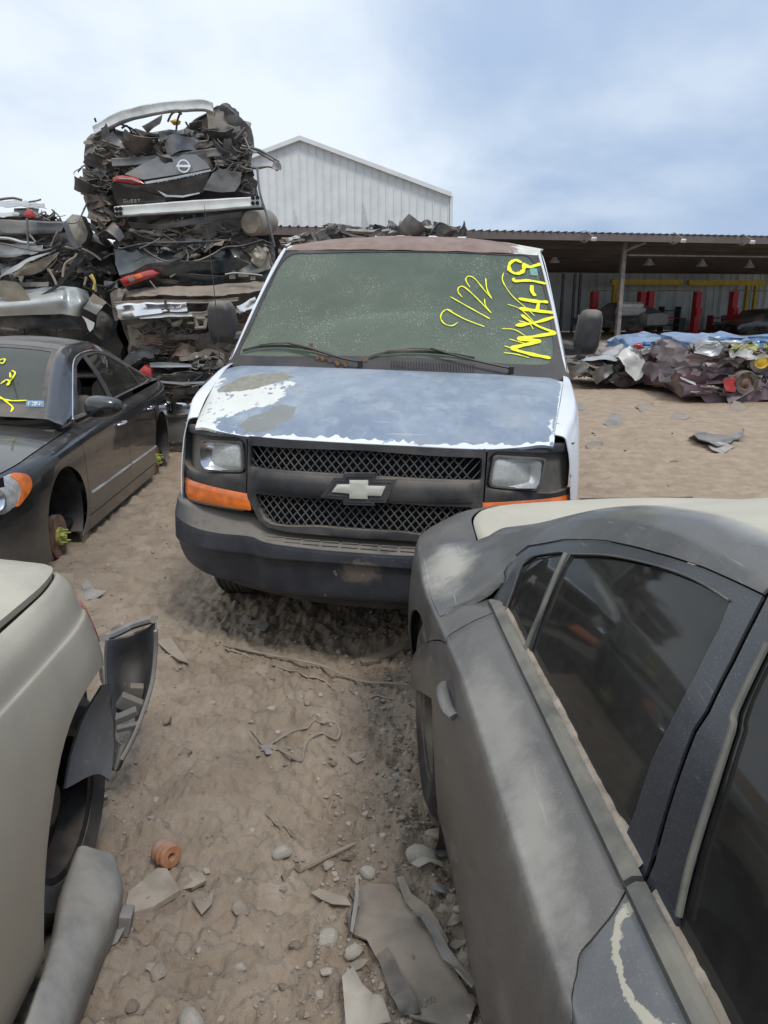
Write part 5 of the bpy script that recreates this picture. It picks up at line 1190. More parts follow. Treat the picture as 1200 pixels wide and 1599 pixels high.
# mirror
mc = BC.pl(161, 635, n=1.04); mc = BC.w(*mc)
V = []; n = 20
for dv, s_ in [(-.07, 0), (-.065, .5), (-.045, .85), (0, 1.0), (.04, .97), (.055, .85), (.056, 0)]:
    for k in range(n):
        an = 2 * math.pi * k / n; e = (abs(math.cos(an)) ** 3 + abs(math.sin(an)) ** 3) ** (-1 / 3); V.append(mc + BC.b * math.cos(an) * e * .135 * s_ + np.array([0, 0, math.sin(an) * e * .078 * s_ * (1 - .15 * math.cos(an))]) + BC.a * dv)
mi = mk('side_mirror', V, [(r_ * n + k, r_ * n + (k + 1) % n, (r_ + 1) * n + (k + 1) % n, (r_ + 1) * n + k) for r_ in range(6) for k in range(n)], M['k_body'], blk, sharp=60)
V, Fc = tube([mc - BC.b * .10 + np.array([0, 0, -.05]), mc - BC.b * .20 + np.array([0, 0, -.09])], [.03, .04], 8, flat=.7); mk('mirror_arm', V, Fc, M['trim_black'], mi)
cbox(BC, blk, 'floor_pan', 2.3, 0, .14, (4.2, 1.6, .06), 'dark_void'); cbox(BC, blk, 'dashboard', 1.55, 0, .74, (.4, 1.4, .16), 'interior_grey', bev=.04)
for n in (-.38, .38):
    q_ = cbox(BC, blk, 'front_seat', 2.45, n, .62, (.16, .5, .6), 'interior_grey', rotm(0, .2, 0), .06); cbox(BC, blk, 'headrest', 2.53, n, .98, (.1, .28, .17), 'interior_grey', rotm(0, .2, 0), .05, q_)
cbox(BC, blk, 'rear_seat', 3.5, 0, .6, (.18, 1.3, .55), 'interior_grey', rotm(0, .25, 0), .06)

# ---------------------------------------------------------------- pale saloon, bottom left
wht = thing('parked_car', (-1.70, .9, 0), 'dusty silvery beige saloon at the bottom left with its rear bumper torn off', 'car', 'stripped saloon cars waiting in the yard')
WC = Car(wht, (-1.70, 2.12, 0), R(-90), 1, [0], None)
M['w_body'] = car_paint('beige_saloon_paint', (.42, .375, .295), .65, .5, filmc=(.40, .345, .255), heavyc=(.53, .475, .37), rough=.42, metal=.15)
wS = [-.02, .03, .10, .25, .6, 1.2, 2.6, 3.6]
def wl(z, n): return ((wS, z), (wS, n))
o8 = np.ones(8)
WL = [wl(.14 * o8, np.array([.80, .83, .85, .865, .87, .88, .88, .88])), wl(.30 * o8, np.array([.83, .86, .885, .895, .895, .90, .90, .90])), wl(.52 * o8, np.array([.83, .865, .89, .905, .905, .905, .905, .905])), wl(.70 * o8, np.array([.815, .85, .877, .895, .893, .89, .888, .885])),
      wl(.815 * o8, np.array([.785, .82, .848, .865, .868, .868, .865, .865])), wl(.835 * o8, np.array([.77, .805, .833, .852, .858, .858, .855, .855])), wl(.90 * o8, np.array([.74, .78, .81, .83, .84, .84, .84, .84])), wl(.945 * o8 - np.array([.03, .008, 0, 0, 0, 0, 0, 0]), np.array([.71, .745, .775, .795, .80, .80, .80, .80]))]
for mir_ in (False, True):
    S = Side(WC, WL, mir_, 3.6, -.02); sf = S.surf; D = S.dom
    arc = ring(.22, .27, .41, math.pi * .5 + .55, -.33, 26); arc = D([(a, max(z, .14)) for a, z in arc])
    q = [(-.02, S.k(0, .56)), (.005, S.k(0, .545))] + [(p) for p in arc] + [(1.15, 0), (1.15, 7), (-.02, 7), (-.02, 4.6), (.012, 4.2), (.02, 3.6)]
    panel('rear_quarter', sf, q, M['w_body'], wht, dom=True, step=.03, thick=.006, lip=.004)
    panel('rear_door', sf, [(1.156, 0), (2.2, 0), (2.2, 7), (1.156, 7)], M['w_body'], wht, dom=True, step=.06, thick=.006)
    panel('front_door', sf, [(2.206, 0), (3.4, 0), (3.4, 7), (2.206, 7)], M['w_body'], wht, dom=True, step=.1, thick=.006)
    m_ = -1 if mir_ else 1
    # wheel liner flap hanging behind the wheel, tyre, lamp in its notch
    c = WC.w(.22, m_ * .72, .27)
    V = [WC.w(.22 + .42 * math.cos(q), m_ * (.72 + dn), max(.12, .27 + .42 * math.sin(q))) for q in np.linspace(-.5, 1.75, 20) for dn in (-.3, -.1, .06, .14)]; mk('wheel_liner', V, [(i * 4 + k, i * 4 + k + 1, i * 4 + 5 + k, i * 4 + 4 + k) for i in range(19) for k in range(3)], M['black_plastic'], wht)
    V, Fc = lathe([(.0, -.24), (.30, -.24)], 24, WC.b * m_, c); mk('inner_arch', V, Fc, M['dark_void'], wht)
    tyre(wht, WC.w(.25, m_ * .70, .31), WC.b * m_, .325, .20, .21, mt='rubber_dusty', rimmat='trim_black')
LDW = topsurf(WC, (-.02, .62), interp([-.02, .05, .3, .62], [.925, .948, .955, .96]), interp(wS, np.array([.71, .745, .775, .795, .80, .80, .80, .80]) - .012), .05)
panel('boot_lid', LDW, [(-.02, -1), (.58, -1), (.58, 1), (-.02, 1)], M['w_body'], wht, dom=True, step=.03, lip=.005, off=.012, thick=.02)
GW = topsurf(WC, (.55, 3.4), interp([.55, .8, 1.2, 1.5, 2.2, 2.7, 3.1, 3.4], [.94, 1.04, 1.22, 1.30, 1.33, 1.28, 1.12, .98]), interp([.55, 1.3, 2.5, 3.4], [.68, .56, .56, .66]), .05)
panel('rear_screen', GW, [(.58, -1), (1.25, -1), (1.25, 1), (.58, 1)], M['c_glass'], wht, dom=True, step=.06)
panel('roof', GW, [(1.26, -1), (2.7, -1), (2.7, 1), (1.26, 1)], M['w_body'], wht, dom=True, step=.08); panel('windshield', GW, [(2.71, -1), (3.4, -1), (3.4, 1), (2.71, 1)], M['c_glass'], wht, dom=True, step=.08)
for m_ in (1, -1):
    zt = interp([.55, .8, 1.2, 1.5, 2.2, 2.7, 3.1, 3.4], [.94, 1.04, 1.22, 1.30, 1.33, 1.28, 1.12, .98]); ntp = interp([.55, 1.3, 2.5, 3.4], [.68, .56, .56, .66])
    GSW = Surf(lambda a, b, m_=m_: WC.w(a, m_ * (.79 + (ntp(a) - .79) * b), .948 + (zt(a) - .948) * b), (.55, 3.4), (0, 1), (1, .35), 1)
    if GSW.nrm(np.array([2.]), np.array([.5]))[0] @ (WC.b * m_) < 0: GSW.flip = -1
    wn = [(1.0, .12), (1.3, .85), (2.6, .85), (3.1, .12)]
    panel('window_frame', GSW, [(.57, 0), (3.4, 0), (3.4, 1), (.57, 1)], M['w_body'], wht, holes=[wn], dom=True, step=.06); panel('side_window', GSW, wn, M['c_glass'], wht, dom=True, step=.08, off=-.006)
S = Side(WC, WL, False, 3.6, -.02)
tl_ = S.dom([(-.015, .86), (.02, .865), (.055, .84), (.05, .76), (.03, .71), (-.015, .70)])
panel('tail_light', S.surf, tl_, M.setdefault('lens_red_dusty', lens('dusty_red_lens', (.35, .06, .04), .4, .8)), wht, dom=True, step=.015, off=.003, thick=.02)
# rear panel
V = [WC.w(.0, t * .78, z) for z in (.35, .7, .92) for t in np.linspace(-1, 1, 7)]; mk('rear_panel', V, [(r_ * 7 + i, r_ * 7 + i + 1, (r_ + 1) * 7 + i + 1, (r_ + 1) * 7 + i) for r_ in range(2) for i in range(6)], M['w_body'], wht)
cbox(WC, wht, 'floor_pan', 1.8, 0, .25, (3.4, 1.5, .06), 'dark_void')
# liner flap (visible through and behind the arch)
fl = [[at(x, y, x=-.90 + .05 * k) for x, y in L_] for k, L_ in enumerate([[(150, 1078), (172, 1088), (176, 1110)], [(128, 1130), (152, 1125), (175, 1130)], [(112, 1185), (145, 1180), (173, 1165)], [(98, 1231), (134, 1236), (167, 1216)]][:1])]
net = [[at(157, 1070, y=2.02), at(175, 1095, y=2.10)], [at(128, 1120, y=1.93), at(174, 1130, y=2.12)], [at(108, 1180, y=1.85), at(175, 1172, y=2.08)], [at(99, 1232, y=1.80), at(170, 1220, y=2.0)]]
LF = netsurf([[r_[0], (r_[0] + r_[1]) / 2 + np.array([.0, .05, 0]), r_[1]] for r_ in net])
P, Fc = gridmesh(LF, 16, 10); P2, F2 = gridmesh(LF, 16, 10, off=.006); MB().add(P, Fc).add(P2, [f[::-1] for f in F2]).build('liner_flap', M.setdefault('liner_grey', plain('dusty_liner', (.10, .105, .115), .6, dust=.6, dcol=(.2, .185, .16), up=.3, scratch=.1)), wht)
# ---------------------------------------------------------------- the dirt yard
def gh(x, y):
    x = np.asarray(x, float); y = np.asarray(y, float)
    far = np.clip((np.hypot(x, y) - 6) / 10, 0, 1)
    h = .030 * noise2(x * .55, y * .55, 1, 2) + .012 * noise2(x * 1.9 + 3, y * 1.9, 2, 3)
    r = 1 - np.abs(noise2(x * 3.1, y * 3.1 + 9, 5, 3)); h = h + .013 * (r - .6) * (1 - .3 * far)
    cl = np.clip(noise2(x * 10, y * 10, 8, 4, .65), 0, 1) ** 1.2; ck = np.clip(.5 + noise2(x * 1.3, y * 1.3, 12, 2), 0, 1)
    h = h + .036 * cl * ck
    # tyre ruts and a bank of loose clods along the right
    rut = np.exp(-((x + .12 + .10 * np.sin(y * .9)) / .20) ** 2); h = h - .030 * rut * np.clip(y / 2, 0, 1)
    bank = np.exp(-((x - .12) / .17) ** 2) * np.clip((y - .9) / .5, 0, 1) * np.clip((2.7 - y) / .4, 0, 1); h = h + bank * (.045 + .05 * noise2(x * 6, y * 6, 21, 3))
    bankl = np.exp(-((x + .62) / .14) ** 2) * np.clip((y - 1.9) / .5, 0, 1) * np.clip((3.6 - y) / .6, 0, 1); h = h + bankl * (.03 + .03 * noise2(x * 6, y * 6, 22, 3))
    tread = np.exp(-((x - 2.1 - .05 * y) / .5) ** 2) + np.exp(-((x + 1.35 + .02 * y) / .28) ** 2)
    h = h + .012 * tread * np.sin(y * 26 + 3 * noise2(x * 2, y * 2, 4)) * np.clip((y - 3) / 2, 0, 1) * np.clip((14 - y) / 4, 0, 1)
    h = h + far * .06 * noise2(x * .18, y * .18, 31, 2)
    under = np.clip(1.0 - np.abs(x - 1.2) / 1.0, 0, 1) * np.clip((3 - y), 0, 1); h = h - .03 * under
    return h - .012
def gfine(x, y):
    return .0155 * noise2(x * 24, y * 24, 40, 4, .74) + .020 * np.clip(noise2(x * 30, y * 30, 44, 3) - .10, 0, 1) ** 1.2 * np.clip(.6 + noise2(x * 2.2, y * 2.2, 47, 2), .15, 1) - .004 * np.abs(noise2(x * 13, y * 13, 49, 2))
xs = [0.0]; 
while xs[-1] < 500: xs.append(xs[-1] + max(.0095, .0095 + (xs[-1] - .85) * .022))
xs = np.array([-v for v in xs[:0:-1]] + xs)
ys = [.55]
while ys[-1] < 700: ys.append(ys[-1] + max(.0095, .0062 * ys[-1] * (1 if ys[-1] < 14 else 2.5)))
yb = [.50]
while yb[-1] > -60: yb.append(yb[-1] - max(.05, abs(.12 * (yb[-1] - .5))))
ys = np.array(yb[::-1] + ys); Xg, Yg = np.meshgrid(xs, ys, indexing='ij')
near = (np.hypot(Xg, Yg - 2) < 9)
Zg = gh(Xg, Yg); Zg = Zg + np.where(near, gfine(Xg, Yg), 0); Zg = np.where(np.hypot(Xg, Yg) > 60, Zg * 0 - .02, Zg)
nx, ny = Xg.shape; V = np.stack([Xg, Yg, Zg], -1).reshape(-1, 3)
I = (np.arange(nx - 1)[:, None] * ny + np.arange(ny - 1)[None]).ravel(); Fq = np.stack([I, I + ny, I + ny + 1, I + 1], -1)
me = bpy.data.meshes.new('ground'); me.vertices.add(len(V)); me.vertices.foreach_set('co', V.astype(np.float32).ravel()); me.loops.add(len(Fq) * 4); me.loops.foreach_set('vertex_index', Fq.astype(np.int32).ravel())
me.polygons.add(len(Fq)); me.polygons.foreach_set('loop_start', np.arange(0, len(Fq) * 4, 4, dtype=np.int32)); me.polygons.foreach_set('loop_total', np.full(len(Fq), 4, np.int32)); me.update(); me.validate()
me.polygons.foreach_set('use_smooth', [True] * len(me.polygons))
gr = bpy.data.objects.new('ground', me); COL.objects.link(gr); gr['kind'] = 'structure'
def dirt_mat():
    b = NB('yard_dirt'); P = b.sep(); n1 = b.noise(.8, 5, .6); n2 = b.noise(5, 6, .62); n3 = b.noise(38, 5, .65); n4 = b.noise(170, 3, .6)
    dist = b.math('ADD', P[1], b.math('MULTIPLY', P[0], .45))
    c = b.mix(b.ramp(n2, .3, .7), (.225, .174, .128), (.31, .248, .187))
    c = b.mix(b.math('MULTIPLY', b.ramp(n1, .5, .68), .55), c, (.215, .165, .122))
    c = b.mix(b.math('MULTIPLY', b.ramp(b.noise(2.3, 5, .6, loc=(3, 3, 3)), .55, .72), .5), c, (.38, .32, .25))
    c = b.mix(b.math('MULTIPLY', b.ramp(n3, .58, .75), .35), c, (.12, .095, .075)); c = b.mix(b.math('MULTIPLY', b.ramp(n4, .60, .72), .35), c, (.42, .37, .30))
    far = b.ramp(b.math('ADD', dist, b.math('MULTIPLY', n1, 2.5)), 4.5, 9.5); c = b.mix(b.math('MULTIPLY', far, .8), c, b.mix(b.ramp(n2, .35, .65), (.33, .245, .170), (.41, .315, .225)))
    v = b.vor(55, 'F1'); st = b.math('MULTIPLY', b.ramp(v, .22, .15), b.ramp(b.noise(7, 3, loc=(1, 1, 1)), .52, .62)); c = b.mix(b.math('MULTIPLY', st, .8), c, (.40, .37, .32))
    h = b.math('ADD', b.math('MULTIPLY', n3, .6), b.math('ADD', b.math('MULTIPLY', n4, .25), b.math('MULTIPLY', st, .5)))
    return b.fin(b.bsdf(c, .95, 0, .15, b.bump(h, .8, .016)))
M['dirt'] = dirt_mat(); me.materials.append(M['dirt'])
M['stone'] = plain('field_stone', (.30, .26, .215), .9, var=.35, dust=.5, dcol=(.29, .235, .18), vs=14, bump=.4, bs=60, up=.5)
M['stone_pale'] = plain('pale_stone', (.40, .37, .32), .85, var=.2, dust=.35, dcol=(.29, .235, .18), vs=14, bump=.3, bs=60, up=.4)
M['clod'] = plain('dirt_clod', (.25, .195, .148), .95, var=.3, dust=0, vs=14, bump=.6, bs=60)
def gz(x, y): return float(gh(x, y) + gfine(np.array(x), np.array(y)))
def stone_mesh(seed, ang):
    rr = np.random.RandomState(seed); V = []; Fc = []; n = 10; m = 7; s = rr.uniform(.7, 1.25, 3); s[2] *= .62
    P = []
    for i in range(m + 1):
        th = math.pi * i / m
        for k in range(n): q = 2 * math.pi * k / n; P.append((math.sin(th) * math.cos(q), math.sin(th) * math.sin(q), math.cos(th)))
    P = np.array(P); 
    if ang:
        for _ in range(9):
            d = rr.normal(size=3); d /= np.linalg.norm(d); t = .62 + rr.rand() * .2; q = P @ d; P = P - np.outer(np.clip(q - t, 0, None), d)
    P = P * (1 + .14 * noise3(P * 1.7 + seed * 3.1, seed)[:, None]) * s
    Fc = [(i * n + k, i * n + (k + 1) % n, (i + 1) * n + (k + 1) % n, (i + 1) * n + k)[::-1] for i in range(m) for k in range(n)]
    me = bpy.data.meshes.new('stone'); me.from_pydata([tuple(p) for p in P], [], Fc); me.validate(); me.polygons.foreach_set('use_smooth', [True] * len(me.polygons)); me.set_sharp_from_angle(angle=R(38 if ang else 80))
    me.materials.append(M['stone_pale'] if seed % 3 == 0 else (M['stone'] if seed % 3 == 1 else M['clod'])); return me
SM = [stone_mesh(i, i % 4 != 1) for i in range(14)]
rs = random.Random(11)
SLAB = {0: 'pale rounded or chipped stone lying loose on the brown dirt between the cars', 1: 'tan stone lying half sunk in the dirt between the cars', 2: 'crumbly lump of brown earth lying on the dirt between the cars'}
def stone(x, y, r, i=None, lab=None):
    i = rs.randrange(14) if i is None else i
    o = bpy.data.objects.new('stone' if i % 3 != 2 else 'dirt_clod', SM[i]); COL.objects.link(o); o.location = (x, y, gz(x, y) + r * .18); o.scale = (r, r, r); o.rotation_euler = (rs.uniform(-.4, .4), rs.uniform(-.4, .4), rs.uniform(0, 6.28))
    o['label'] = lab or SLAB[i % 3]; o['category'] = 'stone' if i % 3 != 2 else 'clod'; o['group'] = 'stones and clods scattered over the yard'
UL = {(660, 1345): 'broad earthy stone leaning on the bank below the dark saloon door', (575, 1357): 'squarish stone just above the top of the big dirty sheet', (440, 1316): 'pale stone above the left end of the thick broken stick', (424, 1104): 'pale round stone in the middle of the path above the buried seal',
 (512, 1450): 'broad pale stone left of the big dirty sheet', (553, 1478): 'chipped stone touching the left edge of the big dirty sheet', (513, 1501): 'squarish stone just below the broad pale one left of the sheet', (725, 1492): 'smooth stone tight against the dark saloon sill near the bottom', (300, 1590): 'large stone cut by the bottom edge of the view',
 (529, 1007): 'pale stone lying alone below the van bumper, left of the plank', (376, 1408): 'flat half-buried stone right of the small tan shard', (638, 1222): 'rounded stone near the dark saloon rear wheel'}
for px, py, w, i in ((638, 1222, 20, 3), (648, 1180, 16, 1), (634, 1168, 14, 6), (600, 1128, 18, 9), (647, 1400, 16, 4), (660, 1345, 60, 6), (575, 1357, 32, 0), (545, 1322, 30, 2), (440, 1316, 34, 6), (424, 1104, 22, 0), (332, 1097, 14, 0), (529, 1007, 14, 6), (541, 1014, 10, 4),
                     (455, 1083, 22, 4), (480, 1090, 18, 10), (371, 1362, 16, 3), (376, 1408, 30, 4), (512, 1450, 46, 0), (553, 1478, 34, 6), (513, 1501, 28, 12), (374, 1490, 20, 6), (725, 1492, 24, 3), (681, 1312, 40, 1), (592, 1210, 20, 7), (693, 1420, 34, 7), (246, 1500, 38, 7), (310, 1470, 16, 9),
                     (300, 1590, 50, 6), (440, 1530, 22, 2), (470, 1560, 18, 8), (610, 1445, 18, 5), (350, 925, 20, 2), (262, 1125, 26, 2), (290, 1170, 24, 8), (150, 935, 18, 6), (398, 1585, 14, 9), (735, 1560, 30, 5), (205, 1545, 26, 8), (556, 1395, 28, 8), (664, 1450, 22, 2), (525, 1350, 14, 3)):
    p = at(px, py, z=0.0); sc = w * .72 / 2 / F * math.hypot(p[1], 1.7) * 1.1; stone(p[0], p[1], sc, i, UL.get((px, py)))
for k in range(170):
    y = .95 + 4.2 * rs.random() ** 1.25; x = rs.gauss(-.05, .32) if rs.random() < .6 else rs.uniform(-.75, .22); x = max(-1.9 if y > 2.7 else -.72, min(x, .30 if y < 3 else 1.0))
    if rs.random() < .35: x = .13 + rs.gauss(0, .07)
    stone(x, y, .005 + .012 * rs.random() ** 2.2 + (.009 if rs.random() < .08 else 0))
for k in range(40): stone(rs.uniform(.9, 5.5), rs.uniform(5, 12), .012 + .03 * rs.random() ** 2)
for k in range(26): stone(rs.uniform(-2.0, -1.15), rs.uniform(3.6, 7.5), .01 + .02 * rs.random() ** 2)
# gravel and crumbs too small to count
rr = np.random.RandomState(5); n = 26000
yy = .8 + 5.5 * rr.rand(n) ** 1.4; xx = np.where(rr.rand(n) < .35, rr.normal(.08, .14, n), rr.uniform(-1.6, .9, n) * np.clip(yy / 2.2, .45, 1.5)); cl_ = noise2(xx * 1.8, yy * 1.8, 60, 2); keep = cl_ > -.15; xx, yy = xx[keep], yy[keep]; n = len(xx)
rad = .0018 + .0065 * rr.rand(n) ** 4; zz = gh(xx, yy) + gfine(xx, yy)
base = np.array([(1, 0, 0), (0, 1, 0), (-1, 0, 0), (0, -1, 0), (.2, .1, .8), (0, 0, -.6)]); V = base[None] * (1 + .35 * (rr.rand(n, 6, 3) - .5)) * rad[:, None, None]; an = rr.rand(n) * 6.28
V = np.stack([V[..., 0] * np.cos(an)[:, None] - V[..., 1] * np.sin(an)[:, None], V[..., 0] * np.sin(an)[:, None] + V[..., 1] * np.cos(an)[:, None], V[..., 2]], -1) + np.stack([xx, yy, zz + rad * .3], -1)[:, None]
f0 = np.array([(0, 1, 4), (1, 2, 4), (2, 3, 4), (3, 0, 4), (1, 0, 5), (2, 1, 5), (3, 2, 5), (0, 3, 5)]); Fc = (f0[None] + (np.arange(n) * 6)[:, None, None]).reshape(-1, 3)
g_ = mk('gravel', V.reshape(-1, 3), Fc.tolist(), M['stone'], None, smooth=False, kind='stuff'); g_['label'] = 'fine gravel and dirt crumbs strewn over the ground'
n = 2600; yy = .85 + 6.5 * rr.rand(n) ** 1.3; xx = np.where(rr.rand(n) < .4, rr.normal(.06, .2, n), rr.uniform(-1.7, 1.0, n) * np.clip(yy / 2.2, .45, 1.6)); rad = .004 + .010 * rr.rand(n) ** 2.5; zz = gh(xx, yy) + gfine(xx, yy)
base = np.array([(1, 0, 0), (.3, .8, 0), (-.9, .5, 0), (-.7, -.7, 0), (.4, -.9, 0), (.9, .1, .22), (.25, .7, .25), (-.8, .4, .2), (-.6, -.6, .26), (.3, -.8, .2)]); V = base[None] * (1 + .5 * (rr.rand(n, 10, 3) - .5)) * rad[:, None, None]; V[:, 5:, 2] *= 1 + rr.rand(n)[:, None] * 2; tl = rr.normal(0, .3, n); V[..., 2] += V[..., 0] * tl[:, None]; an = rr.rand(n) * 6.28
V = np.stack([V[..., 0] * np.cos(an)[:, None] - V[..., 1] * np.sin(an)[:, None], V[..., 0] * np.sin(an)[:, None] + V[..., 1] * np.cos(an)[:, None], V[..., 2]], -1) + np.stack([xx, yy, zz + .001], -1)[:, None]
f0 = [(5, 6, 7), (5, 7, 8), (5, 8, 9)] + [t for k in range(5) for t in ((k, (k + 1) % 5, 5 + (k + 1) % 5), (k, 5 + (k + 1) % 5, 5 + k))]; idx = np.arange(n)
for k, (mn, lb, sel) in enumerate((('stone', 'tan angular chips strewn over the dirt', idx % 5 < 3), ('dusty_grey', 'grey plastic and metal crumbs strewn over the dirt', idx % 5 == 3), ('stone_pale', 'pale chips strewn over the dirt', idx % 5 == 4))):
    Vs = V[sel]; q = mk('rubble', Vs.reshape(-1, 3), (np.array(f0)[None] + (np.arange(len(Vs)) * 10)[:, None, None]).reshape(-1, 3).tolist(), M[mn] if mn in M else M['stone'], None, smooth=False, kind='stuff'); q['label'] = lb
# ---------------------------------------------------------------- litter on the ground
M['dusty_sheet'] = plain('dirt_covered_sheet', (.22, .19, .155), .9, dust=.7, dcol=(.30, .245, .19), var=.25, vs=8, bump=.4, bs=50, up=.6)
M['dusty_grey'] = plain('dusty_grey_plastic', (.19, .19, .19), .7, dust=.55, dcol=(.30, .25, .20), var=.25, vs=8, up=.4)
M['dusty_wood'] = plain('dusty_wood', (.22, .175, .13), .9, dust=.4, dcol=(.30, .245, .19), vs=20, up=.3)
M['bushing'] = plain('orange_bushing', (.38, .17, .085), .85, dust=.45, dcol=(.34, .24, .18), vs=20, up=.4, bump=.3)
M['slab'] = plain('concrete_shard', (.33, .28, .22), .92, dust=.4, dcol=(.30, .245, .19), vs=9, bump=.5, bs=70)
def litter(name, pts, mat, label, cat, th=.006, lift=.008, tilt=(0, 0), wob=.006, par=None, bev=0, group=None):
    """a flat broken piece lying on the dirt, outline in pixels"""
    W_ = np.array([at(x, y, z=.0) for x, y in pts]); c = W_.mean(0); z0 = gz(c[0], c[1]) + lift
    Q = densify(W_[:, :2], max(.02, np.ptp(W_[:, :2]) / 26)); sf = Surf(lambda a, b: np.stack([a + 0 * b, b + 0 * a, gh(a, b) + lift + .3 * tilt[0] * (a - c[0]) + .3 * tilt[1] * (b - c[1]) + wob * noise3(np.stack([a * 9, b * 9, a * 0 + c[0]], -1), 9)], -1), (-9, 9), (0, 20), (1, 1), 1)
    Q = Q + .004 * np.stack([noise3(np.stack([Q[:, 0] * 30, Q[:, 1] * 30, Q[:, 0] * 0], -1), 3), noise3(np.stack([Q[:, 0] * 30, Q[:, 1] * 30, Q[:, 0] * 0 + 5], -1), 3)], -1)
    root = thing(name, (c[0], c[1], z0), label, cat, group) if par is None else par
    if area2(Q) < 0: Q = Q[::-1]
    o = panel(name if par is None else 'piece', sf, Q, M[mat], None, dom=True, step=max(.018, np.ptp(W_[:, :2]) / 22), thick=th)
    me = o.data; 
    me.transform(Matrix.Translation((-c[0], -c[1], -z0))); o.location = (c[0], c[1], z0)
    if par is None:
        bpy.data.objects.remove(root); tagobj(o, label, cat, group)
    return o
def rod(name, pts, r, mat, label, cat, zs=None, lift=.0, n=7, flat=1.0, group=None):
    P = [at(x, y, z=.0) for x, y in pts]; P = [np.array([p[0], p[1], gz(p[0], p[1]) + lift + (zs[i] if zs else (r if np.isscalar(r) else .01) * .8)]) for i, p in enumerate(P)]
    C = curve(P, 6); C[:, 2] = np.maximum(C[:, 2], [gz(c[0], c[1]) + lift for c in C]); c0 = C.mean(0)
    V, Fc = tube(C - c0, r if np.isscalar(r) else np.interp(np.linspace(0, 1, len(C)), np.linspace(0, 1, len(r)), r), n, flat=flat); o = mk(name, V, Fc, M[mat], None, world=False); o.location = c0; return tagobj(o, label, cat, group)
litter('concrete_shard', [(190, 1422), (200, 1388), (246, 1352), (262, 1357), (281, 1382), (240, 1404)], 'slab', 'flat tan slab shard lying between the beam and the orange bushing', 'shard', .02, .022, (.05, .08))
litter('concrete_shard', [(281, 1378), (288, 1352), (318, 1353), (322, 1364), (303, 1380)], 'slab', 'small flat tan shard to the right of the orange bushing', 'shard', .012, .012, (.1, -.05))
litter('plastic_shard', [(166, 1470), (186, 1430), (204, 1430), (198, 1446), (182, 1464)], 'dusty_grey', 'curled pale plastic shard beside the end of the grey beam', 'shard', .004, .03, (.2, .5), .012)
litter('sheet_panel', [(560, 1388), (575, 1377), (612, 1385), (640, 1410), (668, 1448), (700, 1500), (742, 1572), (730, 1612), (640, 1610), (606, 1530), (572, 1470), (552, 1450)], 'dusty_sheet', 'large dirt-covered plastic sheet lying in the foreground beside the dark saloon', 'panel', .006, .025, (.06, .03), .012)
litter('trim_strip', [(618, 1386), (630, 1386), (668, 1440), (702, 1486), (696, 1494), (655, 1455)], 'dusty_sheet', 'wide strip of trim lying across the upper edge of the dirty sheet', 'trim strip', .006, .055, (.1, .1), .004)
litter('trim_strip', [(640, 1440), (650, 1440), (700, 1500), (742, 1560), (736, 1566), (690, 1512)], 'dusty_grey', 'narrow strip of trim lying along the right side of the dirty sheet', 'trim strip', .005, .06, (.0, .0), .003)
litter('trim_strip', [(556, 1372), (562, 1374), (560, 1420), (550, 1460), (545, 1455), (553, 1415)], 'dusty_grey', 'short curved strip standing at the left edge of the dirty sheet', 'trim strip', .006, .05, (.0, .2), .003)
litter('torn_liner', [(590, 1500), (606, 1495), (640, 1560), (660, 1610), (628, 1612), (610, 1560)], 'black_plastic', 'dark torn strip curling out from under the dirty sheet', 'liner', .004, .034, (.5, .1), .01)
litter('paper_sheet', [(536, 1540), (552, 1522), (566, 1548), (600, 1570), (612, 1612), (540, 1612)], 'paper', 'crumpled pale sheet at the bottom edge of the view', 'sheet', .003, .05, (-.15, .05), .018)
litter('plank', [(563, 1021), (575, 1014), (640, 996), (642, 1006), (590, 1024), (566, 1026)], 'dusty_wood', 'short grey plank on the dirt in front of the van bumper', 'plank', .02, .022, (.03, .0))
litter('plastic_fragment', [(378, 972), (410, 964), (421, 972), (415, 986), (402, 984), (400, 974)], 'dusty_grey', 'curved pale plastic fragment below the van bumper', 'fragment', .005, .025, (.1, -.3), .01)
litter('sheet_panel', [(244, 1006), (268, 1000), (296, 1040), (280, 1036), (262, 1022)], 'dusty_sheet', 'thin torn sheet lying beside the loose bumper cover', 'panel', .004, .02, (.1, .2), .012)
litter('scrap_metal', [(128, 916), (138, 912), (150, 930), (168, 932), (150, 940), (132, 938)], 'dusty_grey', 'small dark bent scrap beside the black saloon front wheel hub', 'scrap', .004, .02, (.2, .3), .01)
litter('torn_liner', [(1075, 690), (1100, 686), (1140, 690), (1160, 684), (1160, 692), (1140, 700), (1120, 706), (1090, 698)], 'dusty_grey', 'bent grey panel scrap lying in the open dirt on the right', 'scrap', .01, .06, (-.1, .05), .05)
litter('scrap_metal', [(1105, 700), (1122, 698), (1146, 704), (1130, 711), (1112, 708)], 'paper', 'pale flat scrap just below the grey panel scrap on the open dirt', 'scrap', .008, .03, (.0, .1), .02)
litter('scrap_metal', [(640, 1362), (660, 1356), (688, 1358), (694, 1366), (672, 1368), (655, 1374)], 'paper', 'torn pale fragment on the bank beside the dark saloon', 'scrap', .003, .03, (.2, .2), .02)
litter('scrap_metal', [(484, 1376), (500, 1372), (540, 1398), (548, 1412), (520, 1402)], 'dusty_sheet', 'curled brown strip left of the dirty sheet', 'scrap', .003, .025, (.2, .1), .015)
litter('scrap_metal', [(300, 1406), (318, 1398), (332, 1384), (330, 1402), (316, 1418)], 'dusty_sheet', 'bent brown flake below the small tan shard', 'scrap', .003, .02, (.2, .1), .015)
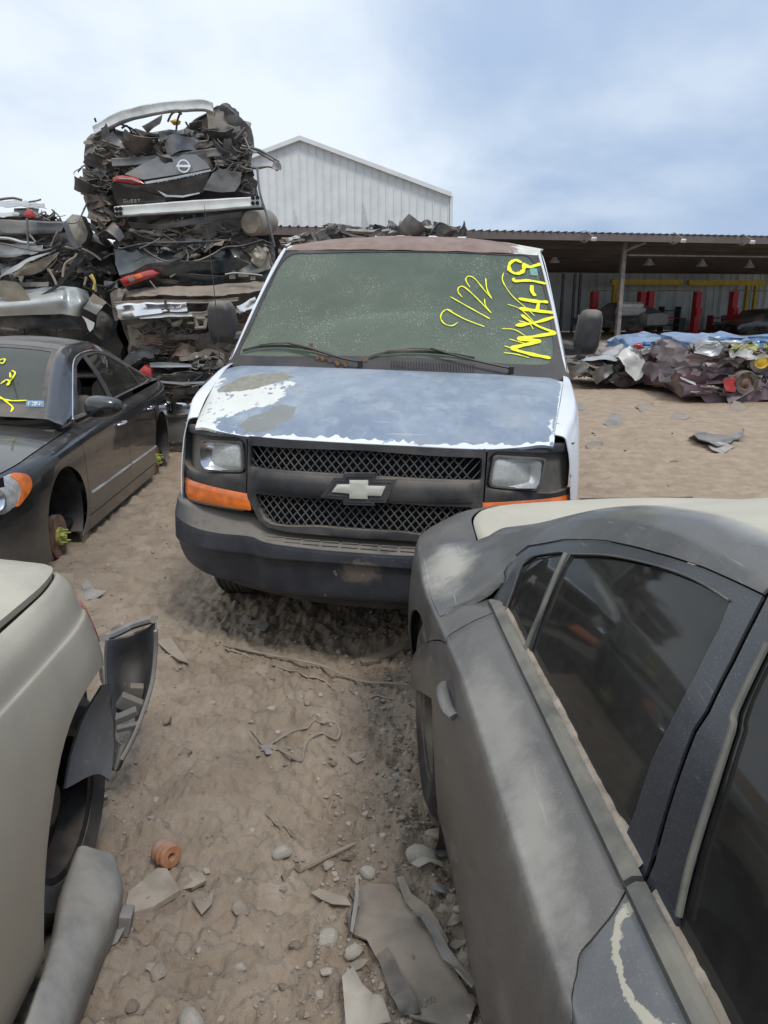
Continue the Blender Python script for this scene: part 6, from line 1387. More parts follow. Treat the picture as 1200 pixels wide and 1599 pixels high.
for i, (px, py) in enumerate(((690, 1395), (712, 1440), (560, 1500), (420, 1165), (560, 1165), (240, 1500), (690, 1330), (716, 1470), (150, 1240), (900, 640), (1010, 640), (930, 700), (960, 660), (1150, 640), (1060, 655))):
    s_ = 14; litter('bark_flake', [(px + s_ * math.cos(q) * (1 + .4 * math.sin(i + 3 * q)), py + s_ * .5 * math.sin(q)) for q in np.linspace(0, 6.28, 8)[:-1]], 'dusty_sheet' if i % 3 else 'dusty_grey', 'curled brown flake of debris lying on the dirt', 'flake', .003, .015, (.3 * math.sin(i), .3), .01, group='curled flakes lying about the yard')
rod('stick', [(440, 1346), (480, 1330), (520, 1320), (555, 1308)], [.012, .010, .008, .005], 'dusty_wood', 'thick broken stick lying in the middle of the dirt path', 'stick', lift=.006)
rod('twig', [(415, 1262), (440, 1277), (462, 1292)], .003, 'dusty_wood', 'thin straight twig above the thick broken stick', 'twig', lift=.006)
rod('rubber_seal', [(337, 1003), (352, 1008), (420, 1022), (500, 1042), (560, 1052), (640, 1064)], .0065, 'dusty_sheet', 'long rubber door seal lying across the dirt below the van', 'seal', lift=.012, flat=.7)
rod('rubber_seal', [(337, 1006), (400, 1024), (480, 1050), (560, 1068), (640, 1080)], .005, 'dusty_sheet', 'second long seal, just below the first one in front of the van', 'seal', lift=.006, flat=.6)
rod('window_seal', [(416, 1164), (432, 1148), (455, 1135), (480, 1120), (515, 1115), (530, 1122), (525, 1131), (500, 1134), (478, 1146), (470, 1172), (440, 1168), (416, 1164)], .006, 'dusty_sheet', 'loop of buried window seal in the middle of the path', 'seal', lift=.004, flat=.7)
rod('wire', [(392, 1138), (404, 1150), (410, 1158)], .003, 'dusty_sheet', 'short bent wire left of the buried window seal', 'wire', lift=.006)
rod('hose', [(550, 1440), (546, 1420), (556, 1404), (548, 1390)], .008, 'rubber', 'short black hose end beside the dirty sheet', 'hose', lift=.01)
rod('twig', [(640, 1300), (665, 1296), (690, 1292)], .007, 'dusty_wood', 'brown stick end poking out of the bank beside the dark saloon', 'stick', lift=.006)
# orange bushing
c = at(258, 1322, z=.035); c[2] = gz(c[0], c[1]) + .036; ax = np.array([.72, -.62, .12])
V, Fc = lathe([(.012, -.028), (.034, -.030), (.038, -.024), (.038, -.016), (.033, -.012), (.033, -.008), (.039, -.004), (.040, .010), (.036, .014), (.036, .018), (.039, .022), (.038, .030), (.034, .034), (.014, .034), (.011, .028)], 28, ax, (0, 0, 0), close=True)
o = mk('rubber_bushing', V, Fc, M['bushing'], None, world=False); o.location = c; tagobj(o, 'round orange rubber bushing with a hole lying on the dirt', 'bushing')
# grey beam along the beige saloon
net = []
beam = [((23, 1640), (96, 1640)), ((52, 1560), (118, 1560)), ((66, 1520), (140, 1507)), ((83, 1456), (158, 1462)), ((92, 1405), (178, 1420)), ((104, 1370), (188, 1380)), ((116, 1334), (180, 1342))]
root = thing('rocker_beam', tuple(at(130, 1450, z=.1)), 'long dusty grey box beam lying beside the beige saloon', 'beam')
P = []
for i, (l, r_) in enumerate(beam):
    a = at(l[0], l[1], z=.15); b_ = at(r_[0], r_[1], z=.09); m_ = (a + b_) / 2; w_ = np.linalg.norm(b_ - a); z0 = max(0, gz(m_[0], m_[1]))
    k = .004 * math.sin(i * 2.3)
    P.append([a + np.array([.02, 0, -.12]), a + np.array([-.005, 0, -.03]), a, a * .8 + b_ * .2 + np.array([0, 0, .028 + k]), a * .42 + b_ * .58 + np.array([0, 0, .030 - k]), b_ + np.array([-.004, 0, .014]), b_ + np.array([.004, 0, -.03]), b_ + np.array([-.01, 0, -.10])])
bs_ = netsurf(P, flip=1); Pm, Fc = gridmesh(bs_, 60, 30); Pm[:, 2] += .003 * noise3(Pm * 24, 5) + .0015 * noise3(Pm * 90, 6)
n_end = [Pm[(60 - 1) * 30 + k] for k in range(30)]; cE = np.mean(n_end, 0) + np.array([0, .012, 0]); Pm = np.vstack([Pm, [cE]]); Fc = Fc + [(59 * 30 + k + 1, 59 * 30 + k, len(Pm) - 1) for k in range(29)]
M['beam'] = plain('dusty_grey_beam', (.26, .25, .225), .75, dust=.45, dcol=(.31, .27, .215), var=.2, vs=10, bump=.4, bs=60, up=.3, scratch=.0)
mk('beam_body', Pm, Fc, M['beam'], root, sharp=60)
V, Fc = box(bs_.ev(4.6, 6.5) + np.array([.012, 0, -.03]), (.035, .05, .07), rotm(0, .2, .1)); mk('bracket', V, Fc, M['dusty_grey'], root, bevel=.004)
# loose bumper cover standing behind the beige saloon
bc = thing('bumper_cover', tuple(at(205, 1100, y=2.5)[:2]) + (0,), 'loose grey bumper cover standing on end behind the beige saloon, hollow side showing', 'bumper cover')
M['cover_in'] = plain('bumper_cover_inside', (.15, .155, .165), .6, dust=.6, dcol=(.27, .24, .20), var=.3, vs=6, up=.3, scratch=.2)
M['cover_out'] = plain('bumper_cover_outside', (.30, .29, .26), .5, dust=.4, var=.15, up=.3)
rows = [[(168, 1000, 2.40), (196, 996, 2.56), (225, 984, 2.60), (241, 972, 2.54), (243, 985, 2.46)], [(166, 1030, 2.40), (190, 1034, 2.60), (218, 1030, 2.66), (238, 1022, 2.58), (243, 1015, 2.46)], [(168, 1075, 2.38), (190, 1080, 2.60), (215, 1080, 2.64), (230, 1075, 2.54), (237, 1068, 2.42)],
        [(172, 1115, 2.36), (188, 1125, 2.54), (205, 1128, 2.58), (216, 1122, 2.48), (224, 1110, 2.36)], [(172, 1150, 2.34), (182, 1165, 2.44), (193, 1168, 2.46), (202, 1160, 2.38), (209, 1150, 2.30)], [(172, 1190, 2.28), (177, 1199, 2.32), (181, 1203, 2.33), (186, 1196, 2.30), (190, 1186, 2.26)]]
bsv = netsurf([[at(x, y, y=d) for x, y, d in r_] for r_ in rows]); q0 = bsv.nrm(np.array([2.]), np.array([2.]))[0]; bsv.flip = -1 if q0[1] > 0 else 1
hole = [(2.75, .55), (2.7, 2.2), (3.3, 2.6), (3.9, 2.2), (3.8, .7)]
panel('cover_shell', bsv, [(0, 0), (5, 0), (5, 4), (0, 4)], M['cover_in'], bc, holes=[hole], dom=True, step=.02, thick=.004)
P, Fc = gridmesh(bsv, 30, 20, off=-.007); 
panel('outer_skin', bsv, [(0, 0), (5, 0), (5, 4.03), (0, 4.03)], M['cover_out'], bc, holes=[hole], dom=True, step=.03, thick=.003, off=-.006)
V, Fc = tube(curve([bsv.ev(a, 4.0) for a in np.linspace(0, 5, 9)]), .007, 6); mk('cover_edge', V, Fc, M['dusty_grey'], bc)
V, Fc = tube(curve([at(163, 996, y=2.42), at(180, 990, y=2.52), at(205, 978, y=2.60), at(240, 967, y=2.54)]), [.018] * 25, 8, flat=.8); mk('cover_lip', V, Fc, M['dusty_grey'], bc)
for px, py, d, sz, an in ((205, 1100, 2.52, (.10, .03, .06), .6), (196, 1118, 2.48, (.09, .03, .03), -.3), (212, 1085, 2.56, (.05, .03, .09), .2), (200, 1135, 2.44, (.08, .02, .02), -.1)):
    V, Fc = box(at(px, py, y=d), sz, rotm(.2, an, .3)); mk('clip_bracket', V, Fc, M['dusty_grey'], bc, bevel=.004)
# ---------------------------------------------------------------- buildings behind
M['siding'] = plain('white_siding', (.66, .67, .66), .5, var=.06, vs=1.2, dust=.06, dcol=(.45, .43, .38), up=0, bump=.03)
M['siding_wear'] = plain('worn_siding', (.50, .50, .49), .6, var=.2, dust=.2, up=0)
M['dark_roof'] = plain('brown_roof_metal', (.075, .062, .058), .6, .1, var=.2, vs=.8, dust=.1, bump=0)
M['shed_wall'] = plain('grey_green_siding', (.60, .64, .60), .6, .1, var=.12, vs=.7, dust=.1, bump=0, up=0)
M['shed_steel'] = plain('shed_steel', (.20, .18, .17), .6, .3, var=.3, dust=.2, bump=0)
M['red_steel'] = plain('red_lift_paint', (.55, .03, .04), .5, var=.2, dust=.1, bump=0)
M['yellow_steel'] = plain('yellow_crane_paint', (.70, .47, .03), .5, var=.2, dust=.1, bump=0)
M['lamp_white'] = plain('lamp_housing', (.62, .63, .62), .4, dust=.1, bump=0)
wb = thing('warehouse', (-4.2, 44, 0), 'tall white ribbed metal warehouse gable rising behind the van', 'warehouse')
Yb = 44.0; k_ = Yb / 42; xr, xl, xm, ze, zr = 3.45 * k_, -11.9 * k_, -4.22 * k_, 1.7 + 5.16 * k_, 1.7 + 7.80 * k_
def ztop(x): return ze + (zr - ze) * (1 - abs(x - xm) / (xr - xm))
x = xl; i = 0
while x < xr - .01:
    x2 = min(x + .42, xr); pts = [x, x2] if not (x < xm < x2) else [x, xm, x2]
    f = [(p, Yb, ztop(p)) for p in pts]; V = [(x + .012, Yb, -.1), (x2 - .012, Yb, -.1)] + [(min(max(p[0], x + .012), x2 - .012), Yb, p[2]) for p in f[::-1]]; n = len(V)
    V2 = [(v[0], v[1] + .05, v[2]) for v in V]; Fc = [tuple(range(n)), tuple(range(2 * n - 1, n - 1, -1))] + [(k, k + n, (k + 1) % n + n, (k + 1) % n) for k in range(n)]
    mk('siding_panel', V + V2, Fc, M['siding'], wb, smooth=False)
    mk('siding_rib', *box((x2, Yb - .02, (ztop(x2) - .1) / 2), (.045, .07, ztop(x2) + .1)), M['siding'], wb, smooth=False); x = x2; i += 1
for (xa, za, xb, zb) in ((xl, ze, xm, zr), (xm, zr, xr, ze)):
    for dy, t in ((-.25, .22),): V, Fc = hexa([(xa, Yb - .3, za - .12), (xb, Yb - .3, zb - .12), (xb, Yb + 30, zb - .12), (xa, Yb + 30, za - .12)], [(xa, Yb - .3, za + .10), (xb, Yb - .3, zb + .10), (xb, Yb + 30, zb + .10), (xa, Yb + 30, za + .10)]); mk('roof', V, Fc, M['siding'], wb, smooth=False)
for X_ in (xl, xr): mk('side_wall', *box((X_ - .03 * np.sign(X_), Yb + 15, ze / 2), (.06, 29.8, ze)), M['siding'], wb, smooth=False)
mk('corner_trim', *box((xr + .02, Yb - .03, ze / 2 - .05), (.16, .12, ze)), M['siding'], wb, smooth=False)
for xx, zz, s in ((at(570, 340, y=Yb)[0], at(570, 340, y=Yb)[2], 1), (at(462, 345, y=Yb)[0], at(462, 340, y=Yb)[2] - .1, .7)):
    V = [(xx - .18 * s, Yb - .065, zz - .7 * s), (xx + .22 * s, Yb - .065, zz - .7 * s), (xx + .12 * s, Yb - .065, zz - .1 * s), (xx + .02 * s, Yb - .065, zz + .35 * s), (xx - .12 * s, Yb - .065, zz + .8 * s), (xx - .14 * s, Yb - .065, zz)]
    mk('dent_patch', V + [(v[0], v[1] + .01, v[2]) for v in V], [tuple(range(6)), tuple(range(11, 5, -1))], M['siding_wear'], wb, smooth=False)
# shed
SA = R(13.5); SO = np.array([5.2, 29.6, 0.0]); sxv = np.array([math.cos(SA), math.sin(SA), 0]); syv = np.array([-math.sin(SA), math.cos(SA), 0])
shed = thing('open_shed', tuple(SO), 'long open-fronted shed with a brown roof edge and grey ribbed back wall', 'shed')
def sw(P): P = np.asarray(P, float); return SO + P[..., 0:1] * sxv + P[..., 1:2] * syv + P[..., 2:3] * np.array([0, 0, 1.])
def sbox(nm, c, s, mt, par=shed, rot=None, **k): V, Fc = box((0, 0, 0), s, rot); return mk(nm, sw(V + np.array(c)), Fc, M[mt], par, smooth=False, **k)
def sloc(px, py, d):   # pixel at shed depth d -> shed coordinates
    r0 = np.array([0, 0, CAMH]); dr = at(px, py, y=1.0) - r0; t = (d - (r0 - SO) @ syv) / (dr @ syv); P_ = r0 + t * dr - SO; return np.array([P_ @ sxv, d, P_[2]])
X0, X1, DP, ZE, ZB = -13.0, 26.0, 12.0, 4.03, 3.25
V, Fc = hexa([(X0, 0, ZE), (X1, 0, ZE), (X1, DP, ZB), (X0, DP, ZB)], [(X0, 0, ZE + .06), (X1, 0, ZE + .06), (X1, DP, ZB + .06), (X0, DP, ZB + .06)]); mk('roof', sw(V), Fc, M['dark_roof'], shed, smooth=False)
mb = MB()
for i in range(int((X1 - X0) / .3)): mb.add(*(lambda V, Fc: (sw(V), Fc))(*box((X0 + .15 + i * .3, .3, ZE + .075), (.06, .9, .035))))
mb.build('roof_ribs', M['dark_roof'], shed, smooth=False, kind='stuff')
sbox('fascia', ((X0 + X1) / 2, -.06, ZE - .10), (X1 - X0, .06, .24), 'fascia' if M.setdefault('fascia', plain('brown_fascia', (.125, .10, .092), .55, var=.15, vs=.6, dust=.1, bump=0)) else '')
for i in range(9): sbox('purlin', ((X0 + X1) / 2, 1.2 + i * 1.3, ZE - .12 - (ZE - ZB) * (1.2 + i * 1.3) / DP), (X1 - X0, .08, .16), 'dark_roof')
x = X0
while x < X1: sbox('wall_panel', (x + .49, DP, ZB / 2), (.955, .06, ZB), 'shed_wall'); x += .98
for i in range(40): sbox('wall_rib', (X0 + i * .98, DP - .05, ZB / 2 - .05), (.10, .06, ZB - .1), 'shed_wall')
for k in range(120): 
    sbox('wall_rib', (X0 + .245 + k * .326 * 1.0, DP - .045, ZB / 2 - .05), (.05, .04, ZB - .1), 'shed_wall') if k % 3 else None
pt, pb = sloc(975, 392, .9), sloc(968, 540, .9)
for xx in (pt[0] - 10.5, pt[0], pt[0] + 10.5): 
    sbox('post', (xx, .9, (ZE - .2) / 2), (.16, .16, ZE - .2), 'shed_steel'); V, Fc = tube([sw(np.array([xx, .9, ZE - .5])), sw(np.array([xx + .55, .3, ZE - .2]))], .07, 6); mk('brace', V, Fc, M['shed_steel'], shed)
a, b_ = sloc(980, 398, .5), sloc(1220, 401, .5); V, Fc = tube([sw(a), sw(b_)], .03, 5); mk('conduit', V, Fc, M['shed_steel'], shed)
for px in (878, 896, 905): p = sloc(px, 470, 10.5); sbox('inner_post', (p[0], 10.5, 1.5), (.12, .12, 3.0), 'shed_steel')
sbox('end_wall', (X0, DP / 2, ZB / 2), (.08, DP, ZB), 'shed_wall')
for i, px in enumerate((918, 1058, 1166)):
    p = sloc(px, 380, -.5); p[2] = ZE + .0
    fl = thing('floodlight', tuple(sw(np.array([p[0], -.1, ZE]))), ('leftmost', 'middle', 'rightmost')[i] + ' of three floodlights hanging on the brown shed edge', 'floodlight', 'floodlights along the shed roof edge')
    V, Fc = box((0, 0, 0), (.20, .10, .13), rotm(.5, 0, .1)); mk('lamp_head', sw(V + np.array([p[0] + .18, -.62, ZE - .20])), Fc, M['lamp_white'], fl, smooth=False, bevel=.02)
    pts = [sw(np.array([p[0] + .05 + .22 * math.cos(q) - .12, -.35, ZE - .10 + .2 * math.sin(q)])) for q in np.linspace(-.3 + math.pi / 2, math.pi * 1.75, 12)]; V, Fc = tube(pts, .010, 6); mk('cable_loop', V, Fc, M['shed_steel'], fl)
    V, Fc = tube([sw(np.array([p[0] + .1, -.1, ZE + .12])), sw(np.array([p[0] + .15, -.6, ZE - .1]))], .018, 6); mk('bracket', V, Fc, M['shed_steel'], fl)
for i, (px, py) in enumerate(((866, 404), (1014, 408), (1097, 410), (1171, 412))):
    p = sloc(px, py, 5.5); c = sw(p); hb = thing('hanging_lamp', tuple(c), ('first', 'second', 'third', 'fourth')[i] + ' bell lamp from the left under the shed roof', 'lamp', 'bell lamps hanging under the shed roof')
    V, Fc = lathe([(.05, .22), (.07, .1), (.20, -.06), (.26, -.16), (.24, -.16), (.18, -.05), (.0, .02)], 16, (0, 0, 1), c); mk('lamp_shade', V, Fc, M['lamp_white'], hb); V, Fc = tube([c + np.array([0, 0, .2]), c + np.array([0, 0, .8])], .015, 5); mk('lamp_rod', V, Fc, M['shed_steel'], hb)
nm_ = ['left', 'middle', 'right']
for i, (xa, xb) in enumerate(((929, 1003), (1016, 1090), (1147, 1222))):
    a, b_ = sloc(xa, 460, 8.0), sloc(xb, 460, 8.0); lf = thing('car_lift', tuple(sw(np.array([(a[0] + b_[0]) / 2, 8.0, 0]))), nm_[i] + ' red two-post car lift standing inside the open shed', 'car lift', 'red car lifts in the shed')
    zt = sloc(xa, 455, 8.0)[2]
    for xx in (a[0], b_[0]):
        o = sbox('lift_post', (xx, 8.0, zt / 2), (.30, .34, zt), 'red_steel', lf); sbox('warning_label', (xx, 7.84, zt * .28), (.10, .01, .16), 'lamp_white', o); sbox('lift_carriage', (xx, 7.8, zt * .52), (.30, .2, .4), 'red_steel', lf)
    sbox('lift_crossbar', ((a[0] + b_[0]) / 2, 8.0, zt + .04), (b_[0] - a[0] + .2, .06, .05), 'shed_steel', lf); sbox('lift_arm', (a[0] + .6, 7.7, .75), (1.3, .12, .1), 'red_steel', lf)
for i, (xa, xb, ya) in enumerate(((955, 1066, 440), (1075, 1195, 441))):
    a, b_ = sloc(xa, ya, 10.0), sloc(xb, ya, 10.0); cr = thing('gantry_beam', tuple(sw(np.array([(a[0] + b_[0]) / 2, 10.0, 0]))), ('left', 'right')[i] + ' yellow gantry beam in front of the shed back wall', 'gantry', 'yellow gantries in the shed')
    sbox('beam', ((a[0] + b_[0]) / 2, 10.0, a[2]), (b_[0] - a[0], .2, .26), 'yellow_steel', cr)
    for px in ((961, 957) if i == 0 else (1164, 1177)): p = sloc(px, 480, 10.0); sbox('gantry_post', (p[0], 10.0, a[2] / 2), (.13, .18, a[2]), 'yellow_steel', cr)
def crude_car(nm, px, py, d, L, Wd, rot, mt, label, z0=None, cat='car'):
    """a car up on the lift: floor-to-roof section lofted along its length"""
    p = sloc(px, py, d); c = np.array([p[0], d, p[2] if z0 is None else z0]); rt = thing(nm, tuple(sw(c)), label, cat)
    st = [(0, .30, .52, .62), (.25, .22, .66, .72), (.9, .20, .74, .80), (1.3, .20, .80, .92), (1.9, .18, .86, 1.30), (2.9, .18, .88, 1.36), (3.7, .20, .90, 1.1), (4.1, .24, .88, .95), (4.4, .34, .80, .84)]
    V = []; 
    for s_, zb, zm, zt in st:
        for n, z in ((-.80, zb), (-.88, (zb + zm) / 2), (-.84, zm), (-.60, zt), (0, zt + .04), (.60, zt), (.84, zm), (.88, (zb + zm) / 2), (.80, zb)): V.append(((s_ - 2.2) / 4.4 * L, n / .88 * Wd / 2, z - .9))
    V = np.array(V) @ rotm(0, 0, rot).T; m = 9; Fc = [(i * m + k, i * m + (k + 1) % m, (i + 1) * m + (k + 1) % m, (i + 1) * m + k) for i in range(len(st) - 1) for k in range(m)] + [tuple(range(m - 1, -1, -1)), tuple(range((len(st) - 1) * m, len(st) * m))]
    mk('body', sw(V + c), Fc, M[mt], rt, bevel=0)
    for sx_ in (-.3, .3):
        for sy_ in (-1, 1):
            q = rotm(0, 0, rot) @ np.array([sx_ * L, sy_ * Wd * .44, -.68]); axx = sw(rotm(0, 0, rot) @ np.array([0, 1, 0])) - SO; V2, F2 = lathe([(0, -.1), (.18, -.1), (.30, -.09), (.31, 0), (.30, .09), (.18, .1), (0, .1)], 16, axx, sw(c + q)); mk('wheel', V2, F2, M['rubber'], rt)
    return rt
cc_ = crude_car('parked_car', 968, 487, 6.8, 4.2, 1.75, R(-65), 'wreck_grey', 'grey car raised on the left red lift behind the shed post'); p = sloc(985, 486, 5.0)
V, Fc = box((0, 0, 0), (1.5, .25, .40), rotm(.2, 0, .05)); mk('bumper', sw(V + p), Fc, M['wreck_silver'], cc_, bevel=.08); p = sloc(986, 476, 4.9); V, Fc = box((0, 0, 0), (1.2, .3, .2), rotm(.5, 0, .05)); mk('rear_window', sw(V + p), Fc, M['wreck_white'], cc_, bevel=.05)
crude_car('parked_car', 1182, 497, 7.0, 4.4, 1.8, R(10), 'wreck_black', 'dark car raised on the right red lift inside the shed')
for i, (px, py, w_, h_, mt) in enumerate(((1045, 500, 1.0, 1.1, 'wreck_dark'), (1120, 505, .9, .7, 'wreck_red'), (1000, 515, 1.1, .6, 'yellow_steel'), (940, 515, .8, .9, 'shed_steel'), (1075, 515, .7, .6, 'wreck_silver'))):
    p = sloc(px, py, 10.8); rt = thing('storage_rack', tuple(sw(np.array([p[0], 10.8, 0]))), ('dark metal rack against the shed wall behind the middle lift', 'red steel rack between the middle and right car lifts', 'yellow steel rack behind the left lift, nearest the shed post', 'rusty steel rack beside the left red lift post', 'silver rack by the right post of the middle lift')[i], 'rack')
    for a_ in (-1, 1): sbox('rack_post', (p[0] + a_ * w_ / 2, 10.8, h_ * .6), (.07, .5, h_ * 1.2), mt, rt)
    for z_ in (.3, .65, 1.0): sbox('rack_shelf', (p[0], 10.8, h_ * z_), (w_, .5, .06), mt, rt)
# ---------------------------------------------------------------- crushed cars
wr = np.random.RandomState(21)
def crumple_net(net, nu, nv, amp, fr=3.0, seed=0, edge=.3):
    """net of 3-D points -> folded sheet; folds are ridges with flat facets between"""
    sf = netsurf(net); A, B = np.meshgrid(np.linspace(0, sf.ar[1], nu), np.linspace(0, sf.br[1], nv), indexing='ij')
    ja = sf.ar[1] / nu * .30; A = A + np.where((A > 0) & (A < sf.ar[1]), (wr.rand(nu, nv) - .5) * ja, 0)
    P = sf.ev(A, B); N = sf.nrm(A, B); q = P * fr + seed * 7.7
    d = (1 - 2.2 * np.abs(noise3(q, seed))) * .6 + .5 * (1 - 2 * np.abs(noise3(q * 2.1 + 5, seed + 1))) * .5 + .18 * noise3(q * 5.3, seed + 2)
    P = P + N * (d * amp)[..., None]
    if edge:
        e = np.stack([noise3(q * 3.1 + k * 9, seed + 5) for k in range(3)], -1) * amp * edge * 2; bmask = ((np.arange(nu) == 0) | (np.arange(nu) == nu - 1))[:, None] | ((np.arange(nv) == 0) | (np.arange(nv) == nv - 1))[None]
        P = P + e * bmask[..., None]
    P = P.reshape(-1, 3); Fc = [(i * nv + j, (i + 1) * nv + j, (i + 1) * nv + j + 1, i * nv + j + 1) for i in range(nu - 1) for j in range(nv - 1)]
    return P, Fc, N.reshape(-1, 3)
def solid(P, Fc, th):
    N = np.zeros_like(P)
    for f in Fc:
        n = np.cross(P[f[1]] - P[f[0]], P[f[2]] - P[f[0]]); 
        for i in f: N[i] += n
    N /= np.linalg.norm(N, axis=1, keepdims=True) + 1e-12; m = len(P); ec = {}
    for f in Fc:
        for a, b in zip(f, f[1:] + f[:1]): ec[(a, b)] = 1
    rim = [(a, a + m, b + m, b) for (a, b) in ec if (b, a) not in ec]
    return np.vstack([P, P - N * th]), list(Fc) + [tuple(i + m for i in f[::-1]) for f in Fc] + [r[::-1] for r in rim]
def sheet(nm, net, mat, par, amp=.03, n=(16, 10), fr=4.0, seed=None, th=.006, sharp=28, edge=.3, **k):
    seed = wr.randint(999) if seed is None else seed; P, Fc, N = crumple_net(net, n[0], n[1], amp, fr, seed, edge); V, Fc = solid(P, Fc, th); return mk(nm, V, Fc, M[mat], par, sharp=sharp, **k)
def psheet(nm, rows, y, mat, par, **k):
    """rows of pixels (px, py[, dy]) at distance y"""
    return sheet(nm, [[at(p[0], p[1], y=y + (p[2] if len(p) > 2 else 0)) for p in r] for r in rows], mat, par, **k)
def core(nm, poly, y0, y1, mat, par, seed=0, amp=.07, top=0.0, caps=4, an=(1, 1, 1)):
    """crushed body: the end outline (pixels at distance y0) carried back to y1, every surface crumpled"""
    shx = -.20 if y0 < 12 else 0.0
    O = densify(np.array([at(px, py, y=y0)[[0, 2]] for px, py in poly]), .09); 
    if area2(O) < 0: O = O[::-1]
    c = O.mean(0); n = len(O); V = []; ys_ = [y0 + .0] + list(np.arange(y0 + .12, y1, .28)) + [y1]
    for k in range(caps): t = (k + .15) / caps; V += [(c[0] + (o[0] - c[0]) * t, y0 - .02 + .05 * (1 - t), c[1] + (o[1] - c[1]) * t) for o in O]
    for y in ys_: V += [(o[0] + (y - y0) * shx, y, o[1]) for o in O]
    for t in (.6, .1): V += [(c[0] + (y1 - y0) * shx + (o[0] - c[0]) * t, y1, c[1] + (o[1] - c[1]) * t) for o in O]
    V = np.array(V); m = len(V) // n
    q = V * 3.3 * np.array(an) + seed * 5.1
    D = np.stack([(1 - 2 * np.abs(noise3(q + 31 * k, seed + k))) * .6 + .5 * noise3(q * 2.7 + 11 * k, seed + 3 + k) for k in range(3)], -1) * amp; D[:, 1] *= 1.2
    V = V + D; Fc = [(i * n + k, i * n + (k + 1) % n, (i + 1) * n + (k + 1) % n, (i + 1) * n + k) for i in range(m - 1) for k in range(n)] + [tuple(range((m - 1) * n, m * n)), tuple(range(n - 1, -1, -1))]
    return mk(nm, V, Fc, M[mat], par, sharp=25 if an == (1, 1, 1) else 40)
def clutter(par, poly, y, n, mats, seed, size=(.08, .35), bars=8, hoses=5, dy=.12):
    """torn panels, brackets, bars and hoses over the face of a wreck"""
    r_ = np.random.RandomState(seed); Pp = np.array(poly, float); lo_, hi = Pp.min(0), Pp.max(0)
    def rpt():
        while True:
            q = lo_ + (hi - lo_) * r_.rand(2)
            if inpoly(q[None], Pp)[0]: return q
    for i in range(n // 3):   # folded body strips lying in layers
        for _t in range(40):
            q = rpt(); s = size[1] * (.8 + 1.0 * r_.rand()); hw = s / 2 * F / y * 1.05
            if inpoly(np.array([[q[0] - hw, q[1]], [q[0] + hw, q[1]]]), Pp).all(): break
        else: continue
        c = at(q[0], q[1], y=y - dy * (.1 + .5 * r_.rand())); h = .03 + .09 * r_.rand() ** 1.5; Rm = rotm(r_.uniform(-.9, .3), r_.uniform(-.2, .2), r_.uniform(-.3, .3)); sag = r_.uniform(-.05, .05); k_ = r_.uniform(-.05, .05, 5)
        net = [[c + Rm @ np.array([u * s / 2, -.03 * (1 - u * u) + .02 * v * v + k_[int(u * 2 + 2)], v * h / 2 * (1 - .5 * abs(k_[int(u * 2 + 2)]) / .06) + sag * (1 - u * u) + k_[int(u * 2 + 2)] * .5]) for v in (-1, 0, 1)] for u in (-1, -.5, 0, .5, 1)]
        sheet('folded_strip', net, mats[r_.randint(len(mats))], par, amp=.022, n=(20, 6), fr=7, seed=int(r_.randint(999)), th=.005, sharp=22, edge=.3)
    for i in range(n):
        q = rpt(); c = at(q[0], q[1], y=y - dy * r_.rand()); s = size[0] + (size[1] - size[0]) * r_.rand() ** 1.6; h = s * (.22 + .5 * r_.rand()); Rm = rotm(r_.uniform(-1.1, .9), r_.uniform(-.6, .6), r_.uniform(-.7, .7)) 
        bend = r_.uniform(-.35, .35) * s
        net = [[c + Rm @ np.array([u * s / 2, bend * (1 - u * u) + .3 * bend * v, v * h / 2 * (1 - .5 * r_.rand() * (u > 0))]) for v in (-1, 0, 1)] for u in (-1, -.3, .4, 1)]
        sheet(('bent_panel', 'torn_bracket', 'bent_panel')[i % 3], net, mats[r_.randint(len(mats))], par, amp=.012 + .022 * r_.rand() * s / .3, n=(10, 7), fr=6, edge=.15, seed=int(r_.randint(999)), th=.005, sharp=24)
    for i in range(bars):
        q = rpt(); c = at(q[0], q[1], y=y - dy * .6 - .05 * r_.rand()); L = .10 + .34 * r_.rand() ** 1.5; an = r_.normal(0, .4); d = np.array([math.cos(an), r_.uniform(-.3, .3), math.sin(an)]) * L / 2; k = np.array([0, r_.uniform(-.05, .05), r_.uniform(-.06, .06)])
        V, Fc = tube(curve([c - d, c + k, c + d], 5), .006 + .014 * r_.rand(), 5, flat=r_.uniform(.4, 1)); mk('bent_bar', V, Fc, M[['wreck_dark', 'wreck_dark', 'wreck_grey', 'dusty_brown', 'wreck_dark'][r_.randint(5)]], par)
    for i in range(hoses):
        q = rpt(); c = at(q[0], q[1], y=y - dy * .8); p = [c]
        for k in range(4): p.append(p[-1] + np.array([r_.uniform(-.12, .12), r_.uniform(-.04, .03), r_.uniform(-.12, .06)]))
        V, Fc = tube(curve(p, 4), .004 + .006 * r_.rand(), 5); mk('hanging_hose', V, Fc, M[['rubber', 'trim_black', 'bare_steel', 'khaki_plastic'][r_.randint(4)]], par)
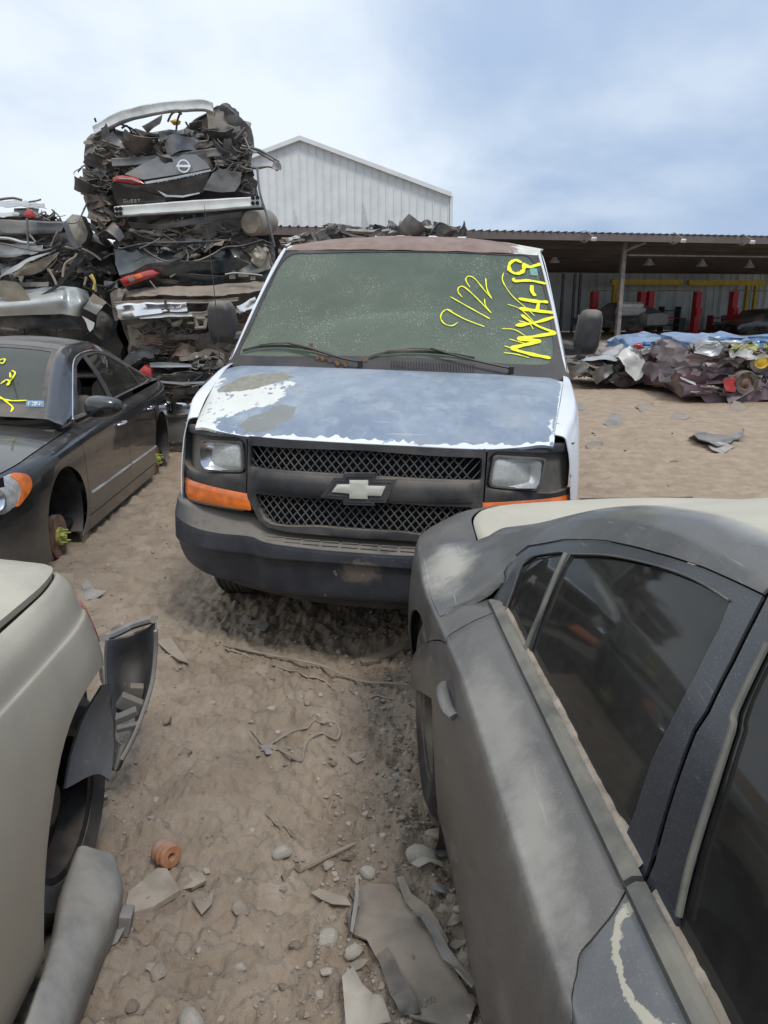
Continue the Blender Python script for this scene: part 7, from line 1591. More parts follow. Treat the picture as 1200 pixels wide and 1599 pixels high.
def lamp(nm, pts, y, mat, par, dep=.10, bulge=.03, lab=None):
    """a lamp unit: lens outline in pixels, real depth behind it"""
    W_ = [at(px, py, y=y) for px, py in pts]; c = np.mean(W_, 0); n = len(W_); Q = [c + (w - c) * .55 + np.array([0, -bulge, 0]) for w in W_]; B = [w + np.array([0, dep, 0]) for w in W_]; B2 = [c + (w - c) * .8 + np.array([0, dep * 1.2, 0]) for w in W_]
    V = [c + np.array([0, -bulge * 1.25, 0])] + Q + W_ + B + B2; F_ = [(0, 1 + k, 1 + (k + 1) % n) for k in range(n)]
    for r_ in range(3): F_ += [(1 + r_ * n + k, 1 + (r_ + 1) * n + k, 1 + (r_ + 1) * n + (k + 1) % n, 1 + r_ * n + (k + 1) % n) for k in range(n)]
    F_.append(tuple(1 + 3 * n + k for k in range(n))); return mk(nm, np.array(V), F_, M[mat], par, sharp=45, label=lab)
def beamx(nm, top, bot, y, mat, par, dep=.09, seed=1, amp=.006, n=40):
    """a bumper beam: upper and lower edges in pixels, box section behind"""
    T = curve([at(p[0], p[1], y=y + (p[2] if len(p) > 2 else 0)) for p in top], 8); B = curve([at(p[0], p[1], y=y + (p[2] if len(p) > 2 else 0)) for p in bot], 8); m = min(len(T), len(B)); T = T[np.linspace(0, len(T) - 1, m).astype(int)]; B = B[np.linspace(0, len(B) - 1, m).astype(int)]
    off = np.array([0, dep, 0]); V = []; ro = np.array([0, .012, 0])
    for i in range(m): V += [T[i] + off, T[i] + ro, T[i] * .88 + B[i] * .12, T[i] * .58 + B[i] * .42 + ro * .5, T[i] * .42 + B[i] * .58 + ro * .5, T[i] * .12 + B[i] * .88, B[i] + ro, B[i] + off]
    V = np.array(V); V = V + amp * np.stack([noise3(V * 9 + k * 5, seed) for k in range(3)], -1); Fc = [(i * 8 + k, (i + 1) * 8 + k, (i + 1) * 8 + (k + 1) % 8, i * 8 + (k + 1) % 8) for i in range(m - 1) for k in range(8)] + [tuple(range(8)), tuple(range((m - 1) * 8 + 7, (m - 1) * 8 - 1, -1))]
    return mk(nm, V, Fc, M[mat], par, sharp=40)
def plate(nm, pts, y, mat, par, amp=.012, fr=3.0, slope=(0, 0), th=.008, crown=0.0, seed=None, step=.03, sharp=30, smooth=0, holes=()):
    """a bent plate whose outline (pixels) is kept; it leans by slope and is crumpled"""
    seed = wr.randint(999) if seed is None else seed; W_ = np.array([at(p[0], p[1], y=y)[[0, 2]] for p in pts]); c = W_.mean(0); e = np.ptp(W_, 0) / 2
    def f(a, b):
        q = np.stack([a * fr + seed * 3.3, b * fr, a * 0 + seed], -1); d = (1 - 2.2 * np.abs(noise3(q, seed))) * .7 + .35 * noise3(q * 2.3, seed + 1) + .1 * noise3(q * 6, seed + 2)
        return np.stack([a + 0 * b, y + slope[0] * (a - c[0]) + slope[1] * (b - c[1]) - crown * (1 - ((a - c[0]) / e[0]) ** 2) - amp * d, b + 0 * a], -1)
    sf = Surf(f, (-20, 20), (-5, 9), (1, 1), 1); 
    if area2(W_) < 0: W_ = W_[::-1]
    return panel(nm, sf, smoothpoly(W_, smooth) if smooth else W_, M[mat], par, holes=[np.array([at(p[0], p[1], y=y)[[0, 2]] for p in h_]) for h_ in holes], dom=True, step=step, thick=-th if False else th, bfun=lambda A, B: 0 * A)
def ptube(nm, pts, y, r, mat, par, n=6, **k):
    V, Fc = tube(curve([at(p[0], p[1], y=y + (p[2] if len(p) > 2 else 0)) for p in pts], 5), r, n, **k); return mk(nm, V, Fc, M[mat], par)
YT = 9.0; DK = ['wreck_dark', 'wreck_dark', 'wreck_black', 'wreck_dark', 'wreck_grey', 'dusty_brown', 'wreck_dark']
GRP = 'crushed cars stacked in the tall pile on the left'
def wthing(px, py, y, label, grp): p = at(px, py, y=y); return thing('crushed_car', (p[0], y + 2, max(0, p[2])), label, 'crushed car', grp)
# A: topmost
A = wthing(260, 262, YT, 'topmost crushed car of the tall pile under an arching bumper beam', GRP)
core('crushed_body', [(128, 218), (150, 205), (200, 207), (285, 205), (330, 178), (345, 168), (372, 180), (391, 200), (394, 235), (385, 262), (280, 262), (180, 262), (128, 262)], YT + .15, YT + 3.9, 'wreck_dark', A, 3, .06)
beamx('bumper_beam', [(144, 196), (190, 172), (250, 159), (310, 154), (331, 158)], [(147, 211), (192, 190), (252, 176), (310, 171), (333, 175)], YT - .12, 'alu', A, .07)
psheet('beam_bracket', [[(322, 172), (333, 174)], [(326, 200), (337, 200)]], YT - .10, 'khaki_plastic', A, amp=.01, n=(8, 5))
for x_ in (172, 305): psheet('crash_bracket', [[(x_ - 9, 192, -.05), (x_ + 10, 186, -.05)], [(x_ - 5, 213, .1), (x_ + 8, 208, .1)]], YT, 'wreck_grey', A, amp=.02, n=(8, 6))
psheet('bent_panel', [[(335, 168, .1), (350, 163, .4), (372, 178, .6)], [(330, 190), (360, 200, .1), (391, 205, .3)], [(330, 215), (362, 225), (392, 232, .2)]], YT, 'wreck_dark', A, amp=.05, n=(18, 14))
psheet('bent_panel', [[(222, 198), (254, 178)], [(232, 206), (250, 193)]], YT + .1, 'wreck_dark', A, amp=.02, n=(8, 5))
psheet('bent_panel', [[(330, 213), (375, 196)], [(335, 219), (376, 203)]], YT - .08, 'wreck_grey', A, amp=.012, n=(10, 4))
for p_ in ([(184, 192), (205, 200), (222, 213), (232, 220)], [(275, 205), (278, 185), (284, 172)], [(290, 190), (296, 203), (288, 212), (280, 205)], [(150, 190), (148, 184)], [(190, 200), (198, 196), (206, 206)], [(262, 190), (268, 178), (276, 174), (284, 178)]): ptube('hanging_hose', p_, YT - .02, .011, 'trim_black', A)
lamp('fuse_box', [(265, 188), (275, 185), (281, 188), (279, 193), (270, 194)], YT + .15, 'yellow_steel', A, .05)
beamx('cross_member', [(205, 226), (270, 220), (298, 214)], [(205, 232), (270, 227), (300, 222)], YT - .08, 'dusty_brown', A, .04)
clutter(A, [(132, 222), (160, 208), (225, 214), (340, 200), (388, 210), (388, 255), (135, 258)], YT - .02, 46, DK + ['bare_steel', 'wreck_grey'], 5, bars=14, hoses=14)
for p_ in ([(376, 232), (400, 236), (418, 246), (432, 254)], [(378, 228), (402, 233), (420, 242), (436, 252)], [(372, 256), (396, 262), (420, 260), (434, 266)]): ptube('bent_rail', p_, YT - .1, [.035, .03, .03, .028, .03, .028, .03, .03, .028, .02, .02, .02, .02, .02, .02, .02][:16], 'wreck_grey', A, flat=.5)
psheet('rail_end', [[(426, 248), (437, 254)], [(424, 262), (438, 264)]], YT - .1, 'bare_steel', A, amp=.03, n=(6, 6))
# B: minivan tail
B_ = wthing(290, 385, YT, 'second crushed car of the tall pile, a dark minivan tail with red lamp', GRP)
core('crushed_body', [(126, 262), (200, 258), (390, 258), (402, 300), (416, 340), (420, 378), (300, 384), (180, 386), (160, 350), (140, 318), (132, 285)], YT + .18, YT + 4.2, 'wreck_dark', B_, 9, .06)
beamx('cross_member', [(174, 246), (240, 242), (345, 229)], [(176, 260), (240, 256), (346, 243)], YT - .16, 'wreck_grey', B_, .05)
M.setdefault('tailgate_grey', plain('tailgate_grey', (.17, .175, .18), .3, .4, var=.15, dust=.3, coat=.3))
plate('tailgate', [(196, 272), (222, 256), (246, 243), (262, 240), (305, 240), (318, 250), (329, 262), (300, 269), (262, 275), (226, 281)], YT - .20, 'tailgate_grey', B_, .010, 1.6, slope=(0, .25), sharp=40)
plate('tailgate_lower', [(176, 283), (226, 284), (262, 277), (300, 271), (330, 264), (324, 285), (318, 300), (280, 304), (257, 305), (236, 300), (205, 292)], YT - .21, 'wreck_black', B_, .014, 2.0, slope=(0, -.1), sharp=40)
plate('bumper_cover', [(175, 286), (206, 295), (236, 303), (258, 309), (258, 316), (240, 318), (226, 325), (205, 325), (182, 318), (177, 302)], YT - .26, 'wreck_black', B_, .010, 2.0, slope=(0, -.25), sharp=40)
plate('tailgate_edge', [(226, 283.5), (270, 276), (329, 264), (330, 267), (271, 279.5), (228, 287)], YT - .27, 'wreck_silver', B_, .004, 3)
plate('tailgate_edge', [(246, 297), (262, 304), (285, 305), (312, 300), (312, 302), (286, 308), (258, 307)], YT - .27, 'wreck_silver', B_, .004, 3)
plate('crumpled_fender', [(319, 297), (333, 272), (345, 264), (360, 268), (377, 270), (374, 286), (366, 298), (345, 300)], YT - .24, 'tailgate_grey', B_, .045, 4.5, slope=(.2, -.2), step=.022)
lamp('tail_light', [(176, 277), (190, 273), (212, 276), (226, 287), (205, 287), (178, 283)], YT - .30, 'lens_red', B_, .1, .02)
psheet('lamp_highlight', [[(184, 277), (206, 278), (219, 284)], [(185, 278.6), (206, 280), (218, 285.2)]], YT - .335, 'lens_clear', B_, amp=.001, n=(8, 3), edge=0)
beamx('bumper_beam', [(178, 322), (240, 317), (320, 311), (405, 306)], [(180, 338), (240, 334), (320, 329), (406, 322)], YT - .38, 'alu_white' if M.setdefault('alu_white', plain('dull_aluminium', (.66, .66, .62), .45, .35, var=.12, dust=.15, scratch=.25)) else '', B_, .10, amp=.004)
for x_, y_ in ((182, 326), (188, 325.5), (182, 333.5), (188, 333), (395, 308.5), (402, 308), (395, 317), (402, 316.5)): V, Fc = lathe([(0, 0), (.020, 0), (.022, .006), (0, .012)], 12, (0, 1, 0), at(x_, y_, y=YT - .40)); mk('bolt_hole', V, Fc, M['dark_void'], B_)
c = at(287, 259, y=YT - .24); V, Fc = lathe([(.052, -.004), (.066, -.004), (.066, .004), (.052, .004)], 28, (0, 1, 0), c, close=True); em = mk('round_emblem', V, Fc, M['chrome'], B_); mk('emblem_bar', *box(c + np.array([0, -.006, 0]), (.15, .008, .024)), M['chrome'], em)
def letters(txt, px, py, y, h, mat, par, nm='lettering', slope=0.0, sp=1.0, w=.010, rail=True):
    G = {'Q': [[(0, 0), (1, 0), (1, 2), (0, 2), (0, 0)], [(.6, 1.4), (1.1, 2.2)]], 'U': [[(0, 0), (0, 2), (1, 2), (1, 0)]], 'E': [[(1, 0), (0, 0), (0, 2), (1, 2)], [(0, 1), (.8, 1)]], 'S': [[(1, 0), (0, 0), (0, 1), (1, 1), (1, 2), (0, 2)]], 'T': [[(0, 0), (1, 0)], [(.5, 0), (.5, 2)]]}
    mb = MB()
    for i, ch in enumerate(txt):
        for L_ in G[ch]: mb.add(*tube([at(px + (i * 1.55 + a) * h * sp, py + b * h * .5 + slope * i, y=y) for a, b in L_], w, 4))
    return mb.build(nm, M[mat], par, label='chrome letters reading ' + txt)
letters('QUEST', 193, 312, YT - .345, 3.6, 'bare_steel', B_, w=.005, slope=-.1)
mb = MB()
for i in range(15):
    if i in (4, 9): continue
    x_ = 248 + i * 4.6; y_ = 283 - i * .9; mb.add(*tube([at(x_, y_ - 1.5, y=YT - .262), at(x_ + (i % 3 - 1) * 1.2, y_ + 1.8, y=YT - .262)], .008, 4))
    if i % 2: mb.add(*tube([at(x_, y_ - 1, y=YT - .262), at(x_ + 2.5, y_ - 1.2, y=YT - .262)], .007, 4))
mb.build('chrome_fragments', M['chrome'], B_, kind='stuff')
psheet('side_panel', [[(152, 275, .1), (163, 262, .3)], [(150, 290, 0), (168, 280, .2)], [(153, 302, 0), (170, 296, .2)]], YT - .05, 'wreck_silver', B_, amp=.02, n=(12, 8))
psheet('under_panel', [[(200, 345), (245, 350, -.05), (300, 342), (378, 332)], [(206, 356, .1), (250, 358), (300, 350), (380, 340, .1)]], YT - .26, 'wreck_grey', B_, amp=.03, n=(22, 7))
V, Fc = lathe([(.0, -.25), (.10, -.24), (.13, -.2), (.135, .2), (.10, .3), (0, .31)], 20, (.25, .9, .1), at(405, 348, y=YT - .05)); mk('muffler', V, Fc, M['khaki_plastic'], B_)
ptube('hook', [(190, 338), (194, 345), (192, 352), (186, 349)], YT - .3, .010, 'rust', B_)
clutter(B_, [(130, 265), (175, 262), (172, 330), (185, 378), (160, 350), (140, 318)], YT - .02, 34, DK + ['bare_steel', 'wreck_grey'], 6, bars=12, hoses=12)
clutter(B_, [(335, 240), (390, 250), (398, 300), (380, 300), (345, 262)], YT - .06, 18, DK + ['bare_steel'], 16, bars=6, hoses=8, size=(.08, .25))
clutter(B_, [(185, 345), (400, 340), (415, 378), (190, 384)], YT - .02, 22, ['wreck_dark', 'dusty_brown', 'wreck_black', 'bare_steel'], 7, bars=8, hoses=4)
ptube('steel_strap', [(402, 262, -.1), (406, 300, -.15), (418, 340, -.15), (429, 385, -.1)], YT - .2, .012, 'wreck_grey', B_)
ptube('bent_rail', [(146, 318), (150, 350), (148, 356)], YT, .012, 'wreck_dark', B_)
# C: dark green
C_ = wthing(300, 450, YT, 'dark green crushed car in the middle of the tall pile, orange in its tail light', GRP)
core('crushed_body', [(176, 388), (240, 384), (330, 378), (418, 376), (428, 400), (424, 450), (300, 452), (186, 452)], YT + .15, YT + 4.3, 'wreck_green', C_, 15, .06)
plate('crumpled_boot', [(178, 393), (200, 386), (240, 390), (262, 396), (300, 399), (340, 392), (378, 384), (404, 384), (420, 392), (424, 420), (404, 426), (350, 425), (300, 428), (250, 428), (232, 422), (214, 424), (190, 430), (180, 412)], YT - .16, 'wreck_green', C_, .075, 2.4, slope=(0, .5), step=.028)
plate('crumpled_boot', [(206, 425), (232, 412), (262, 408), (330, 408), (372, 402), (392, 412), (368, 424), (300, 430), (262, 430)], YT - .27, 'wreck_green', C_, .05, 2.2, slope=(0, -.4), step=.028)
psheet('bumper_skin', [[(262, 436, .05), (264, 430, -.02)], [(300, 442, 0), (300, 428, -.06)], [(340, 444, 0), (340, 430, -.05)], [(372, 440, .05), (370, 428, 0)]], YT - .2, 'wreck_green', C_, amp=.012, n=(22, 10), fr=3)
psheet('crumpled_side', [[(385, 392), (398, 376, .1), (412, 380, .2)], [(395, 405, -.1), (408, 398, -.1), (424, 398)], [(405, 425), (418, 415), (428, 420, .1)]], YT - .12, 'wreck_beige', C_, amp=.06, n=(14, 12))
ptube('window_seal', [(222, 386), (238, 398), (257, 407), (285, 410), (312, 406), (335, 396), (352, 386), (378, 384), (410, 375)], YT - .28, .020, 'rubber', C_, flat=.6)
ptube('window_seal', [(190, 388), (230, 380), (290, 378), (360, 376)], YT - .25, .012, 'wreck_dark', C_)
lamp('plastic_scrap', [(294, 404), (298, 396), (308, 394), (313, 398), (306, 403)], YT - .2, 'seat_tan', C_, .08)
psheet('bent_panel', [[(270, 402), (292, 388)], [(285, 404), (296, 390)]], YT - .2, 'wreck_dark', C_, amp=.02, n=(8, 5))
tlm = lamp('tail_light', [(187, 436), (200, 430), (222, 424), (238, 421), (248, 426), (240, 432), (215, 440), (194, 447)], YT - .38, 'lens_red', C_, .12, .02)
lamp('amber_lens', [(209, 430), (219, 426.5), (223, 432.5), (213, 436.5)], YT - .415, 'lens_amber', tlm, .01, .004); lamp('clear_lens', [(199, 434), (208, 430.5), (212, 437), (203, 440.5)], YT - .41, 'khaki_plastic', tlm, .01, .004)
psheet('lamp_bucket', [[(196, 448), (215, 441), (246, 430)], [(200, 454, .1), (225, 450, .1), (252, 442, .1)]], YT - .33, 'wreck_black', C_, amp=.02, n=(12, 6)); ptube('wire', [(234, 438), (241, 447), (248, 455)], YT - .4, .008, 'bare_steel', C_)
psheet('lamp_bucket', [[(344, 432, 0), (370, 426, 0), (412, 428, 0)], [(346, 447, .1), (372, 446, .1), (412, 440, .1)]], YT - .28, 'wreck_black', C_, amp=.02, n=(14, 7))
for x_, y_, w_ in ((358, 432, 10), (391, 434, 8), (372, 429, 16)): psheet('lamp_reflector', [[(x_, y_ - 2.5), (x_ + w_, y_ - 3)], [(x_, y_ + 3), (x_ + w_, y_ + 3)]], YT - .36, 'khaki_plastic', C_, amp=.006, n=(5, 4))
ptube('lamp_trim', [(352, 428), (368, 426), (395, 428), (410, 430)], YT - .38, .008, 'wreck_silver', C_)
clutter(C_, [(182, 380), (260, 376), (415, 372), (424, 384), (255, 390)], YT - .12, 16, ['wreck_green', 'wreck_green', 'wreck_black', 'wreck_dark', 'bare_steel'], 8, bars=7, hoses=6, size=(.08, .28))
ptube('strut', [(218, 388), (240, 378), (250, 372)], YT - .3, .010, 'wreck_grey', C_)
# D: chrome bumper
D_ = wthing(300, 555, YT, 'crushed pickup in the tall pile with a dented chrome bumper and rusty underside', GRP)
core('crushed_body', [(182, 452), (300, 450), (432, 446), (436, 500), (436, 560), (330, 562), (200, 560), (190, 510)], YT + .22, YT + 4.4, 'dusty_brown', D_, 21, .07)
psheet('dusty_bumper_top', [[(184, 468, .15), (192, 452, .2)], [(215, 462, -.05), (215, 449, .1)], [(300, 462, -.10), (300, 447, .05)], [(370, 460, -.08), (372, 443, .05)], [(412, 452, 0), (412, 440, .1)]], YT - .32, 'dusty_sheet', D_, amp=.015, n=(40, 8), fr=5)
beamx('chrome_bumper', [(177, 478, .10), (186, 475, .0), (230, 473, -.04), (292, 472, -.04)], [(180, 492, .10), (190, 500, .0), (232, 493, -.04), (293, 487, -.04)], YT - .42, 'chrome', D_, .08, amp=.010)
beamx('bumper_lip', [(217, 494), (260, 488), (300, 488)], [(219, 498), (260, 496), (300, 494)], YT - .44, 'alu', D_, .05)
beamx('bumper_lip', [(245, 489), (300, 486), (330, 485), (372, 482)], [(246, 498), (300, 496), (332, 493), (374, 489)], YT - .40, 'dusty_sheet', D_, .06, amp=.012)
beamx('bumper_rail', [(178, 471), (240, 468), (330, 467), (372, 464)], [(179, 477), (240, 474), (330, 473), (372, 470)], YT - .40, 'dusty_sheet', D_, .06, amp=.008)
psheet('chrome_end', [[(369, 478), (384, 470), (400, 462)], [(374, 490), (388, 484), (402, 478)]], YT - .38, 'chrome', D_, amp=.03, n=(12, 8))
psheet('bumper_end', [[(174, 458, .2), (186, 450, .1), (196, 455, .05)], [(176, 480, .15), (184, 472, .02), (192, 470, .0)], [(180, 500, .15), (186, 500, 0), (195, 505, .05)]], YT - .34, 'dusty_brown', D_, amp=.02, n=(10, 10))
for s_ in ([(305, 497), (309, 512)], [(322, 497), (320, 511)], [(306, 497), (321, 497)], [(305, 512), (321, 511)]): ptube('hitch_frame', s_, YT - .42, .020, 'dusty_sheet', D_)
ptube('latch', [(258, 466), (259, 476), (262, 484)], YT - .46, .014, 'dusty_brown', D_); ptube('latch', [(252, 483), (262, 481), (263, 486), (254, 487)], YT - .46, .010, 'wreck_dark', D_)
V, Fc = lathe([(0, -.16), (.12, -.14), (.15, -.05), (.15, .05), (.10, .14), (0, .16)], 16, (.3, .9, .2), at(322, 530, y=YT)); mk('differential', V, Fc, M['dusty_brown'], D_)
ptube('axle', [(262, 528), (300, 532), (345, 536)], YT - .02, .055, 'dusty_brown', D_, n=10)
for i in range(10):
    a0_ = (216 + wr.rand() * 6, 522 + wr.rand() * 12); ptube('frayed_cable', [a0_, (232 + wr.rand() * 4, 528 + wr.rand() * 8), (246 + wr.rand() * 8, 522 + wr.rand() * 18)], YT - .25, .008, 'rust', D_)
clutter(D_, [(198, 500), (430, 492), (432, 556), (205, 556)], YT - .02, 40, ['dusty_brown', 'dusty_brown', 'wreck_dark', 'rust', 'dusty_sheet'], 9, bars=16, hoses=8)
psheet('body_panel', [[(200, 508), (232, 502)], [(203, 545), (236, 540)]], YT - .05, 'seat_tan', D_, amp=.02, n=(8, 8))
# E: black
E_ = wthing(300, 640, YT, 'black crushed car low in the tall pile beside the van mirror', GRP)
core('crushed_body', [(195, 560), (300, 560), (430, 560), (432, 632), (330, 632), (225, 632), (200, 600)], YT + .1, YT + 4.4, 'wreck_black', E_, 27, .05)
psheet('torn_bracket', [[(192, 566), (210, 548), (238, 550)], [(205, 572), (222, 560), (240, 556)]], YT - .3, 'wreck_grey', E_, amp=.04, n=(12, 8)); psheet('torn_bracket', [[(280, 556), (306, 550), (325, 546), (350, 552)], [(282, 562), (308, 562), (330, 558), (352, 566)]], YT - .32, 'dusty_sheet', E_, amp=.035, n=(16, 8))
psheet('silver_strip', [[(234, 567), (262, 566), (300, 568), (340, 568)], [(235, 574), (262, 574), (300, 573), (340, 574)]], YT - .34, 'wreck_silver', E_, amp=.014, n=(24, 5), fr=8)
lamp('tail_light', [(216, 580), (226, 570), (236, 578), (237, 590), (225, 594)], YT - .42, 'lens_red', E_, .12, .02)
psheet('boot_lid', [[(236, 578), (262, 584), (300, 580), (345, 582)], [(240, 592), (270, 596), (300, 590), (340, 592)], [(250, 597), (272, 600), (300, 600), (335, 598)]], YT - .36, 'wreck_black', E_, amp=.035, n=(26, 12), fr=3)
psheet('bumper_skin', [[(228, 597), (262, 604), (300, 602), (340, 600)], [(236, 612), (262, 622), (290, 622), (330, 620)]], YT - .42, 'wreck_black', E_, amp=.03, n=(26, 10), fr=3)
psheet('boot_lip', [[(238, 594), (270, 599), (300, 594), (342, 594)], [(239, 597), (270, 602), (300, 597), (342, 597)]], YT - .42, 'wreck_silver', E_, amp=.010, n=(20, 3))
psheet('dent_panel', [[(292, 606), (310, 602)], [(294, 616), (312, 614)]], YT - .46, 'wreck_dark', E_, amp=.01, n=(6, 6))
clutter(E_, [(228, 600), (335, 604), (335, 630), (250, 628)], YT - .3, 14, ['wreck_black', 'wreck_dark', 'bare_steel'], 10, bars=4, hoses=4, size=(.06, .2))
clutter(E_, [(300, 560), (345, 556), (345, 575), (300, 575)], YT - .3, 6, ['wreck_black', 'wreck_dark', 'bare_steel'], 19, bars=4, hoses=4, size=(.06, .2))
# F: bottom
F_c = wthing(290, 700, YT, 'bottom crushed car of the tall pile, its chrome bumper end showing beside the van', GRP)
core('crushed_body', [(225, 632), (330, 632), (432, 632), (432, 704), (300, 704), (238, 704)], YT + .1, YT + 4.4, 'dusty_brown', F_c, 33, .05)
beamx('chrome_bumper', [(248, 626, .1), (270, 628, 0), (310, 630, 0)], [(250, 646, .1), (272, 648, 0), (310, 648, 0)], YT - .40, 'chrome', F_c, .1, amp=.010)
psheet('bumper_skin', [[(248, 650, .1), (275, 652), (310, 650)], [(250, 688, .1), (275, 690), (310, 690)]], YT - .34, 'wreck_grey', F_c, amp=.02, n=(14, 10), fr=2)
# left pile
YL = 9.5; GL = 'crushed cars stacked in the pile at the left edge'
p0 = [-60]
G_ = wthing(60, 400, YL, 'upper crushed car of the pile at the left edge with a big fogged headlight', GL)
core('crushed_body', [(-90, 340), (0, 338), (100, 350), (140, 368), (165, 392), (180, 430), (-90, 430)], YL + .15, YL + 4.0, 'wreck_dark', G_, 41, .07)
psheet('crushed_roof', [[(-80, 322, .2), (-80, 312, .6)], [(-10, 322, 0), (-10, 311, .5)], [(40, 324, 0), (40, 313, .4)], [(73, 326, 0), (66, 317, .3)]], YL - .1, 'wreck_silver', G_, amp=.03, n=(40, 10), fr=4); psheet('crushed_roof', [[(-80, 338), (-80, 330)], [(0, 338), (0, 331)], [(30, 337), (32, 332)]], YL - .2, 'wreck_white', G_, amp=.02, n=(26, 5))
psheet('clear_panel', [[(20, 338, .1), (60, 336, .1)], [(22, 325, .1), (62, 326, .1)]], YL - .05, 'wreck_silver', G_, amp=.02, n=(12, 6)); ptube('trim', [(0, 311), (20, 309), (34, 312)], YL, .015, 'wreck_dark', G_); ptube('trim', [(45, 315), (58, 313), (64, 311)], YL, .010, 'wreck_dark', G_)
lamp('tail_light', [(37, 337), (42, 325), (50, 329), (54, 339), (46, 340)], YL - .32, 'lens_red', G_, .06, .01)
beamx('bumper_beam', [(-80, 344), (0, 343), (60, 344), (102, 346)], [(-80, 366), (0, 366), (60, 365), (95, 362)], YL - .35, 'wreck_grey', G_, .12, amp=.012)
hlc = lamp('headlight', [(98, 348), (113, 334), (126, 336), (138, 362), (134, 376), (120, 388), (108, 372)], YL - .45, 'lens_fog' if M.setdefault('lens_fog', lens('fogged_lens', (.30, .29, .24), .3, .5)) else '', G_, .16, .05)
lamp('reflector', [(116, 342), (126, 345), (131, 360), (122, 365), (115, 355)], YL - .49, 'khaki_plastic', hlc, .02, .01); psheet('headlight_trim', [[(98, 350), (104, 345)], [(112, 382), (119, 378)], [(118, 389), (123, 386)]], YL - .50, 'wreck_grey', hlc, amp=.01, n=(10, 4))
psheet('bent_panel', [[(140, 352, .2), (132, 345, .2)], [(160, 380, .1), (155, 362, .2)], [(175, 405, .1), (176, 385, .2)]], YL - .1, 'wreck_dark', G_, amp=.05, n=(16, 8))
for p_ in ([(42, 340), (43, 362), (44, 385)], [(90, 362), (85, 372), (80, 384)], [(46, 366), (56, 378)], [(102, 385), (118, 388), (128, 384)], [(128, 388), (145, 396), (158, 406)]): ptube('bent_bar', p_, YL - .45, .012, 'bare_steel', G_)
clutter(G_, [(-60, 370), (95, 368), (100, 385), (140, 372), (172, 400), (176, 425), (-60, 425)], YL - .05, 44, DK + ['wreck_grey', 'bare_steel', 'wreck_silver'], 12, bars=12, hoses=12)
clutter(G_, [(60, 335), (95, 336), (100, 346), (60, 345)], YL - .05, 8, DK, 13, bars=4, hoses=2, size=(.06, .2))
H_ = wthing(60, 520, YL, 'silver crushed car of the pile at the left edge above the black saloon', GL)
core('crushed_body', [(-90, 430), (100, 430), (178, 430), (186, 480), (184, 600), (-90, 600)], YL + .2, YL + 4.1, 'wreck_dark', H_, 47, .07)
psheet('fender_panel', [[(-2, 434, 0), (6, 425, .05)], [(20, 424, -.05), (26, 412, 0)], [(48, 408, -.05), (55, 400, 0)], [(72, 396, .0), (87, 390, .05)]], YL - .42, 'wreck_silver', H_, amp=.012, n=(24, 8), fr=2, sharp=50)
psheet('inner_fender', [[(20, 432), (30, 418)], [(48, 428), (56, 408)], [(70, 420), (84, 396)], [(85, 404), (92, 394)]], YL - .34, 'seat_tan', H_, amp=.03, n=(18, 10))
psheet('bent_panel', [[(-60, 400), (-60, 384)], [(0, 402), (2, 382)], [(40, 398), (42, 384)], [(70, 392), (68, 384)]], YL - .28, 'wreck_silver', H_, amp=.04, n=(26, 8)); ptube('bent_rail', [(-40, 372), (10, 372), (35, 378), (55, 380)], YL - .4, .03, 'wreck_silver', H_, flat=.6); ptube('bent_rail', [(-40, 382), (0, 380), (30, 386), (60, 392), (82, 388)], YL - .4, .022, 'wreck_grey', H_, flat=.6)
psheet('bracket_box', [[(26, 441), (26, 448)], [(76, 440), (76, 447)]], YL - .38, 'bare_steel', H_, amp=.006, n=(12, 5)); psheet('bracket_box', [[(36, 452), (40, 464)], [(88, 447), (88, 456)]], YL - .36, 'wreck_silver', H_, amp=.008, n=(12, 5))
psheet('plastic_flap', [[(-8, 452), (0, 438), (26, 440)], [(6, 468), (20, 460), (40, 455)], [(18, 476), (34, 475), (49, 472)]], YL - .50, 'khaki_plastic', H_, amp=.012, n=(12, 10), fr=2, sharp=50)
psheet('long_panel', [[(62, 465), (64, 460)], [(88, 450), (90, 440)], [(112, 425), (115, 405)], [(132, 402), (130, 388)]], YL - .44, 'wreck_dark', H_, amp=.02, n=(20, 8), fr=3)
psheet('bumper_cover', [[(-70, 494, .1), (-70, 480, 0), (-70, 460, .1)], [(0, 493, .0), (0, 476, -.06), (0, 464, .1)], [(60, 491, .0), (60, 470, -.06), (62, 455, .1)], [(92, 490, .0), (94, 466, -.08), (94, 448, .1)], [(108, 492, -.02), (108, 470, -.02), (106, 448, .1)], [(124, 494, .02), (126, 472, -.08), (122, 450, .1)], [(132, 488, .2), (140, 470, .15), (136, 455, .25)]], YL - .46, 'bumper_silver' if M.setdefault('bumper_silver', plain('silver_bumper_paint', (.50, .53, .52), .28, .45, var=.1, dust=.25, coat=.5)) else '', H_, amp=.010, n=(50, 14), fr=1.6, sharp=60)
psheet('bumper_lower', [[(-70, 496), (-70, 510)], [(40, 494), (40, 512)], [(110, 494), (130, 515)]], YL - .34, 'wreck_dark', H_, amp=.02, n=(22, 8))
psheet('mirror_bracket', [[(130, 481, 0), (141, 486, 0), (151, 491, 0)], [(138, 470, -.03), (148, 476, -.03), (158, 482, -.03)], [(146, 459, 0), (156, 465, 0), (166, 473, 0)]], YL - .62, 'wreck_silver', H_, amp=.008, n=(10, 8), fr=2); psheet('bracket_top', [[(138, 468), (157, 481)], [(146, 458), (166, 472)]], YL - .65, 'seat_tan', H_, amp=.006, n=(8, 6), fr=2)
psheet('bracket_leg', [[(128, 493), (148, 504)], [(134, 502), (146, 512)], [(138, 514), (141, 518)]], YL - .60, 'wreck_white', H_, amp=.006, n=(8, 6), fr=2)
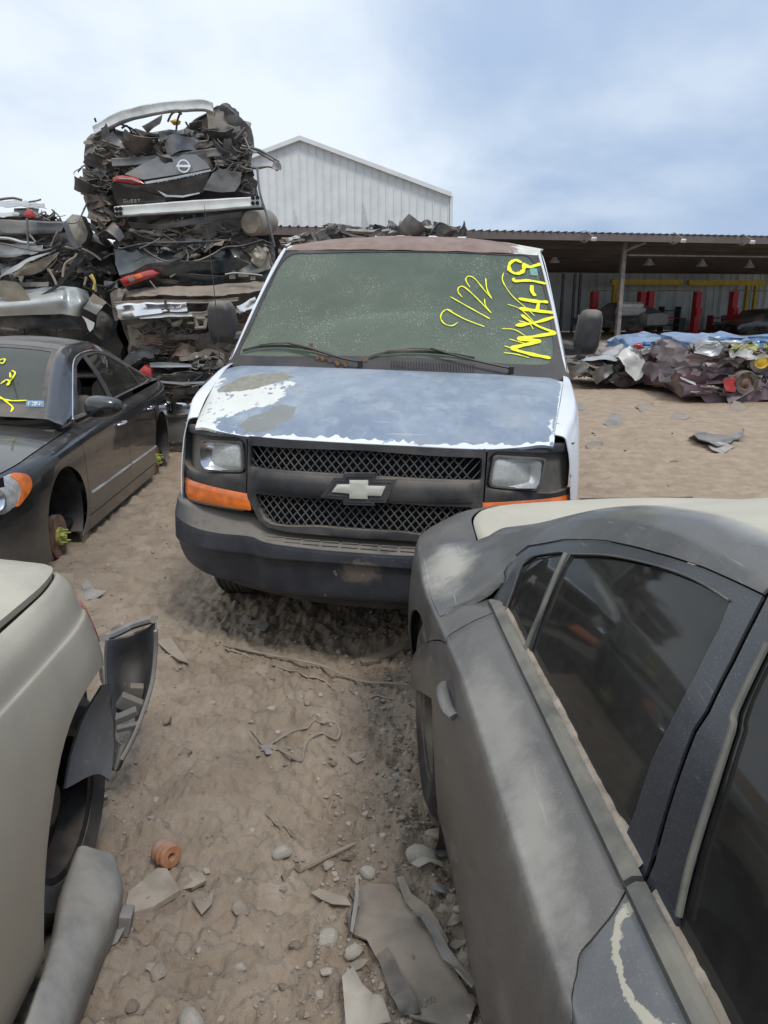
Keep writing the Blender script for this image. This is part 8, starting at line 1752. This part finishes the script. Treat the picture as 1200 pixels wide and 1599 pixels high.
psheet('wheel_liner', [[(152, 492), (160, 486), (176, 498)], [(150, 512, -.05), (162, 505, -.08), (176, 515)], [(148, 520, .05), (158, 530), (172, 528)]], YL - .5, 'rubber', H_, amp=.02, n=(12, 10), fr=2, sharp=50)
for p_ in ([(98, 432), (102, 412), (116, 402), (120, 396)], [(140, 430), (147, 440), (150, 455)], [(143, 428), (148, 440), (146, 452)], [(132, 445), (135, 432)], [(76, 420), (84, 434), (88, 444)]): ptube('hanging_hose', p_, YL - .5, .014, ['khaki_plastic', 'yellow_steel', 'yellow_steel', 'bare_steel', 'seat_tan'][wr.randint(5)], H_)
clutter(H_, [(-60, 400), (95, 400), (175, 410), (182, 480), (160, 470), (130, 445), (90, 440), (-60, 440)], YL - .1, 44, DK + ['wreck_grey', 'bare_steel', 'seat_tan', 'wreck_silver'], 14, bars=14, hoses=12)
clutter(H_, [(-60, 498), (175, 498), (178, 590), (-60, 590)], YL - .0, 18, DK, 17, bars=4, hoses=2)
# behind the van: scrap showing over the roof
K_ = thing('scrap_heap', (-.2, 17, 0), 'heap of torn black and grey scrap showing above the van roof', 'scrap heap'); YK = 17.0
core('crushed_body', [(438, 374), (520, 370), (640, 368), (712, 368), (740, 376), (760, 560), (430, 560)], YK, YK + 3, 'wreck_dark', K_, 51, .08)
clutter(K_, [(505, 352), (540, 358), (620, 358), (655, 350), (712, 362), (712, 372), (505, 374)], YK - .1, 60, DK + ['wreck_grey', 'wreck_grey', 'bare_steel', 'wreck_silver'], 52, size=(.15, .6), bars=22, hoses=16, dy=.5)
clutter(K_, [(436, 372), (470, 368), (500, 372), (500, 380), (436, 384)], YK - .1, 14, ['wreck_white', 'wreck_silver', 'wreck_dark'], 53, size=(.12, .4), bars=4, hoses=2, dy=.4)
ptube('bent_rail', [(540, 360), (590, 362), (640, 356), (700, 358)], YK - .5, .05, 'bare_steel', K_); psheet('bent_panel', [[(502, 352), (510, 350)], [(520, 356), (530, 350)]], YK - .4, 'wreck_black', K_, amp=.06, n=(10, 6))
# flattened cars on the right
GRR = 'flattened cars stacked in front of the shed'
def flat(poly, y, dep, mat, label, seed, amp=.10): 
    p = np.array(poly).mean(0); q = at(p[0], p[1], y=y); t = thing('flattened_car', (q[0], y + 1, max(0, at(p[0], max(a[1] for a in poly), y=y)[2])), label, 'crushed car', GRR); core('crushed_body', poly, y, y + dep, mat, t, seed, amp * 1.3, caps=7, an=(.45, .5, 2.2)); return t
Y1, Y2 = 15.2, 13.0
t = flat([(955, 600), (953, 585), (962, 560), (985, 548), (1030, 552), (1072, 560), (1080, 604), (1030, 606)], Y1, 1.9, 'wreck_mauve', 'dusty maroon flattened car at the base of the left blue-topped pile', 61)
psheet('bent_panel', [[(960, 556, -.1), (975, 545, 0), (990, 540, .3)], [(975, 572, -.15), (995, 562, -.1), (1010, 548, .1)], [(990, 590, -.1), (1012, 580, -.1), (1024, 566, .0)]], Y1 - .15, 'wreck_white', t, amp=.10, n=(18, 14), fr=2)
psheet('bent_panel', [[(1014, 562), (1016, 554)], [(1045, 556, -.1), (1048, 548)], [(1070, 554), (1070, 546)]], Y1 - .2, 'wreck_beige', t, amp=.06, n=(16, 8)); lamp('tail_light', [(990, 538), (1000, 535), (1006, 541), (998, 546)], Y1 - .3, 'lens_red', t); 
clutter(t, [(958, 560), (1070, 560), (1072, 600), (960, 598)], Y1 - .05, 9, ['wreck_maroon', 'wreck_mauve', 'wreck_dark', 'wreck_mauve'], 62, size=(.15, .5), bars=2, hoses=1, dy=.12)
def hubw(px, py, y, r, par, rm='yellow_steel'):
    c = at(px, py, y=y); V, Fc = lathe([(r * .55, .10), (r * .6, -.02), (r * .95, -.03), (r, .02), (r, .16), (r * .6, .2)], 22, (0, 1, .05), c); o = mk('wheel', V, Fc, M['rubber'], par); V, Fc = lathe([(0, -.02), (r * .2, -.02), (r * .5, .02), (r * .58, -.02), (r * .62, .0)], 20, (0, 1, .05), c); mk('rim', V, Fc, M[rm], o)
hubw(1052, 571, Y1 - .25, .22, t)
psheet('bent_panel', [[(1000, 566), (1005, 552)], [(1015, 570), (1022, 556)], [(1036, 568), (1044, 556)]], Y1 - .25, 'wreck_maroon', t, amp=.08, n=(12, 8))
t2 = flat([(985, 551), (990, 536), (1010, 532), (1060, 531), (1082, 540), (1084, 560), (1030, 558)], Y1 - .1, 1.8, 'wreck_blue', 'bright blue flattened car on top of the left pile before the shed', 63, .08)
clutter(t2, [(988, 536), (1080, 535), (1080, 554), (990, 552)], Y1 - .2, 14, ['wreck_blue', 'wreck_blue', 'wreck_white', 'wreck_dark', 'wreck_silver'], 64, size=(.12, .4), bars=3, hoses=2, dy=.2)
t3 = flat([(1068, 620), (1060, 590), (1075, 575), (1140, 578), (1290, 580), (1300, 630), (1130, 626)], Y2, 1.9, 'wreck_maroon', 'dark maroon flattened car at the base of the right pile', 65, .09)
hubw(1166, 598, Y2 - .2, .20, t3, 'rust'); psheet('body_panel', [[(1130, 592), (1134, 610)], [(1152, 590), (1150, 612)]], Y2 - .22, 'wreck_red', t3, amp=.03, n=(8, 8)); psheet('paper_label', [[(1062, 588), (1065, 592)], [(1086, 597), (1088, 602)]], Y2 - .30, 'lamp_white', t3, amp=.004, n=(6, 4))
clutter(t3, [(1068, 580), (1210, 580), (1210, 622), (1072, 616)], Y2 - .05, 11, ['wreck_maroon', 'wreck_mauve', 'wreck_dark', 'wreck_mauve', 'wreck_maroon'], 66, size=(.15, .5), bars=2, hoses=1, dy=.12)
t4 = flat([(1075, 578), (1080, 545), (1100, 538), (1160, 540), (1300, 540), (1300, 582)], Y2 + .1, 1.9, 'wreck_mauve', 'dusty mauve flattened car in the middle of the right pile', 67, .09)
hubw(1190, 563, Y2 - .15, .22, t4); psheet('bent_panel', [[(1140, 556), (1140, 545)], [(1170, 560, -.1), (1168, 544, -.1)], [(1205, 556), (1205, 545)]], Y2 - .1, 'wreck_white', t4, amp=.06, n=(14, 8)); psheet('bent_panel', [[(1140, 545), (1142, 536)], [(1200, 548), (1200, 538)]], Y2 - .15, 'yellow_marker_panel' if M.setdefault('yellow_marker_panel', plain('pale_yellow_panel', (.55, .56, .18), .5, var=.3, dust=.2)) else '', t4, amp=.05, n=(10, 6))
clutter(t4, [(1080, 548), (1210, 545), (1210, 578), (1080, 576)], Y2 - .0, 11, ['wreck_maroon', 'wreck_mauve', 'wreck_dark', 'wreck_mauve', 'wreck_white'], 68, size=(.15, .5), bars=2, hoses=1, dy=.12)
t5 = flat([(1085, 549), (1088, 532), (1110, 528), (1160, 531), (1300, 532), (1300, 549)], Y2 + .15, 1.8, 'wreck_blue', 'bright blue flattened car on top of the right pile before the shed', 69, .07)
psheet('body_panel', [[(1084, 552), (1088, 530)], [(1110, 556, -.1), (1118, 531)], [(1130, 552), (1142, 534)]], Y2 - .1, 'wreck_silver', t5, amp=.03, n=(12, 10)); clutter(t5, [(1086, 533), (1210, 533), (1210, 547), (1088, 550)], Y2 - .05, 12, ['wreck_blue', 'wreck_blue', 'wreck_silver', 'wreck_dark', 'wreck_mauve'], 70, size=(.12, .4), bars=3, hoses=2, dy=.2)
# grey front-end hulk left of those piles
t6 = thing('wrecked_front_end', (4.2, 17.5, 0), 'grey car front end with its bonnet torn, lying left of the flattened cars', 'wrecked car'); Yh = 15.3
core('engine_mass', [(895, 560), (930, 556), (965, 560), (968, 588), (900, 586)], Yh, Yh + 2.0, 'wreck_dark', t6, 71, .10)
psheet('hood', [[(908, 562, -.1), (930, 556, .2), (968, 540, .7)], [(935, 562, -.2), (952, 552, .2), (980, 536, .7)], [(962, 566, -.1), (975, 556, .3), (992, 540, .6)]], Yh - .1, 'wreck_silver', t6, amp=.05, n=(20, 16), fr=1.2, sharp=50)
clutter(t6, [(893, 562), (965, 565), (965, 586), (897, 584)], Yh - .05, 22, ['wreck_dark', 'wreck_black', 'wreck_grey', 'bare_steel', 'wreck_dark'], 72, size=(.12, .5), bars=8, hoses=6, dy=.2)
